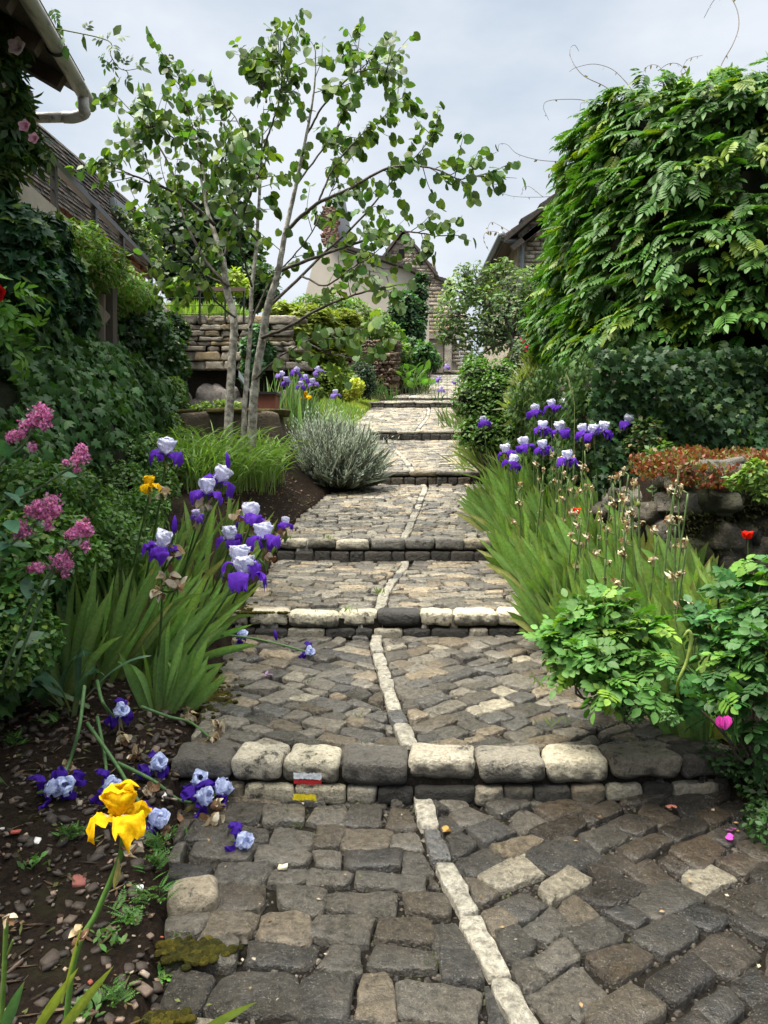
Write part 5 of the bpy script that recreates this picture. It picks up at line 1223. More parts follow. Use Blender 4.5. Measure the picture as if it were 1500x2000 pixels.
tend = [([(1400, 150), (1412, 120), (1432, 85), (1443, 50), (1438, 15), (1420, -10), (1395, 0), (1375, 35)], .007), ([(1395, 158), (1415, 135), (1432, 127)], .004), ([(1240, 185), (1222, 160), (1195, 135), (1160, 125), (1125, 132), (1112, 140)], .005), ([(1210, 190), (1180, 168), (1140, 148), (1118, 120), (1113, 97), (1122, 88), (1131, 100)], .005),
        ([(1280, 172), (1292, 150), (1290, 132), (1275, 126), (1262, 132), (1261, 142)], .004), ([(1285, 138), (1305, 125), (1325, 125), (1340, 140), (1343, 160)], .004), ([(1330, 160), (1332, 135), (1345, 115), (1372, 108)], .004), ([(1170, 212), (1140, 196), (1100, 194), (1068, 198), (1062, 212), (1072, 235)], .005), ([(1155, 250), (1156, 220), (1148, 202), (1135, 202), (1133, 215)], .004),
        ([(1125, 312), (1090, 315), (1050, 312), (1010, 300), (990, 282), (975, 282), (973, 295)], .005), ([(1100, 382), (1050, 385), (1000, 383), (965, 372), (950, 380)], .004), ([(1060, 384), (1035, 365), (1022, 366), (1020, 380)], .0035), ([(995, 452), (975, 440), (960, 434), (953, 445), (955, 458)], .0035), ([(990, 460), (965, 452), (948, 455), (945, 470), (955, 490)], .0035), ([(1105, 335), (1080, 335), (1070, 345)], .003)]
lf_ = MB()
for l, r in tend:
    mb = MB()
    d = 8.2 if l[0][0] > 1180 else 9.8
    pts = smooth_line([P(a, b, d + 0.1 * k) for k, (a, b) in enumerate(l)], 36); tube(mb, pts, [r, r * 0.4], 5, (0.13, 0.11, 0.10))
    for k in range(2, len(pts) - 2, 5):
        if gs_.uniform() < 0.7: scatter(lf_, LEAF, pts[k][None], (rand_unit(1, gs_) - UP), rand_unit(1, gs_), gs_.uniform(0.03, 0.06), np.array([[0.16, 0.12, 0.08]]))
    part(mb, 'tendril', M['twig'], ws)
for px, py in ((1385, 150), (1396, 143), (1392, 158), (1455, 150), (1460, 142), (1105, 330), (1115, 325), (1100, 340), (1090, 312)):
    scatter(lf_, CLIMB, P(px, py, 8.2 if px > 1200 else 9.6)[None], (rand_unit(1, gs_) * 0.5 - UP), rand_unit(1, gs_), 0.16, np.array([[0.2, 0.15, 0.09]]))
part(lf_, 'bronze_foliage', M['leaf'], ws)
# ivy on the right garden wall
ir = empty('ivy', (2.6, 6.5, 0.8), 'dense dark ivy over the right garden wall below the wisteria', 'ivy')
n = 10500; xx = gs_.uniform(1.72, 4.4, n); zz = gs_.uniform(0.75, 2.4, n); bump = 0.16 * np.sin(xx * 3.1 + zz * 2) * np.sin(zz * 4 + xx) + 0.12
pts = np.stack([xx, 6.72 - 0.07 * (xx - 1.96) - 0.12 - np.abs(bump) - 0.15 * (2.3 - zz) * 0.4, zz], 1)
mb = MB(); surface_leaves(mb, pts, np.tile(np.array([[-0.1, -1.0, 0.15]]), (n, 1)), IVY, 0.062, (0.016, 0.043, 0.012), gs_, lift=0.16, alt=(0.06, 0.11, 0.02), p_alt=0.14); 
n = 5000; yy = gs_.uniform(6.55, 10, n); zz = gs_.uniform(0.8, 2.45, n); pts = np.stack([np.full(n, 1.84) - 0.08 * np.sin(yy * 4 + zz * 3), yy, zz], 1)
surface_leaves(mb, pts, np.tile(np.array([[-1.0, -0.1, 0.1]]), (n, 1)), IVY, 0.062, (0.035, 0.07, 0.018), gs_, lift=0.2)
part(mb, 'foliage', M['gloss_leaf'], ir)
# stonecrop on the low rock wall, small fern like plants in its face
sd_ = empty('stonecrop', (2.3, 4.8, 1.42), 'rusty red stonecrop cushion along the top of the low rock wall', 'plant')
n = 14000; xx = gs_.uniform(1.72, 3.0, n); yy = gs_.uniform(4.56, 5.4, n); zz = 1.44 + 0.06 * np.sin(xx * 7) * np.sin(yy * 9) + gs_.uniform(-0.05, 0.09, n) - 0.25 * np.clip(4.75 - yy, 0, 1)
mb = MB(); m_ = gs_.uniform(size=n) < 0.6
col = np.where(m_[:, None], colors(n, gs_, (0.13, 0.035, 0.016)), colors(n, gs_, (0.10, 0.095, 0.03)))
scatter(mb, QUAD, np.stack([xx, yy, zz], 1), rand_unit(n, gs_) + UP * 0.9, rand_unit(n, gs_), 0.03 * gs_.uniform(0.6, 1.4, n), col); part(mb, 'foliage', M['leaf'], sd_)
bush('wall_fern', [(1475, 925, 4.3, 26), (1440, 940, 4.35, 16), (1490, 960, 4.3, 20)], 420, QUAD, 0.04, (0.09, 0.15, 0.03), 'yellow green small leaved plant on the face of the low rock wall', 'plant', 103, stem=False)
mb = MB(); n = 9000; xx = gs_.uniform(1.7, 3.0, n); yy = 4.72 + gs_.normal(0, 0.03, n) - 0.1 * gs_.uniform(0, 1, n); zz = 0.5 + 0.95 * gs_.uniform(0, 1, n) ** 0.6
k_ = (np.sin(xx * 9) * np.sin(zz * 11 + xx * 3) > -0.2)
scatter(mb, SLIM, np.stack([xx, yy, zz], 1)[k_], (rand_unit(n, gs_) + np.array([0, -0.7, -0.3]))[k_], rand_unit(n, gs_)[k_], 0.035, colors(n, gs_, (0.055, 0.06, 0.02))[k_])
o = mb.build('moss', M['moss']); o['kind'] = 'stuff'

# ================================================================== irises
IRG = (0.135, 0.22, 0.06)
def blade(mb, base, L, wd, az, lean, curve, g, col, tw=0.0, n=8):
    """a sword leaf: az = the compass direction it leans to, lean from upright, curve = extra bend towards the tip"""
    d = np.array([math.cos(az), math.sin(az), 0]); sd2 = np.array([-d[1], d[0], 0]) 
    fl = nrm(np.array([math.cos(az + math.pi / 2 + tw), math.sin(az + math.pi / 2 + tw), 0]))
    p = np.array(base, float); V = []; cc = []
    for i in range(n + 1):
        t = i / n; th = lean + curve * t * t
        tng = d * math.sin(th) + UP * math.cos(th)
        w_ = wd * (0.72 + 0.5 * t) if t < 0.5 else wd * (0.97 + 0.03) * (1 - ((t - 0.5) / 0.5) ** 2.0)
        w_ = max(w_, 0.0008); nrm_ = nrm(fl - tng * np.dot(tng, fl)); ln = np.cross(tng, nrm_)
        V += [p - ln * w_ / 2, p + nrm_ * w_ * 0.10, p + ln * w_ / 2]
        tip = np.array(col) * (0.7 + 0.5 * t); 
        if t < 0.2: tip = tip * 0.6 + np.array([0.15, 0.17, 0.06]) * 0.4
        if t > 0.93: tip = tip * 0.5 + np.array([0.2, 0.15, 0.06]) * 0.5
        cc += [tip * 0.9, tip * 1.3, tip * 1.05]
        p = p + tng * L / n
    fs = []
    for i in range(n):
        a = i * 3; fs += [(a, a + 1, a + 4, a + 3), (a + 1, a + 2, a + 5, a + 4)]
    mb.add(V, fs, np.array(cc))
def fan_mesh(mb, base, g, n=8, L=0.62, fan_az=0.0, spread=0.5, lean_az=None, lean=0.0, wd=0.036, curve=0.35, col=IRG):
    base = np.array(base, float)
    for k in range(n):
        s = (k - (n - 1) / 2) / max(1, (n - 1) / 2); th = s * spread + g.normal(0, 0.06)
        v = np.array([math.cos(fan_az), math.sin(fan_az)]) * math.sin(th)
        if lean_az is not None: v = v + np.array([math.cos(lean_az), math.sin(lean_az)]) * lean * g.uniform(0.7, 1.3)
        az = math.atan2(v[1], v[0]) if np.hypot(*v) > 1e-3 else g.uniform(0, 6.3); ln = math.asin(min(0.95, np.hypot(*v)))
        cv = curve * g.uniform(-0.1, 1.2) + (0.9 if g.uniform() < 0.06 else 0)
        c = np.array(col) * g.uniform(0.5, 1.4) * g.uniform(0.92, 1.08, 3)
        if g.uniform() < 0.035: c = np.array([0.18, 0.19, 0.06])
        blade(mb, base + np.array([math.cos(fan_az), math.sin(fan_az), 0]) * s * 0.035 + np.append(g.normal(0, 0.008, 2), -0.03), L * (1 - 0.28 * abs(s)) * g.uniform(0.8, 1.12), wd * g.uniform(0.75, 1.15), az, ln, cv, g, c, fan_az - az + g.normal(0, 0.35))
WHT = (0.78, 0.80, 0.9); PUR = (0.115, 0.028, 0.42); YEL = (0.86, 0.56, 0.008); LIL = (0.4, 0.33, 0.62)
def petal(kind, an, s, g, col, crush=0.0):
    """one iris petal: a standard that arches up over the middle, or a fall that droops; s is the flower's half height"""
    mb = MB(); nu, nv_ = 15, 13; V = []; cc = []
    d = np.array([math.cos(an), math.sin(an), 0]); sd2 = np.array([-d[1], d[0], 0]); ph = g.uniform(0, 6.3, 4); op = g.uniform(0.8, 1.25)
    for j in range(nv_ + 1):
        t = j / nv_
        if kind == 'standard':
            r = s * (0.10 + 0.58 * math.sin(math.pi * min(1, t * 0.9)) * op) * (1 - 0.25 * t); z = s * (0.04 + 1.28 * math.sin(t * 1.5)); wv = s * 1.12 * (math.sin(math.pi * (t * 0.74 + 0.08)) ** 0.8)
        else:
            r = s * (0.10 + 1.18 * math.sin(min(1.5, t * 1.65)) + 0.05 * t); z = s * (0.10 + 0.30 * math.sin(t * 2.6) - 1.0 * op * max(0, t - 0.40) ** 1.2 * 1.55); wv = s * 1.45 * (math.sin(math.pi * (t * 0.85 + 0.09)) ** 0.75) * (0.45 + 0.55 * t)
        for i in range(nu + 1):
            u = 2 * i / nu - 1; e = abs(u) ** 2.2
            ruf = s * 0.15 * (0.25 + e) * (math.sin(u * 3 + t * 13 + ph[0]) + 0.7 * math.sin(t * 23 + ph[1] + u * 5) + 0.35 * math.sin(t * 41 + u * 9 + ph[2])) * (0.3 + t)
            q = d * (r + (ruf if kind == 'standard' else 0) - s * (0.34 * e if kind == 'standard' else 0.05 * e)) + sd2 * u * wv * 0.62 + UP * (z + (ruf if kind != 'standard' else ruf * 0.4) - (s * 0.16 * e if kind != 'standard' else 0))
            if crush: q = q * (1 + crush * 0.5 * np.array([math.sin(u * 5 + t * 7 + ph[2]), math.sin(u * 4 - t * 9 + ph[3]), math.sin(t * 11 + u * 3 + ph[0])]))
            V.append(q)
            c = np.array(col) * (0.88 + 0.16 * math.sin(u * 9 + ph[2]) * 0.4 + 0.1 * g.normal(0, 0.6))
            if kind == 'fall' and t < 0.3 and abs(u) < 0.4: c = c * 0.35 + np.array(YEL if t < 0.2 else WHT) * 0.65
            cc.append(np.clip(c, 0.002, 0.9))
    mb.add(V, [(j * (nu + 1) + i, j * (nu + 1) + i + 1, (j + 1) * (nu + 1) + i + 1, (j + 1) * (nu + 1) + i) for j in range(nv_) for i in range(nu)], np.array(cc)); return mb
PROTO = {}
def flower_proto(key, s, std, fal, crush, seed):
    """meshes of one flower: centre, three standards, three falls"""
    g = np.random.default_rng(seed); res = []
    c = MB()
    for k in range(3):
        an = 2 * math.pi * k / 3; tube(c, [(0, 0, 0), (0.02 * math.cos(an), 0.02 * math.sin(an), s * 0.3), (0.035 * math.cos(an), 0.035 * math.sin(an), s * 0.42)], [0.008, 0.006], 5, np.array(std) * 0.85)
    tube(c, [(0, 0, -s * 0.55), (0, 0, 0.0), (0, 0, s * 0.15)], [0.007, 0.012, 0.008], 7, (0.12, 0.2, 0.05) if key != 'yellow' else (0.3, 0.28, 0.06))
    res.append(('flower', c.build('flower_mesh', M['petal']).data))
    for k in range(3):
        res.append(('standard', petal('standard', R(60 + 120 * k) + g.normal(0, 0.15), s, g, std, crush).build('standard_mesh', M['petal']).data))
    for k in range(3):
        res.append(('fall', petal('fall', R(120 * k) + g.normal(0, 0.2), s, g, fal, crush).build('fall_mesh', M['petal']).data))
    for o in [o for o in bpy.data.objects if o.name.startswith(('flower_mesh', 'standard_mesh', 'fall_mesh'))]: bpy.data.objects.remove(o)
    return res
S0 = 0.062
for k in range(4): PROTO['white', k] = flower_proto('white', S0, WHT, PUR, 0.0 if k < 3 else 0.15, 200 + k)
for k in range(3): PROTO['fallen', k] = flower_proto('fallen', S0, (0.60, 0.67, 0.88), (0.06, 0.018, 0.30), 0.35, 220 + k)
PROTO['yellow', 0] = flower_proto('yellow', S0 * 1.08, YEL, (0.84, 0.52, 0.006), 0.16, 231)
PROTO['lilac', 0] = flower_proto('lilac', S0, (0.66, 0.64, 0.8), (0.24, 0.15, 0.5), 0.05, 232)
PROTO['far', 0] = flower_proto('far', S0, (0.55, 0.5, 0.75), (0.13, 0.05, 0.38), 0.05, 233)
def add_flower(root, key, pos, g, size=1.0, rot=None):
    pr = PROTO[key]; org = np.array(root.location)
    f = bpy.data.objects.new('flower', pr[0][1]); C.objects.link(f); link_child(f, root); f.location = tuple(np.asarray(pos) - org)
    f.rotation_euler = rot if rot is not None else (g.normal(0, 0.18), g.normal(0, 0.18), g.uniform(0, 6.3)); f.scale = (size,) * 3
    for nme, me in pr[1:]:
        p = bpy.data.objects.new(nme, me); C.objects.link(p); link_child(p, f)
    return f
def bud(mb, c, d, L, g, col=PUR):
    d = nrm(np.asarray(d, float)); c = np.asarray(c, float)
    tube(mb, [c, c + d * L * 0.35, c + d * L * 0.7, c + d * L], [0.006, 0.013, 0.010, 0.002], 7, col)
def spathe(mb, c, d, g, L=0.06, col=(0.13, 0.19, 0.06)):
    for k in range(2):
        scatter(mb, NARROW, np.asarray(c)[None], (nrm(d) + rand_unit(1, g) * 0.18), rand_unit(1, g), L * g.uniform(1.2, 1.7), np.array([col]) * g.uniform(0.8, 1.2))
def withered(mb, c, g, s=0.05, n=9):
    c = np.asarray(c, float)
    for k in range(n):
        p = c + g.normal(0, s * 0.2, 3); d = nrm(rand_unit(1, g)[0] - UP * 0.5); side = nrm(np.cross(d, rand_unit(1, g)[0])); L = s * g.uniform(0.5, 1.0); V = []
        tw = g.uniform(-2, 2); nn = np.cross(d, side)
        for i in range(5):
            t = i / 4; w_ = s * 0.28 * math.sin(math.pi * (0.15 + 0.8 * t)); sv = side * math.cos(tw * t) + nn * math.sin(tw * t)
            q = p + d * L * t + nn * s * 0.3 * math.sin(t * 3 + k); V += [q - sv * w_, q + sv * w_]
        mb.add(V, [(2 * i, 2 * i + 1, 2 * i + 3, 2 * i + 2) for i in range(4)], np.array([(0.46, 0.36, 0.22), (0.5, 0.42, 0.3), (0.2, 0.11, 0.06), (0.56, 0.5, 0.38)][g.integers(4)]) * g.uniform(0.7, 1.2))
gi = np.random.default_rng(301)
def iris(flowers, base, label, group=None, fans=1, L=0.6, lean_az=None, lean=0.0, key='white', buds=(), dead=(), stem_r=0.0075, fan_n=6, mid=None, size=1.0, cat='iris'):
    """one iris: its leaf fan, its stem, its flower or flowers"""
    o = empty('iris', base, label, cat, group)
    if fans:
        mb = MB()
        for k in range(fans): fan_mesh(mb, np.asarray(base) + np.append(gi.normal(0, 0.05, 2), 0), gi, fan_n, L, gi.uniform(0, 3.14), 0.4, lean_az, lean)
        part(mb, 'foliage', M['leaf'], o)
    mb = MB(); sp = MB(); bd = MB(); dd = MB()
    tgt = [f[0] for f in flowers] + list(buds) + list(dead); main = np.asarray(tgt[0], float)
    base = np.asarray(base, float); m = mid if mid is not None else (base * 0.45 + main * 0.55 + gi.normal(0, 0.015, 3))
    pts = smooth_line([base, m, main - UP * S0 * 0.45], 22); tube(mb, pts, [stem_r, stem_r * 0.8, stem_r * 0.6], 7, (0.09, 0.16, 0.05))
    for q in tgt[1:]:
        q = np.asarray(q, float); k = int(np.argmin(np.linalg.norm(pts - (q - UP * 0.14), axis=1))); k = min(k, len(pts) - 4)
        tube(mb, smooth_line([pts[k], (pts[k] + q) / 2 - UP * 0.02, q - UP * 0.03], 8), stem_r * 0.7, 6, (0.09, 0.16, 0.05)); spathe(sp, q - UP * 0.07, UP, gi)
    spathe(sp, main - UP * 0.085, UP, gi, col=(0.3, 0.27, 0.12))
    part(mb, 'stem', M['leaf'], o); part(sp, 'bract_leaf', M['leaf'], o)
    for f in flowers:
        kk = f[1] if len(f) > 1 else (key, int(gi.integers(4 if key == 'white' else 3)))
        add_flower(o, kk, f[0], gi, size * gi.uniform(0.92, 1.08), f[2] if len(f) > 2 else None)
    for q in buds:
        bd = MB(); bud(bd, np.asarray(q) - UP * 0.03, UP + gi.normal(0, 0.2, 3), 0.085, gi); part(bd, 'bud', M['petal'], o)
    for q in dead:
        dd = MB(); withered(dd, q, gi, 0.055); part(dd, 'withered_bloom', M['dry'], o)
    return o
def gnd(p): return np.array([p[0], p[1], float(ground(p[0], p[1]))])
# --- the bed on the right of the path
WOR = [((945, 826), 9.2, 'lone white and violet iris farthest back beside the dark green shrub'),
       ((1045, 806), 7.6, 'back row bicolour iris nearest the dry feathery plant'),
       ((1078, 796), 7.4, 'highest back row bicolour iris, second from the feathery plant'),
       ((1103, 797), 7.2, 'wide white iris beside the grass spike in the back row'),
       ((1060, 840), 6.7, 'broad bicolour iris below the back row, over deep violet falls'),
       ((1096, 843), 6.6, 'white iris with narrow violet falls between two broad blooms'),
       ((1140, 846), 6.3, 'bicolour iris in the tight trio, the one toward the path'),
       ((1160, 850), 6.2, 'bicolour iris in the middle of the tight trio of blooms'),
       ((1178, 843), 6.2, 'bicolour iris in the tight trio, the one toward the ivy wall'),
       ((1205, 805), 6.6, 'all violet iris beside a white topped bloom near the ivy wall'),
       ((1220, 802), 6.5, 'tall white topped iris nearest the ivy covered garden wall'),
       ((1224, 828), 6.3, 'small white iris just below the tall one by the ivy wall'),
       ((990, 886), 7.2, 'white iris with wide violet falls leaning toward the path'),
       ((1000, 906), 6.9, 'smaller iris below the one leaning toward the path'),
       ((1024, 873), 6.7, 'half closed violet iris between the path side bloom and the group'),
       ((1061, 878), 6.3, 'iris with spreading violet falls in front of the right group'),
       ((1108, 900), 5.8, 'lowest front bicolour iris of the right bed with drooping violet falls')]
GR = 'white and violet irises in the right bed'
for (px, py), d, lab in WOR:
    q = P(px, py, d); b = gnd(q + np.array([0.05 + gi.normal(0, 0.06), gi.normal(0, 0.08), 0])); b[0] = max(b[0], float(xr(b[1])) + 0.05); b = gnd(b)
    key = ('white', int(gi.integers(4))); 
    if 'all violet' in lab: key = ('far', 0)
    iris([(q, key)], b, lab, GR, 1, 0.55, math.pi, 0.12)
fl = [(1000, 762, 'pale lilac iris'), ]
# dried flower stalks and leaf fans: a few kinds built once, then copied
def proto_fan(seed, n, L, with_stem, lean):
    g = np.random.default_rng(seed); o = empty('iris', (0, 0, 0)); mb = MB()
    fan_mesh(mb, (0, 0, 0), g, n, L, g.uniform(-0.5, 0.5), 0.34, math.pi, lean, 0.072, 0.4); fan_mesh(mb, (0.06, 0.05, 0), g, n - 2, L * 0.85, g.uniform(-0.6, 0.6), 0.38, math.pi, lean, 0.064, 0.4)
    part(mb, 'foliage', M['leaf'], o)
    if with_stem:
        mb = MB(); sp_ = MB(); H_ = L * g.uniform(1.15, 1.4); top = np.array([g.normal(-0.05, 0.05), g.normal(0, 0.05), H_]); pts = smooth_line([(0, 0, 0), top * 0.5 + g.normal(0, 0.015, 3), top], 16)
        tube(mb, pts, [0.0075, 0.005], 6, (0.11, 0.17, 0.06))
        for t in (1.0, 0.82, 0.68)[:g.integers(2, 4)]:
            q = pts[int(t * (len(pts) - 1))]; e = q + np.array([g.normal(0, 0.02), g.normal(0, 0.02), 0.02]); tube(mb, [q, e], 0.004, 5, (0.14, 0.18, 0.07)); dd = MB(); withered(dd, e + UP * 0.02, g, g.uniform(0.022, 0.034), 8); part(dd, 'withered_bloom', M['dry'], o); spathe(mb, e - UP * 0.03, UP, g, 0.04, (0.34, 0.28, 0.16))
        part(mb, 'stem', M['leaf'], o)
    return o
protos_fan = [proto_fan(400 + k, 6, 0.58 + 0.03 * (k % 3), False, (0.12, 0.3, 0.5)[k % 3]) for k in range(6)]
protos_dead = [proto_fan(420 + k, 6, 0.6, True, 0.15) for k in range(6)]
used = set()
def place(protos, k, pos, rz, sc, label, group):
    o = protos[k]
    if o.name in used: o = copy_tree(o)
    used.add(o.name); o.location = tuple(float(v) for v in pos); o.rotation_euler = (0, 0, rz); o.scale = (sc,) * 3
    tag(o, label, 'iris', group); return o
LF = 'green sword leaves of an iris without bloom in the right bed by the path'; LD = 'iris with tan withered blooms on stalks above leaves in the right bed'
for k in range(92):
    y = 3.7 + 5.6 * gi.uniform() ** 1.25; e = gi.uniform() ** 1.4; x = float(xr(y)) + 0.0 + e * np.interp(y, [3.7, 4.6, 9], [0.95, 0.85, 0.85])
    if y < 4.4 and x < xr(y) + 0.12: x += 0.15
    near = 1 - e
    place(protos_fan, int(gi.choice([0, 3]) if e > 0.5 else gi.choice([1, 4] if e > 0.15 else [2, 5])), gnd((x, y)), gi.normal(0, 0.35) + (0.2 if y < 5 else 0), gi.uniform(0.8, 1.18), LF, 'leafy irises in the right bed')
dl_px = [(1070, 880), (1085, 910), (1050, 925), (1040, 960), (1115, 925), (1150, 920), (1085, 980), (1120, 960), (1150, 945), (1130, 985), (1205, 970), (1215, 985), (1200, 965), (1245, 945), (1280, 915), (1290, 960), (1000, 955), (1020, 960), (1075, 945), (1180, 1010), (1140, 1030), (1155, 1025), (1210, 1030), (1250, 1010), (1310, 1015), (1315, 1045), (1160, 1060), (1195, 1055), (1255, 1085), (1240, 1080), (1060, 1050), (1070, 1080), (1260, 1120), (1310, 1100), (1290, 1010), (1345, 960), (1085, 930), (1230, 940), (1300, 1130), (1185, 940), (1100, 1020)]
for k, (px, py) in enumerate(dl_px):
    h = 0.74; q = at(px, py, h + 0.0, 3.2); 
    if q[0] < xr(q[1]) + 0.02: q = at(px, py, h, 3.2)
    b = gnd((max(q[0] + 0.03, float(xr(q[1])) + 0.03), q[1]))
    place(protos_dead, k % 6, b, gi.uniform(-0.7, 0.7), gi.uniform(0.9, 1.08), LD, 'withered irises in the right bed')
# poppies, a poppy seed head and a grass spike
def poppy(px, py, h, lab, r=0.035):
    c = at(px, py, h, 2.6); b = gnd(c + np.array([0.02, 0.05, 0])); o = empty('poppy', b, lab, 'poppy'); mb = MB()
    for k in range(5):
        an = 2 * math.pi * k / 5 + 0.3; d = np.array([math.cos(an), math.sin(an), 0.0]); scatter(mb, ROUND, (c - UP * 0.02)[None], (d * 0.55 + UP * 0.8)[None], (UP * 0.5 - d)[None], r * 1.5, colors(1, gi, (0.5, 0.018, 0.008)))
    part(mb, 'petal', M['petal'], o); mb = MB(); tube(mb, smooth_line([b, (b + c) / 2 + [0.02, 0, 0], c], 10), 0.0035, 5, (0.08, 0.13, 0.04)); part(mb, 'stem', M['leaf'], o)
poppy(1125, 998, 0.75, 'red poppy among the withered irises in the middle of the right bed'); poppy(1460, 1044, 0.6, 'red poppy in front of the low rock wall at the right edge')
for px, py, lab in ((1417, 922, 'round green poppy seed head on a tall stem before the rock wall'), (1247, 985, 'small green poppy seed head among withered irises')):
    c = at(px, py, 0.8, 3); b = gnd(c); o = empty('poppy', b, lab, 'poppy'); mb = MB(); V, Fc = cube_grid(5); mb.add(nrm(V) * np.array([.014, .014, .018]) + c, Fc, (0.16, 0.2, 0.05)); part(mb, 'seed_head', M['leaf'], o)
    mb = MB(); tube(mb, smooth_line([b, (b + c) / 2 + [0.02, 0, 0], c], 10), 0.004, 5, (0.1, 0.16, 0.05)); part(mb, 'stem', M['leaf'], o)
c0 = P(1122, 870, 6.4); o = empty('wild_grass', gnd(c0), 'single tall grass spike standing among the back row irises', 'grass'); mb = MB(); tube(mb, smooth_line([gnd(c0), P(1122, 830, 6.4), P(1120, 775, 6.4), P(1108, 735, 6.4)], 14), 0.003, 4, (0.2, 0.24, 0.1)); part(mb, 'stem', M['leaf'], o)
mb = MB()
for k in range(40):
    t = k / 40; q = P(1120, 775, 6.4) * (1 - t) + P(1107, 733, 6.4) * t; scatter(mb, SLIM, q[None], (nrm(P(1107, 733, 6.4) - P(1120, 775, 6.4)) + rand_unit(1, gi)[0] * 0.3)[None], rand_unit(1, gi), 0.045, np.array([[0.32, 0.33, 0.2]]))
part(mb, 'spike', M['leaf'], o)
# iris leaves farther up on the right and on the left, with pale far blooms
def clump(name, cx, cy, sx, sy, n, L, label, cat, seed, lean_az=None, lean=0.1, col=IRG, wd=0.032, curve=0.4, group=None):
    g = np.random.default_rng(seed); o = empty(name, gnd((cx, cy)), label, cat, group); mb = MB()
    for k in range(n): 
        x = cx + g.normal(0, sx); y = cy + g.normal(0, sy); fan_mesh(mb, gnd((x, y)), g, 6, L, g.uniform(0, 3.1), 0.4, lean_az, lean, wd, curve, col)
    part(mb, 'foliage', M['leaf'], o); return o
clump('iris_clump', 1.62, 12.2, 0.14, 0.7, 26, 0.75, 'arching yellow green iris leaves leaning over the path edge below the fruit tree', 'iris', 431, math.pi, 0.45, (0.15, 0.21, 0.07))
clump('iris_clump', 1.75, 10.3, 0.14, 0.4, 12, 0.6, 'shorter green iris leaves in front of the dense shrub by the path', 'iris', 432, math.pi, 0.4, (0.12, 0.19, 0.055))
clump('iris_clump', P(590, 800, 11.5)[0], 11.6, 0.3, 0.3, 30, 0.85, 'tall pale green iris leaves left of the lawn behind the grey bush', 'iris', 433, 0.0, 0.1, (0.13, 0.22, 0.09))
clump('grassy_clump', P(715, 770, 24)[0], 24.2, 0.7, 0.3, 26, 0.8, 'dark green strap leaves below the dry stone wall', 'plant', 434, None, 0.1, (0.05, 0.10, 0.03), 0.03)
clump('iris_clump', P(812, 765, 29)[0], 29.5, 0.4, 0.3, 18, 0.7, 'dark green sword leaves beside the upper path', 'iris', 435, None, 0.1, (0.06, 0.12, 0.04), 0.03)
clump('iris_clump', P(905, 770, 17)[0] + 0.15, 17.5, 0.15, 0.5, 14, 0.7, 'far iris leaves with lilac blooms beside the upper steps', 'iris', 436, math.pi, 0.3, (0.12, 0.18, 0.06))
FARF = [(548, 735, 11.4, 'far violet iris nearest the tree trunks over the pale green leaves'), (578, 728, 11.6, 'far deep violet iris at the top of the left clump'), (596, 742, 11.3, 'far violet white iris low in the left clump'), (588, 755, 11.2, 'lowest far violet iris of the left clump'), (622, 727, 11.8, 'far lilac iris standing apart over the lime shrub'), (655, 772, 11.6, 'pale far iris beside the lawn above the grey bush'), (560, 748, 11.3, 'small far violet iris under the one nearest the trunks'), (612, 750, 11.5, 'far violet iris beside the lone lilac one')]
for px, py, d, lab in FARF:
    q = P(px, py, d); iris([(q, ('far', 0) if 'lilac' not in lab and 'pale' not in lab else ('lilac', 0))], gnd(q), lab, 'far irises left of the lawn', 0)
q = P(598, 776, 11.2); iris([(q, ('yellow', 0))], gnd(q), 'far yellow iris among pale green leaves left of the lawn', None, 0)
for px, py, d, lab in ((873, 718, 17, 'highest lilac iris before the far stone stairs'), (905, 735, 16.5, 'lilac iris on the side of the dense shrub near the far stairs'), (857, 742, 17.3, 'lilac iris on the path side of the far stairs'), (918, 732, 16, 'second lilac iris nearest the dense green shrub'), (862, 762, 17, 'lower lilac iris beside the upper steps'), (890, 745, 17, 'lilac iris between the far stairs and the shrub')):
    q = P(px, py, d); iris([(q, ('lilac', 0))], gnd(q), lab, 'lilac irises by the far stairs', 0)
# ================================================================== left bed: irises
GL = 'leafy irises in the left bed'
LL = [((128, 1358), 9, .68, 0, 0.0, 'upright fan of broad iris leaves nearest the left edge of the photo'), ((165, 1345), 7, .66, 0, 0.1, 'iris leaf fan just right of the outermost upright fan'), ((215, 1322), 7, .72, 0.1, 0.25, 'iris leaf fan leaning over from below the pink valerian'),
      ((255, 1300), 7, .74, 0.0, 0.45, 'iris leaf fan leaning far towards the path above the low broad fan'), ((312, 1392), 9, .46, 0, 0.1, 'low broad iris leaf fan on the moss at the path edge'), ((350, 1386), 7, .40, 0, 0.25, 'short iris leaf fan nearest the mossy cobbles'),
      ((285, 1330), 7, .66, 0, 0.5, 'long slanting iris leaves just behind the low broad fan'), ((335, 1290), 7, .64, 0, 0.55, 'iris leaves slanting over the second step end'), ((375, 1250), 6, .55, 0, 0.4, 'iris fan at the end of the second step'), ((425, 1205), 6, .5, 0, 0.3, 'pale iris fan over the end of the white kerb stones'),
      ((300, 1230), 7, .7, 0, 0.3, 'iris fan in the middle of the left bed'), ((250, 1225), 7, .68, 0, 0.2, 'iris fan beside the bushy light green plant'), ((470, 1130), 6, .5, 0, 0.3, 'yellowing iris fan beside the third step'), ((505, 1085), 6, .45, 0, 0.3, 'bright green iris fan at the end of the third step'),
      ((540, 1078), 5, .36, 0, 0.8, 'flat lying iris leaves pointing to the third step'), ((405, 1120), 7, .62, 0, 0.2, 'iris fan under the tallest white blooms'), ((355, 1150), 7, .62, 0, 0.15, 'iris fan behind the dried blooms of the left bed'), ((445, 1060), 6, .55, 0, 0.15, 'slim iris fan in front of the arching daylily')]
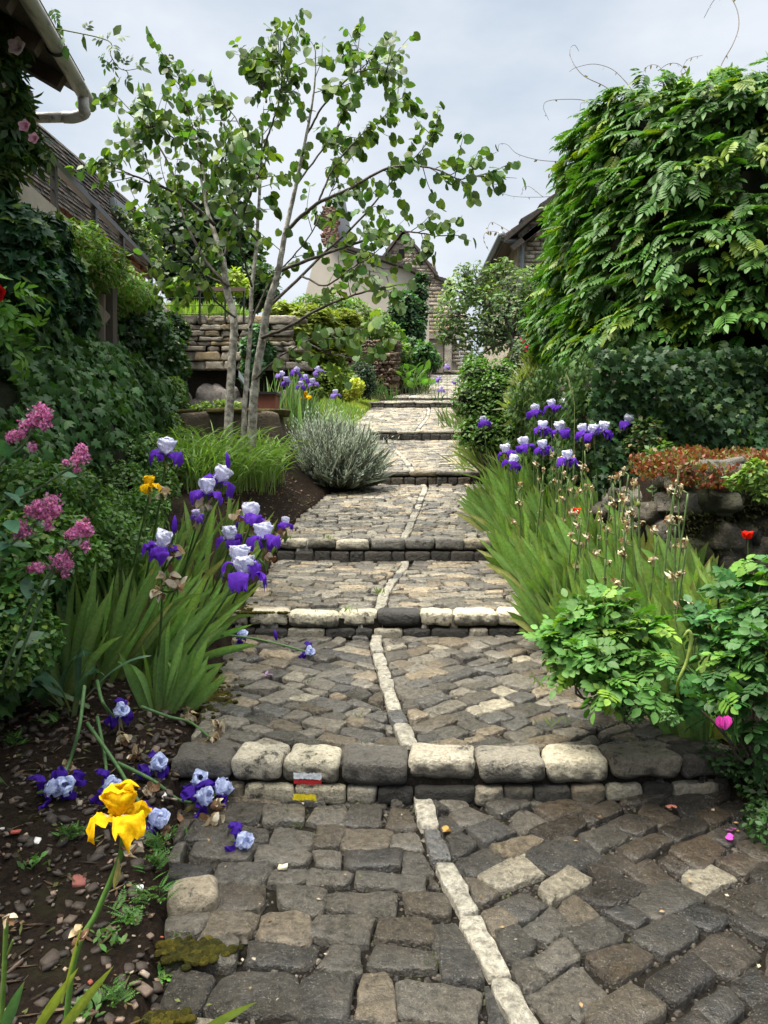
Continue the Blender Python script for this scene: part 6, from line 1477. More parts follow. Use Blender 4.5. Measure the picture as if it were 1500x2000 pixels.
for (px, py), n, L, az, ln, lab in LL:
    b = at(px, py, 0.0); o = empty('iris', b, lab, 'iris', GL); mb = MB()
    col = (0.12, 0.21, 0.06) if px < 400 else (0.13, 0.2, 0.05)
    fan_mesh(mb, b, gi, n, L, gi.uniform(-0.25, 0.25), 0.42, az, ln, 0.052 if py > 1280 else 0.042, 0.3, col)
    if py > 1200: fan_mesh(mb, b + np.array([0.03, 0.09, 0]), gi, n - 3, L * 0.9, gi.uniform(-0.3, 0.3), 0.35, az, ln, 0.04, 0.3, col)
    part(mb, 'foliage', M['leaf'], o)
for k in range(24):
    px, py = gi.uniform(215, 470), gi.uniform(1080, 1260)
    if px > 330 and py > 1200: px -= 90
    b = at(px, py, 0.0); o = empty('iris', b, 'crowded pale green iris leaf fan in the middle of the left bed', 'iris', GL); mb = MB()
    fan_mesh(mb, b, gi, 6, gi.uniform(0.5, 0.68), gi.uniform(-0.5, 0.5), 0.35, 0, gi.uniform(0.05, 0.35), 0.04, 0.3, (0.125, 0.2, 0.06)); part(mb, 'foliage', M['leaf'], o)
# old leaves that have sunk to the ground in front
o = empty('iris', at(140, 1400, 0), 'broad wet iris leaves bent down onto the soil before the upright fan', 'iris'); mb = MB(); b0 = at(135, 1385, 0.02)
for az, ln, cv, L, wd in ((3.3, 0.9, 0.7, 0.55, 0.05), (3.5, 1.0, 0.8, 0.6, 0.045), (4.0, 0.5, 1.6, 0.5, 0.045), (5.2, 0.15, 2.3, 0.52, 0.055), (5.6, 0.3, 2.0, 0.42, 0.05), (4.6, 0.5, 1.7, 0.45, 0.05), (0.2, 0.7, 1.0, 0.42, 0.045), (5.9, 0.2, 1.9, 0.42, 0.055), (4.9, 0.9, 0.9, 0.4, 0.05), (2.9, 0.8, 1.2, 0.5, 0.045)):
    blade(mb, b0 + np.append(gi.normal(0, 0.06, 2), 0), L, wd, az, ln, cv, gi, np.array((0.05, 0.105, 0.06)) * gi.uniform(0.8, 1.2), 1.57 + gi.normal(0, 0.4), 12)
part(mb, 'foliage', M['gloss_leaf'], o)
def lb(px, py): return at(px, py, 0.0)
BL = 'white and violet irises in the left bed'
iris([(P(325, 888, 4.0), ('white', 0))], lb(265, 1230), 'tall white iris with spread violet falls before the arching daylily leaves', BL, 0, dead=[P(318, 960, 4.0)])
iris([(P(428, 942, 3.7), ('white', 1)), (P(403, 966, 3.6), ('white', 2))], lb(300, 1250), 'pair of white irises with a violet bud, close above each other', BL, 0, buds=[P(447, 905, 3.7)], dead=[P(400, 985, 3.6)])
iris([(P(292, 952, 3.8), ('yellow', 0))], lb(230, 1280), 'drooping yellow iris under a small white bloom in the left bed', None, 0, size=0.62); 
iris([(P(490, 1016, 3.9), ('white', 3))], lb(430, 1160), 'compact white iris with violet falls nearest the grey bush', BL, 0, dead=[P(510, 1030, 3.9)])
iris([(P(557, 1025, 4.3), ('white', 2))], lb(520, 1090), 'small faded white iris beside the third step', BL, 0, size=0.6, dead=[P(556, 1040, 4.3)])
iris([(P(450, 1055, 3.8), ('white', 1))], lb(395, 1200), 'white iris with hanging violet falls beside brown spent blooms', BL, 0, dead=[P(470, 1075, 3.8), P(458, 1005, 3.85)], size=0.85)
iris([(P(516, 1056, 3.7), ('white', 0))], lb(440, 1210), 'white iris with wide violet falls over the third step end', BL, 0, dead=[P(520, 1090, 3.7)])
iris([(P(470, 1104, 3.35), ('white', 2)), (P(478, 1128, 3.3), ('white', 1))], lb(330, 1330), 'large double white and violet iris leaning over the white kerb stones', BL, 0, size=1.08, mid=P(420, 1200, 3.4))
iris([(P(317, 1072, 3.4), ('white', 3))], lb(300, 1360), 'white iris with violet bud above a cluster of brown spent blooms', BL, 0, buds=[P(340, 1030, 3.4)], dead=[P(338, 1075, 3.4), P(330, 1125, 3.4), P(345, 1140, 3.4), P(308, 1150, 3.4)], size=0.95)
iris([(P(385, 1010, 3.9), ('far', 0))], lb(350, 1180), 'small shrivelled violet iris between two white pairs', BL, 0, size=0.5)
# stems that have fallen towards the path and over the soil
def fallen(fl, stem, lab, buds=(), dead=(), key='fallen', size=0.76):
    b = stem[0]; o = empty('iris', b, lab, 'iris', 'fallen irises on the ground'); mb = MB(); tube(mb, smooth_line(stem, 20), [0.0085, 0.006], 7, (0.1, 0.19, 0.07)); part(mb, 'stem', M['leaf'], o)
    sp = MB()
    for c, rot in fl:
        add_flower(o, (key, int(gi.integers(3)) if key == 'fallen' else 0), c, gi, size * gi.uniform(0.92, 1.08), rot); spathe(sp, c - UP * 0.01, -UP + rand_unit(1, gi)[0], gi, 0.05, (0.35, 0.3, 0.17))
    if sp.k: part(sp, 'bract_leaf', M['leaf'], o)
    for q in buds: mb = MB(); bud(mb, q, UP + gi.normal(0, .2, 3), 0.07, gi); part(mb, 'bud', M['petal'], o)
    for q in dead: mb = MB(); withered(mb, q, gi, 0.05, 12); part(mb, 'withered_bloom', M['dry'], o)
    return o
def gp_(px, py, h=0.02): return at(px, py, h)
fallen([(gp_(466, 1244, 0.06), (0.9, 0.2, 1)), (gp_(600, 1272, 0.03), (1.3, 0.5, 0.4))], [gp_(370, 1242, 0.06), gp_(430, 1240, 0.08), gp_(500, 1248, 0.05), gp_(560, 1262, 0.03), gp_(605, 1275, 0.02)], 'iris stem fallen across the cobbles below the white kerb, with bloom and bud', buds=[gp_(540, 1250, 0.05)], size=0.7)
fallen([(gp_(232, 1392, 0.10), (1.0, 0.5, 0.3))], [gp_(190, 1330, 0.2), gp_(200, 1370, 0.25), gp_(222, 1400, 0.12)], 'fallen pale blue and violet iris nearest the drooping leaves', dead=[gp_(262, 1478, 0.02), gp_(240, 1440, 0.05)])
fallen([(gp_(85, 1545, 0.05), (1.4, 0.3, 2)), (gp_(130, 1532, 0.05), (1.2, -0.4, 0.5))], [gp_(165, 1340, 0.3), gp_(155, 1420, 0.2), gp_(135, 1490, 0.06), gp_(115, 1530, 0.04)], 'fallen iris with two pale blooms on the soil farthest from the path', dead=[gp_(138, 1495, 0.03)])
fallen([(gp_(203, 1538, 0.05), (1.2, 0.6, 1.0))], [gp_(190, 1400, 0.1), gp_(205, 1480, 0.04), gp_(208, 1520, 0.04)], 'single fallen pale blue iris on the soil just above the yellow bloom')
fallen([(gp_(300, 1498, 0.05), (0.7, 0.7, 0.2)), (gp_(292, 1602, 0.05), (1.2, 0.1, 1.2))], [gp_(170, 1412, 0.12), gp_(225, 1490, 0.06), gp_(258, 1545, 0.03), gp_(288, 1590, 0.02), gp_(318, 1612, 0.02)], 'fallen iris with long bare stem ending beside the yellow bloom', dead=[gp_(322, 1612, 0.02), gp_(290, 1540, 0.03), gp_(350, 1600, 0.02)])
fallen([(gp_(388, 1530, 0.06), (0.8, 0.3, 0.1)), (gp_(385, 1562, 0.05), (1.0, -0.2, 1.4)), (gp_(420, 1550, 0.05), (1.1, 0.5, 2.2))], [gp_(230, 1490, 0.05), gp_(300, 1525, 0.03), gp_(345, 1560, 0.03), gp_(385, 1570, 0.02)], 'fallen iris with three crowded blooms by the end of the first step', dead=[gp_(412, 1600, 0.02), gp_(425, 1575, 0.02)])
fallen([], [gp_(275, 1380, 0.06), gp_(330, 1400, 0.03), gp_(370, 1410, 0.03), gp_(410, 1440, 0.02)], 'fallen iris stem with tan spent blooms on the mossy cobbles', dead=[gp_(365, 1395, 0.03), gp_(385, 1410, 0.03), gp_(428, 1415, 0.03), gp_(415, 1438, 0.02), gp_(372, 1400, 0.03)])
o = empty('iris_flower', gp_(462, 1645, 0.0), 'loose white and violet iris flower lying on the dark cobbles', 'flower'); add_flower(o, ('fallen', 1), gp_(462, 1643, 0.03), gi, 0.72, (1.25, 0.5, 0.9)); gi.uniform()
# the yellow iris in front and its neighbours at the lower left corner
yb_ = P(105, 2040, 1.55); yb_[2] = float(ground(yb_[0], yb_[1]))
yf = P(240, 1598, 1.62)
o = empty('iris', yb_, 'big yellow iris on a slanting stem in front of the bare soil', 'iris'); mb = MB(); tube(mb, smooth_line([yb_, P(140, 1900, 1.57), P(190, 1780, 1.6), P(232, 1680, 1.62), yf - UP * 0.035], 24), [0.0075, 0.006, 0.006], 8, (0.10, 0.2, 0.04)); part(mb, 'stem', M['leaf'], o)
add_flower(o, ('yellow', 0), yf, gi, 0.8, (0.1, 0.05, R(205)))
mb = MB(); spathe(mb, P(222, 1740, 1.6), P(245, 1680, 1.6) - P(222, 1740, 1.6), gi, 0.05, (0.35, 0.3, 0.16)); part(mb, 'bract', M['leaf'], o)
mb = MB(); withered(mb, P(252, 1662, 1.6), gi, 0.025, 7); part(mb, 'withered_bloom', M['dry'], o)
o = empty('iris', yb_ + np.array([0.02, 0.03, 0]), 'yellowing iris leaf tips and a brown spent stalk at the lower left corner', 'iris'); mb = MB()
for a, b, wd in (((40, 2060), (150, 1888), 0.028), ((75, 2070), (218, 1884), 0.026), ((120, 1960), (160, 1800), 0.02)):
    p, q = P(*a, 1.42), P(*b, 1.5); L = np.linalg.norm(q - p); blade(mb, p, L, wd, math.atan2(q[1] - p[1], q[0] - p[0]), math.acos((q - p)[2] / L), 0.1, gi, (0.2, 0.24, 0.04), 0.2, 10)
blade(mb, P(350, 2040, 1.42), 0.16, 0.02, 0.3, 1.2, 0.1, gi, (0.2, 0.26, 0.05), 0.0, 10)
part(mb, 'foliage', M['leaf'], o)
mb = MB(); withered(mb, P(152, 1818, 1.5), gi, 0.028, 8); part(mb, 'withered_bloom', M['dry'], o)
o = empty('iris', P(-10, 2040, 1.5) * [1, 1, 0], 'thin green spent iris stalk at the very edge of the lower left corner', 'iris'); mb = MB(); tube(mb, smooth_line([P(0, 2040, 1.5), P(8, 1900, 1.5), P(12, 1800, 1.5)], 12), 0.005, 6, (0.12, 0.2, 0.04)); tube(mb, smooth_line([P(8, 1880, 1.5), P(20, 1850, 1.5), P(26, 1835, 1.5)], 6), 0.003, 5, (0.14, 0.2, 0.05)); part(mb, 'stem', M['leaf'], o)
mb = MB(); withered(mb, P(13, 1790, 1.5), gi, 0.022, 7); part(mb, 'withered_bloom', M['dry'], o)
mb = MB(); blade(mb, P(-10, 2060, 1.4), 0.14, 0.025, 0.5, 0.35, 0.2, gi, (0.06, 0.13, 0.05), 0.2); part(mb, 'foliage', M['leaf'], o)

# ================================================================== pink valerian
gl2 = np.random.default_rng(501)
STAR = fan([(0, 0), (0.14, 0.3), (0.5, 0.3), (0.2, 0.55), (0.3, 1.0), (0, 0.7), (-0.3, 1.0), (-0.2, 0.55), (-0.5, 0.3), (-0.14, 0.3)], 0.0, 0.5)
def valerian(base, heads, lab, leaves):
    o = empty('valerian', base, lab, 'valerian', 'pink valerian at the left edge'); st_m = MB(); lv = MB()
    for stem, blobs in heads:
        pts = smooth_line([P(*q) for q in stem], 16); tube(st_m, pts, [0.006, 0.004], 6, (0.11, 0.16, 0.08))
        for k in range(2, len(pts) - 2, 5):
            d = nrm(pts[k + 1] - pts[k - 1]); s_ = nrm(np.cross(d, rand_unit(1, gl2)[0]))
            for sg in (-1, 1): scatter(lv, LEAF, pts[k][None], (s_ * sg + d * 0.5)[None], (d + rand_unit(1, gl2)[0] * .3)[None], gl2.uniform(0.06, 0.09), colors(1, gl2, (0.055, 0.12, 0.06)))
        hb = MB()
        for bx, by_, r, d in blobs:
            c = P(bx, by_, d); n = int(170 * (r / 25) ** 2) + 25; R_ = r * d / F
            dd_ = rand_unit(n, gl2); lob = 0.8 + 0.3 * np.sin(dd_[:, 0] * 7) * np.sin(dd_[:, 2] * 6 + 1)
            p = c + dd_ * (R_ * (0.55 + 0.5 * gl2.uniform(0, 1, n)) * lob)[:, None]
            scatter(hb, STAR, p, rand_unit(n, gl2), nrm(dd_ + rand_unit(n, gl2) * 0.35), 0.0125 * gl2.uniform(0.7, 1.3, n), colors(n, gl2, (0.52, 0.20, 0.36), 0.3, 0.1, (0.42, 0.09, 0.2), 0.25))
            for _ in range(max(3, int(r / 5))): tube(st_m, [c - UP * R_ * 0.9 + gl2.normal(0, R_ * .1, 3), c + gl2.normal(0, R_ * 0.4, 3)], 0.0015, 4, (0.3, 0.16, 0.16))
        part(hb, 'flower_head', M['petal'], o)
    for px, py, d, sz in leaves:
        scatter(lv, LEAF, P(px, py, d)[None], (np.array([[gl2.normal(0.3, .6), -0.4, gl2.normal(0.2, .4)]])), (rand_unit(1, gl2) * 0.4 + UP), sz, colors(1, gl2, (0.05, 0.115, 0.065)))
    part(st_m, 'stem', M['leaf'], o); part(lv, 'foliage', M['leaf'], o)
D = 2.75
valerian(at(-40, 1360, 0), [([(-40, 1250, D), (-10, 940, D), (45, 870, D), (75, 820, D)], [(80, 802, 22, D), (64, 822, 20, D), (85, 828, 17, D), (50, 832, 16, D), (24, 852, 15, D), (40, 850, 13, D), (66, 873, 10, D), (90, 812, 14, D)]),
                            ([(-60, 1250, D), (-10, 1020, D), (90, 945, D), (145, 910, D)], [(158, 882, 17, D), (152, 898, 17, D), (128, 903, 9, D), (150, 918, 8, D), (164, 890, 12, D)])],
         'tallest pink valerian, its two flower heads standing before the dark ivy', [(20, 900, D, .1), (10, 960, D, .1), (60, 940, D, .08)])
valerian(at(-20, 1420, 0), [([(-40, 1300, D), (0, 1100, D), (50, 1040, D), (85, 1005, D)], [(100, 982, 23, D), (80, 996, 24, D), (60, 1000, 17, D), (108, 998, 16, D), (40, 1030, 18, D), (52, 1040, 14, D), (38, 1042, 14, D), (95, 1028, 11, D), (72, 988, 16, D), (94, 1010, 18, D)])],
         'pink valerian with one wide flower head midway down the left edge', [(15, 1015, D, .11), (10, 1090, D, .09), (40, 1110, D, .09), (20, 1060, D, .09)])
valerian(at(20, 1420, 0), [([(20, 1330, D), (90, 1150, D), (120, 1080, D), (150, 1050, D)], [(165, 1028, 18, D), (152, 1038, 20, D), (135, 1045, 12, D), (170, 1040, 13, D), (166, 1066, 11, D)]), ([(0, 1330, D), (60, 1180, D), (95, 1120, D), (115, 1105, D)], [(122, 1092, 22, D), (108, 1100, 18, D), (75, 1107, 15, D), (60, 1112, 8, D), (130, 1105, 16, D), (125, 1120, 9, D)])],
         'lowest pink valerian with two heads just above the iris leaf tips', [(20, 1130, D, .12), (50, 1125, D, .1), (10, 1160, D, .11), (60, 1150, D, .09), (20, 1190, D, .1), (85, 1080, D, .09), (15, 1210, D, .1), (35, 1085, D, .08), (80, 1175, D, .08)])

# ================================================================== daylily, grey bush, trough plants
gd_ = np.random.default_rng(601)
dlb = at(450, 925, 0.0, 5)
o = empty('daylily', dlb, 'arching grassy daylily clump around the pale tree trunks', 'plant'); mb = MB()
for k in range(760):
    c = at(gd_.uniform(355, 545), gd_.uniform(920, 965), 0.0, 4.8); blade(mb, c + np.append(gd_.normal(0, 0.05, 2), -0.02), gd_.uniform(0.4, 0.78), 0.016, gd_.uniform(0, 6.3), gd_.uniform(0.05, 0.5), gd_.uniform(1.3, 2.6), gd_, np.array((0.12, 0.21, 0.045)) * gd_.uniform(0.7, 1.3), 1.57 + gd_.normal(0, 0.4), 7)
part(mb, 'foliage', M['leaf'], o)
sb = at(650, 952, 0.0, 7); 
o = empty('santolina', sb, 'rounded silver grey bush of fine upright sprigs at the path edge', 'bush'); mb = MB(); n = 2400
d = rand_unit(n, gd_); d[:, 2] = np.abs(d[:, 2]) * 0.9 + 0.12; d = nrm(d); ln = 0.66 * gd_.uniform(0.7, 1.12, n) * (0.85 + 0.25 * d[:, 2])
fx = np.array([1.05, 0.8, 1.25]); base = sb + gd_.normal(0, 0.09, (n, 3)) * [1.6, 1, 0.1]
tipp = base + d * fx * ln[:, None]
scatter(mb, SLIM, base, tipp - base, rand_unit(n, gd_), np.linalg.norm(tipp - base, axis=1), np.tile([0.16, 0.18, 0.13], (n, 1)) * 0.8)
for t in np.linspace(0.35, 1.02, 15):
    m = gd_.uniform(size=n) < 0.95; q = base + (tipp - base) * t + UP * 0.10 * t * t; dd_ = nrm(tipp - base)
    scatter(mb, SLIM, q[m], (dd_ * 0.9 + UP * 0.6 + rand_unit(n, gd_) * 0.8)[m], rand_unit(n, gd_)[m], 0.055 * gd_.uniform(0.6, 1.3, m.sum()), colors(n, gd_, (0.34, 0.385, 0.32), 0.25, 0.05)[m])
part(mb, 'foliage', M['silver'], o)
mb = MB(); V, Fc = cube_grid(5); mb.add(nrm(V) * [0.42, 0.34, 0.36] + sb + UP * 0.22, Fc); part(mb, 'inner_filler', M['core'], o)  # dark solid added among the sprigs, standing for the shade inside
bush('trough_plant', [(400, 798, 9.7, 14), (430, 795, 9.7, 14), (460, 797, 9.7, 12), (385, 800, 9.7, 10), (440, 790, 9.9, 10)], 900, QUAD, 0.04, (0.11, 0.17, 0.03), 'low yellow green plants growing in the mossy stone trough', 'plant', 603, stem=False)
bush('wall_foot_plant', [(345, 790, 10.5, 22), (338, 760, 11, 22), (330, 830, 9.5, 26), (345, 860, 8.6, 26), (320, 880, 7.8, 30), (345, 905, 7.2, 24), (310, 840, 9.0, 26), (372, 880, 8.0, 18)], 3600, QUAD, 0.055, (0.07, 0.12, 0.03), 'weedy light green plants between the ivy bank and the stone trough', 'plant', 604, stem=False)
bush('ivy', [(490, 680, 12.7, 22), (495, 715, 12.7, 22), (505, 650, 12.7, 18), (485, 740, 12.7, 16), (520, 690, 12.9, 20)], 1500, IVY, 0.075, (0.05, 0.11, 0.05), 'pale green ivy on the stone back wall behind the tree trunks', 'ivy', 605, stem=False)
bush('bank_shrub', [(555, 770, 13.5, 26), (540, 740, 13.5, 26), (530, 700, 13.6, 26), (520, 660, 13.8, 24), (580, 750, 14, 24)], 2400, LEAF, 0.085, (0.07, 0.13, 0.03), 'mixed green shrub on the slope behind the pale iris leaves', 'shrub', 606, stem=False)

# ================================================================== lawn and grass
def grass(name, pts, L, col, g, wd=None):
    mb = MB(); n = len(pts); scatter(mb, SLIM, pts, rand_unit(n, g) * 0.45 + UP, rand_unit(n, g), L * g.uniform(0.6, 1.3, n), colors(n, g, col, 0.3, 0.1, (0.22, 0.22, 0.07), 0.1)); o = mb.build(name, M['leaf']); o['kind'] = 'stuff'; return o
gg2 = np.random.default_rng(701)
n = 26000; y = gg2.uniform(12.8, 23.5, n); x = xl(y) + 0.08 - gg2.uniform(0, 1, n) * np.interp(y, [12.8, 15, 19, 23.5], [0.6, 1.3, 1.7, 1.5]) + 0.06 * np.sin(y * 5); pts = np.stack([x, y, ground(x, y) - 0.01], 1)
grass('lawn', pts, 0.10, (0.2, 0.26, 0.045), gg2)
n = 9000; x = gg2.uniform(-4.2, -1.7, n); y = gg2.uniform(13.2, 16, n); pts = np.stack([x, y, ground(x, y) - 0.01], 1); grass('grass', pts, 0.34, (0.13, 0.21, 0.04), gg2)
n = 5000; x = gg2.uniform(-1.8, 0.2, n); y = gg2.uniform(13.3, 20, n); pts = np.stack([x, y, ground(x, y) - 0.01], 1); grass('grass', pts, 0.2, (0.11, 0.18, 0.04), gg2)
n = 3000; y = gg2.uniform(9.5, 20, n); x = xr(y) + gg2.uniform(-0.05, 0.5, n); pts = np.stack([x, y, ground(x, y) - 0.01], 1); grass('grass', pts, 0.16, (0.12, 0.19, 0.04), gg2)

# ================================================================== right foreground: rugosa roses
RC = [(1120, 1235, 3.45, 44), (1180, 1205, 3.5, 40), (1150, 1285, 3.3, 42), (1225, 1255, 3.4, 44), (1215, 1315, 3.25, 40), (1095, 1265, 3.4, 32), (1280, 1300, 3.2, 28), (1265, 1225, 3.4, 28), (1080, 1240, 3.5, 22), (1185, 1345, 3.15, 28), (1270, 1345, 3.1, 22), (1100, 1300, 3.3, 24), (1140, 1200, 3.5, 26), (1235, 1180, 3.5, 16)]
bush('rose_bush', RC, 420, ROSEL, 0.12, (0.05, 0.125, 0.022), 'lower bright green rose bush spreading over the path edge below the irises', 'rose bush', 801, sr=0.009, mat='gloss_leaf', up=0.9, foot=at(1190, 1370, 0), alt=(0.14, 0.24, 0.03), p_alt=0.2, shell=0.35)
RC2 = [(1375, 1215, 3.0, 26), (1440, 1150, 3.1, 36), (1490, 1120, 3.0, 34), (1460, 1215, 2.9, 40), (1410, 1270, 2.9, 30), (1480, 1270, 2.7, 46), (1420, 1320, 2.75, 40), (1350, 1310, 3.0, 20), (1490, 1350, 2.6, 36), (1430, 1370, 2.65, 26), (1370, 1350, 2.85, 24), (1505, 1410, 2.6, 26), (1530, 1200, 2.8, 50), (1330, 1350, 3.0, 16), (1405, 1120, 3.2, 18)]
RC2 = [(a, b, d * 1.13, r) for a, b, d, r in RC2] + [(1440, 1440, 3.1, 22), (1490, 1470, 3.0, 24), (1400, 1400, 3.2, 18)]
rb = bush('rose_bush', RC2, 360, ROSEL, 0.125, (0.028, 0.078, 0.02), 'taller dark green rose bush at the right edge with a pink bud', 'rose bush', 802, sr=0.009, mat='gloss_leaf', up=0.9, foot=at(1470, 1500, 0), alt=(0.1, 0.21, 0.03), p_alt=0.15, shell=0.35)
mb = MB(); c = P(1413, 1414, 2.8)
for k in range(7): scatter(mb, ROUND, (c + UP * 0.022 + gi.normal(0, 0.003, 3))[None], (-UP + rand_unit(1, gi)[0] * 0.3)[None], rand_unit(1, gi), 0.045, colors(1, gi, (0.5, 0.06, 0.33)))
part(mb, 'rose_bud', M['petal'], rb)
for k in range(16):
    b = at(gi.uniform(1290, 1440), gi.uniform(1290, 1400), 0.0); q = place(protos_fan, int(gi.choice([0, 3])), b, gi.normal(0, 0.4), gi.uniform(0.9, 1.15), 'broad iris leaves standing between the two rose bushes', 'irises between the rose bushes')
o = empty('iris', at(1335, 1400, 0), 'bent green iris seed stalk hanging in front of the rose bushes', 'iris'); mb = MB(); tube(mb, smooth_line([at(1335, 1390, 0), P(1322, 1345, 3.0), P(1342, 1290, 2.95), P(1350, 1250, 2.95), P(1345, 1232, 2.95), P(1335, 1245, 2.95)], 22), [0.006, 0.006, 0.009, 0.004], 7, (0.2, 0.26, 0.06)); part(mb, 'stem', M['leaf'], o)
bush('corner_weed', [(at(px_, py_, 0.05), 0.07) for px_, py_ in ((1470, 1530), (1495, 1560), (1488, 1600), (1440, 1500), (1500, 1620), (1400, 1480))], 900, QUAD, 0.028, (0.025, 0.06, 0.016), 'dark weedy plants in the shade under the rose bush at the right edge', 'weed', 803, stem=False)
bush('edge_weed', [(1240, 1395, 3.05, 16), (1265, 1385, 3.05, 16), (1215, 1385, 3.1, 14), (1310, 1400, 2.95, 16)], 420, QUAD, 0.02, (0.04, 0.09, 0.025), 'small leafy weed with daisies at the foot of the rose bush', 'weed', 804, stem=False)
for k, (px, py, lab) in enumerate(((1248, 1384, 'small white daisy nearer the path under the rose bush'), (1271, 1378, 'small white daisy deeper under the rose bush'))):
    c = at(px, py, 0.05); o = empty('daisy', gnd(c), lab, 'daisy'); mb = MB()
    for j in range(12):
        an = j * math.pi / 6; d = np.array([math.cos(an), math.sin(an), 0.2]); scatter(mb, SLIM, c[None], d[None], UP[None] + 0.01, 0.016, np.array([[0.75, 0.75, 0.72]]))
    part(mb, 'petal', M['petal'], o); mb = MB(); V, Fc = cube_grid(3); mb.add(nrm(V) * 0.004 + c + UP * 0.002, Fc, (0.7, 0.5, 0.02)); tube(mb, [gnd(c), c], 0.0015, 4, (0.08, 0.14, 0.04)); part(mb, 'centre', M['petal'], o)
# ================================================================== litter on the paving
def petal_thing(name, px, py, lab, col, n, r, g=gi, mat='petal', cat='petal'):
    c = atp(px, py); o = empty(name, c + [0, 0, 0.008], lab, cat); mb = MB()
    for k in range(n): scatter(mb, ROUND, (c + np.array([g.normal(0, r * .4), g.normal(0, r * .4), 0.014]))[None], (rand_unit(1, g) * [1, 1, 0.3]), (UP + rand_unit(1, g)[0] * 0.5)[None], r * g.uniform(0.8, 1.2), colors(1, g, col))
    part(mb, 'petal', M[mat], o); return o
petal_thing('rose_petal', 1422, 1643, 'lower of two magenta petals on the dark wet cobbles', (0.45, 0.06, 0.33), 2, 0.026); petal_thing('rose_petal', 1436, 1633, 'upper of two magenta petals on the dark wet cobbles', (0.45, 0.06, 0.33), 2, 0.026)
petal_thing('withered_petal', 1312, 1584, 'curled salmon coloured petal on the cobbles below the rose bush', (0.5, 0.2, 0.13), 3, 0.022); petal_thing('withered_petal', 1487, 1598, 'larger salmon petal at the right picture edge', (0.45, 0.16, 0.09), 3, 0.035)
petal_thing('iris_petal', 520, 1322, 'pale pink and lilac petal lying on the cobbles below the white kerb', (0.5, 0.35, 0.5), 3, 0.03); petal_thing('dry_leaf', 873, 1632, 'curled brown leaf on top of the pale centre line', (0.3, 0.17, 0.05), 3, 0.03, mat='dry', cat='leaf')
o = empty('pebble', atp(553, 1700), 'flat cream pebble lying on the dark cobbles', 'pebble'); mb = MB(); block(mb, atp(553, 1700) + [0, 0, 0.008], (0.017, 0.012, 0.008), 0.008, (0.55, 0.48, 0.33), 0.4, 4); part(mb, 'stone', M['debris'], o)
o = empty('edge_stone', atp(378, 1760), 'large pale rounded stone at the left edge of the paving', 'stone'); mb = MB(); c = atp(378, 1760); block(mb, c + np.array([0.0, 0.0, 0.005]), (0.085, 0.075, 0.05), 0.05, (0.42, 0.36, 0.27), 0.2, 9, 0.003, 0.02, gi); part(mb, 'stone', M['kerb'], o)
# small leaves, petals and grit scattered on the paths
mb = MB(); n = 420; y = 0.9 + 8 * gg2.uniform(0, 1, n) ** 1.3; x = xl(y) + (xr(y) - xl(y)) * gg2.beta(0.6, 0.6, n)
cc = np.array([(0.2, 0.12, 0.06), (0.3, 0.2, 0.1), (0.08, 0.06, 0.04), (0.35, 0.3, 0.22), (0.12, 0.14, 0.04)])[gg2.integers(0, 5, n)]
scatter(mb, QUAD, np.stack([x, y, zp(y) + 0.008], 1), rand_unit(n, gg2) * [1, 1, .15], UP + rand_unit(n, gg2) * 0.4, 0.014 * gg2.uniform(0.5, 1.6, n), cc); o = mb.build('fallen_leaves', M['dry']); o['kind'] = 'stuff'
# soil: pebbles, shards, bark
mb = MB()
for k in range(1700):
    far_ = gg2.uniform() < 0.3
    y = gg2.uniform(6.6, 9.6) if far_ else 1.15 + 3.2 * gg2.uniform() ** 1.2; x = float(xl(y)) - (gg2.uniform(-0.02, 0.7) if far_ else gg2.uniform(0, 1.3)); s_ = 0.003 + 0.011 * gg2.uniform() ** 2.5
    col = np.array([(0.16, 0.11, 0.08), (0.10, 0.08, 0.06), (0.25, 0.2, 0.15), (0.07, 0.05, 0.035), (0.5, 0.47, 0.42), (0.26, 0.06, 0.03), (0.3, 0.22, 0.14)][gg2.choice(7, p=[.29, .29, .09, .28, .015, .015, .02])])
    if far_: col = col * [1.2, 1.0, 0.8]
    block(mb, (x, y, float(ground(x, y)) + s_ * 0.15 + 0.004), (s_ * gg2.uniform(0.8, 1.9), s_ * gg2.uniform(0.6, 1.2), s_ * 0.55), s_ * 0.3, col * gg2.uniform(0.7, 1.3), gg2.uniform(0, 3.1), 2, 0.001, 0.3, gg2)
for k in range(1500):
    y = 1.15 + 3.2 * gg2.uniform() ** 1.2; x = float(xl(y)) - gg2.uniform(-0.02, 1.3); s_ = 0.006 + 0.016 * gg2.uniform() ** 2
    block(mb, (x, y, float(ground(x, y)) + s_ * 0.2), (s_ * gg2.uniform(0.8, 1.5), s_ * gg2.uniform(0.7, 1.2), s_ * 0.6), s_ * 0.5, np.array((0.03, 0.02, 0.013)) * gg2.uniform(0.5, 1.4), gg2.uniform(0, 3.1), 2, 0.002, 0.3, gg2)
o = mb.build('pebbles', M['debris']); o['kind'] = 'stuff'
for px, py, s_, col, lab in ((155, 1725, 0.022, (0.2, 0.06, 0.045), 'dark red tile shard on the soil behind the yellow iris stem'), (30, 1628, 0.013, (0.3, 0.06, 0.035), 'small red tile shard at the left picture edge'), (73, 1645, 0.011, (0.6, 0.58, 0.55), 'white stone chip on the soil left of the yellow iris'), (272, 1738, 0.011, (0.6, 0.6, 0.6), 'white chip on the soil near the pale edge stone')):
    c = at(px, py, 0.005, 1.2); o = empty('shard', c, lab, 'shard'); mb = MB(); block(mb, c + UP * 0.006, (s_ * 1.3, s_, s_ * 0.4), 0.003, col, gi.uniform(0, 3), 3, 0.003, 0.2, gi); part(mb, 'piece', M['debris'], o)
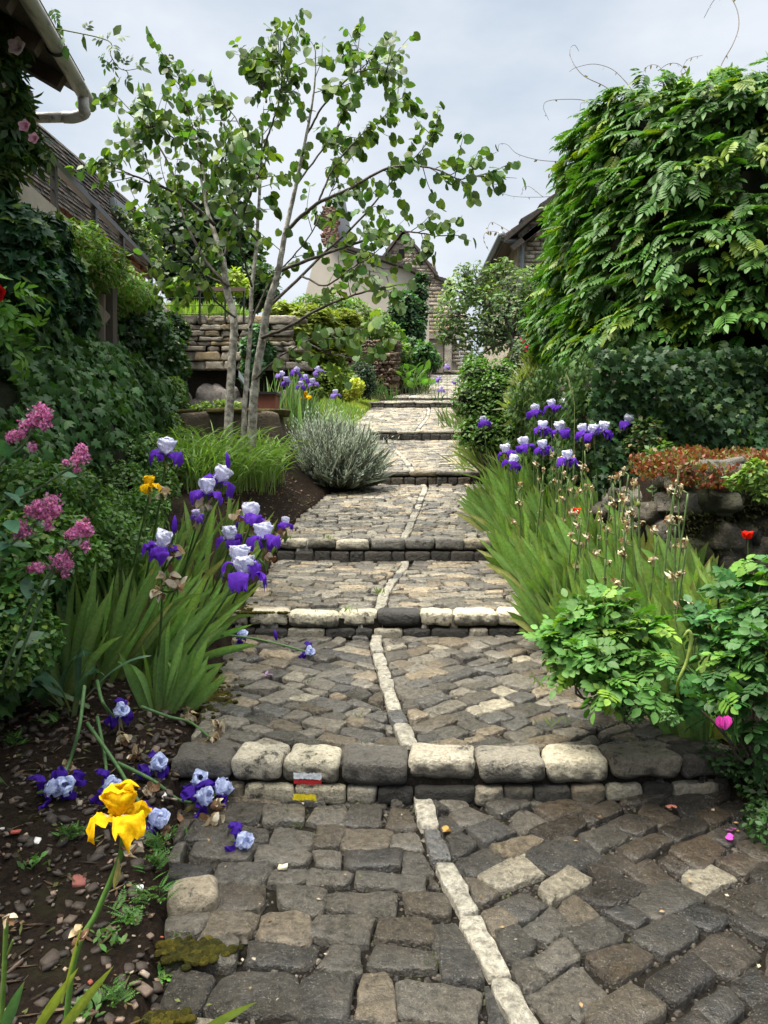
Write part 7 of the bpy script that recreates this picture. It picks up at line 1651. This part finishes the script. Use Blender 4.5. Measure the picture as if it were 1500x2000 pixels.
mb = MB(); n = 2600; y = 1.1 + 3.4 * gg2.uniform(0, 1, n) ** 1.2; m_ = gg2.uniform(size=n) < 0.35; y[m_] = gg2.uniform(6.2, 9.8, m_.sum()); x = xl(y) - gg2.uniform(-0.03, 1.2, n) * np.where(m_, 0.6, 1.0)
cc = np.array([(0.07, 0.045, 0.028), (0.10, 0.065, 0.04), (0.035, 0.025, 0.016), (0.13, 0.09, 0.05), (0.07, 0.08, 0.025)])[gg2.integers(0, 5, n)] * gg2.uniform(0.6, 1.3, (n, 1))
scatter(mb, QUAD, np.stack([x, y, ground(x, y) + 0.006], 1), rand_unit(n, gg2) * [1, 1, .25], UP + rand_unit(n, gg2) * 0.7, 0.022 * gg2.uniform(0.4, 1.6, n), cc)
k_ = gg2.uniform(size=n) < 0.3; scatter(mb, SLIM, np.stack([x, y, ground(x, y) + 0.008], 1)[k_], (rand_unit(n, gg2) * [1, 1, .12])[k_], (UP + rand_unit(n, gg2) * .3)[k_], 0.07, cc[k_]); o = mb.build('leaf_litter', M['dry']); o['kind'] = 'stuff'
# weeds in the soil
WE = [(295, 1760, 30, 'feathery weed beside the pale edge stone'), (250, 1800, 34, 'feathery weed on the soil below the pale edge stone'), (210, 1850, 34, 'feathery weed under the yellow iris stem'), (300, 1700, 20, 'small upright weed above the pale edge stone'), (100, 1415, 22, 'bright little weed under the drooping iris leaves'), (60, 1700, 20, 'seedling weed at the left edge of the soil'), (310, 1660, 16, 'small weed near the dark cobbles'), (230, 1960, 30, 'feathery weed at the bottom left'), (170, 1990, 26, 'low weed at the bottom edge beside iris tips'), (30, 1460, 24, 'leafy weed at the left edge below the ivy'), (140, 1640, 14, 'tiny grass weed left of the yellow iris'), (340, 1640, 16, 'weed between the fallen irises and the cobbles')]
for k, (px, py, r, lab) in enumerate(WE):
    c = at(px, py, 0.0, 1.15); o = empty('weed', c, lab, 'weed', 'weeds in the left soil'); mb = MB(); n = 26; R_ = r * c[1] / F
    p = c + np.stack([gi.normal(0, R_ * .5, n), gi.normal(0, R_ * .5, n), gi.uniform(0.005, 0.04, n)], 1)
    scatter(mb, FERN if k % 3 != 2 else LEAF, p, rand_unit(n, gi) * [1, 1, 0.3] + UP * 0.65, UP + rand_unit(n, gi) * 0.5, (0.05 if k % 3 != 2 else 0.03) * gi.uniform(0.6, 1.2, n), colors(n, gi, (0.05, 0.11, 0.025))); part(mb, 'foliage', M['leaf'], o)
c = at(312, 1918, 0.0, 1.15); o = empty('dandelion', c, 'flat bright green dandelion rosette at the edge of the paving', 'weed'); mb = MB()
DAN = T_([(0, 0, 0), (-.03, .2, .02), (-.12, .25, .02), (-.05, .4, .03), (-.16, .5, .02), (-.07, .62, .02), (-.18, .78, 0), (0, 1, -.06), (.18, .78, 0), (.07, .62, .02), (.16, .5, .02), (.05, .4, .03), (.12, .25, .02), (.03, .2, .02)], [tuple(range(13, -1, -1))])
for k in range(10): an = k * 0.63; scatter(mb, DAN, (c + UP * 0.012)[None], np.array([[math.cos(an), math.sin(an), 0.3]]), (UP + gi.normal(0, .15, 3))[None], gi.uniform(0.05, 0.08), colors(1, gi, (0.10, 0.22, 0.045)))
part(mb, 'foliage', M['leaf'], o)
# moss
def moss(pxr, pyr, n, seed, on=atp):
    g = np.random.default_rng(seed); mb = MB()
    for k in range(n):
        a, b = g.normal(0, 0.38, 2); px = (pxr[0] + pxr[1]) / 2 + a * (pxr[1] - pxr[0]) / 1.6; py = (pyr[0] + pyr[1]) / 2 + b * (pyr[1] - pyr[0]) / 1.6
        c = on(px, py); s_ = g.uniform(0.006, 0.016); V, Fc = cube_grid(2); mb.add(nrm(V) * [s_ * 1.3, s_ * 1.3, s_ * 0.75] * g.uniform(0.8, 1.2, 3) + c + UP * 0.003, Fc, np.array([(0.12, 0.10, 0.015), (0.075, 0.07, 0.012), (0.05, 0.05, 0.012)][g.integers(3)]) * g.uniform(0.7, 1.2))
    o = mb.build('moss', M['moss']); o['kind'] = 'stuff'
moss((310, 440), (1842, 1880), 220, 1); moss((375, 455), (1310, 1400), 260, 2); moss((455, 500), (1182, 1215), 120, 3); moss((280, 360), (1985, 2000), 60, 4); moss((480, 560), (1215, 1232), 90, 5)
# tufts of grass and weeds in the joints
mb = MB()
for px, py, n in ((745, 1160, 14), (680, 1235, 12), (1075, 1300, 18), (1060, 1340, 14), (930, 835, 20), (920, 830, 20), (1085, 1420, 10), (985, 1050, 16), (700, 830, 10), (560, 1090, 14), (640, 1055, 14)):
    c = atp(px, py); p = c + gg2.normal(0, 0.03, (n, 3)) * [1, 1, 0]; scatter(mb, SLIM, p, rand_unit(n, gg2) * 0.7 + UP, rand_unit(n, gg2), 0.06, colors(n, gg2, (0.1, 0.16, 0.035)))
for k in range(150):
    y = 1.6 + 9 * gg2.uniform() ** 1.2; e = gg2.beta(0.35, 0.35); x = xl(y) + (xr(y) - xl(y)) * e; n = int(gg2.integers(4, 12)); c = np.array([x, y, zp(y) - 0.015])
    scatter(mb, QUAD if k % 2 else SLIM, c + gg2.normal(0, 0.014, (n, 3)) * [1, 1, 0.2], rand_unit(n, gg2) * 0.8 + UP, rand_unit(n, gg2), (0.016 if k % 2 else 0.032) * gg2.uniform(0.6, 1.3, n), colors(n, gg2, (0.07, 0.11, 0.025)))
o = mb.build('grass', M['leaf']); o['kind'] = 'stuff'
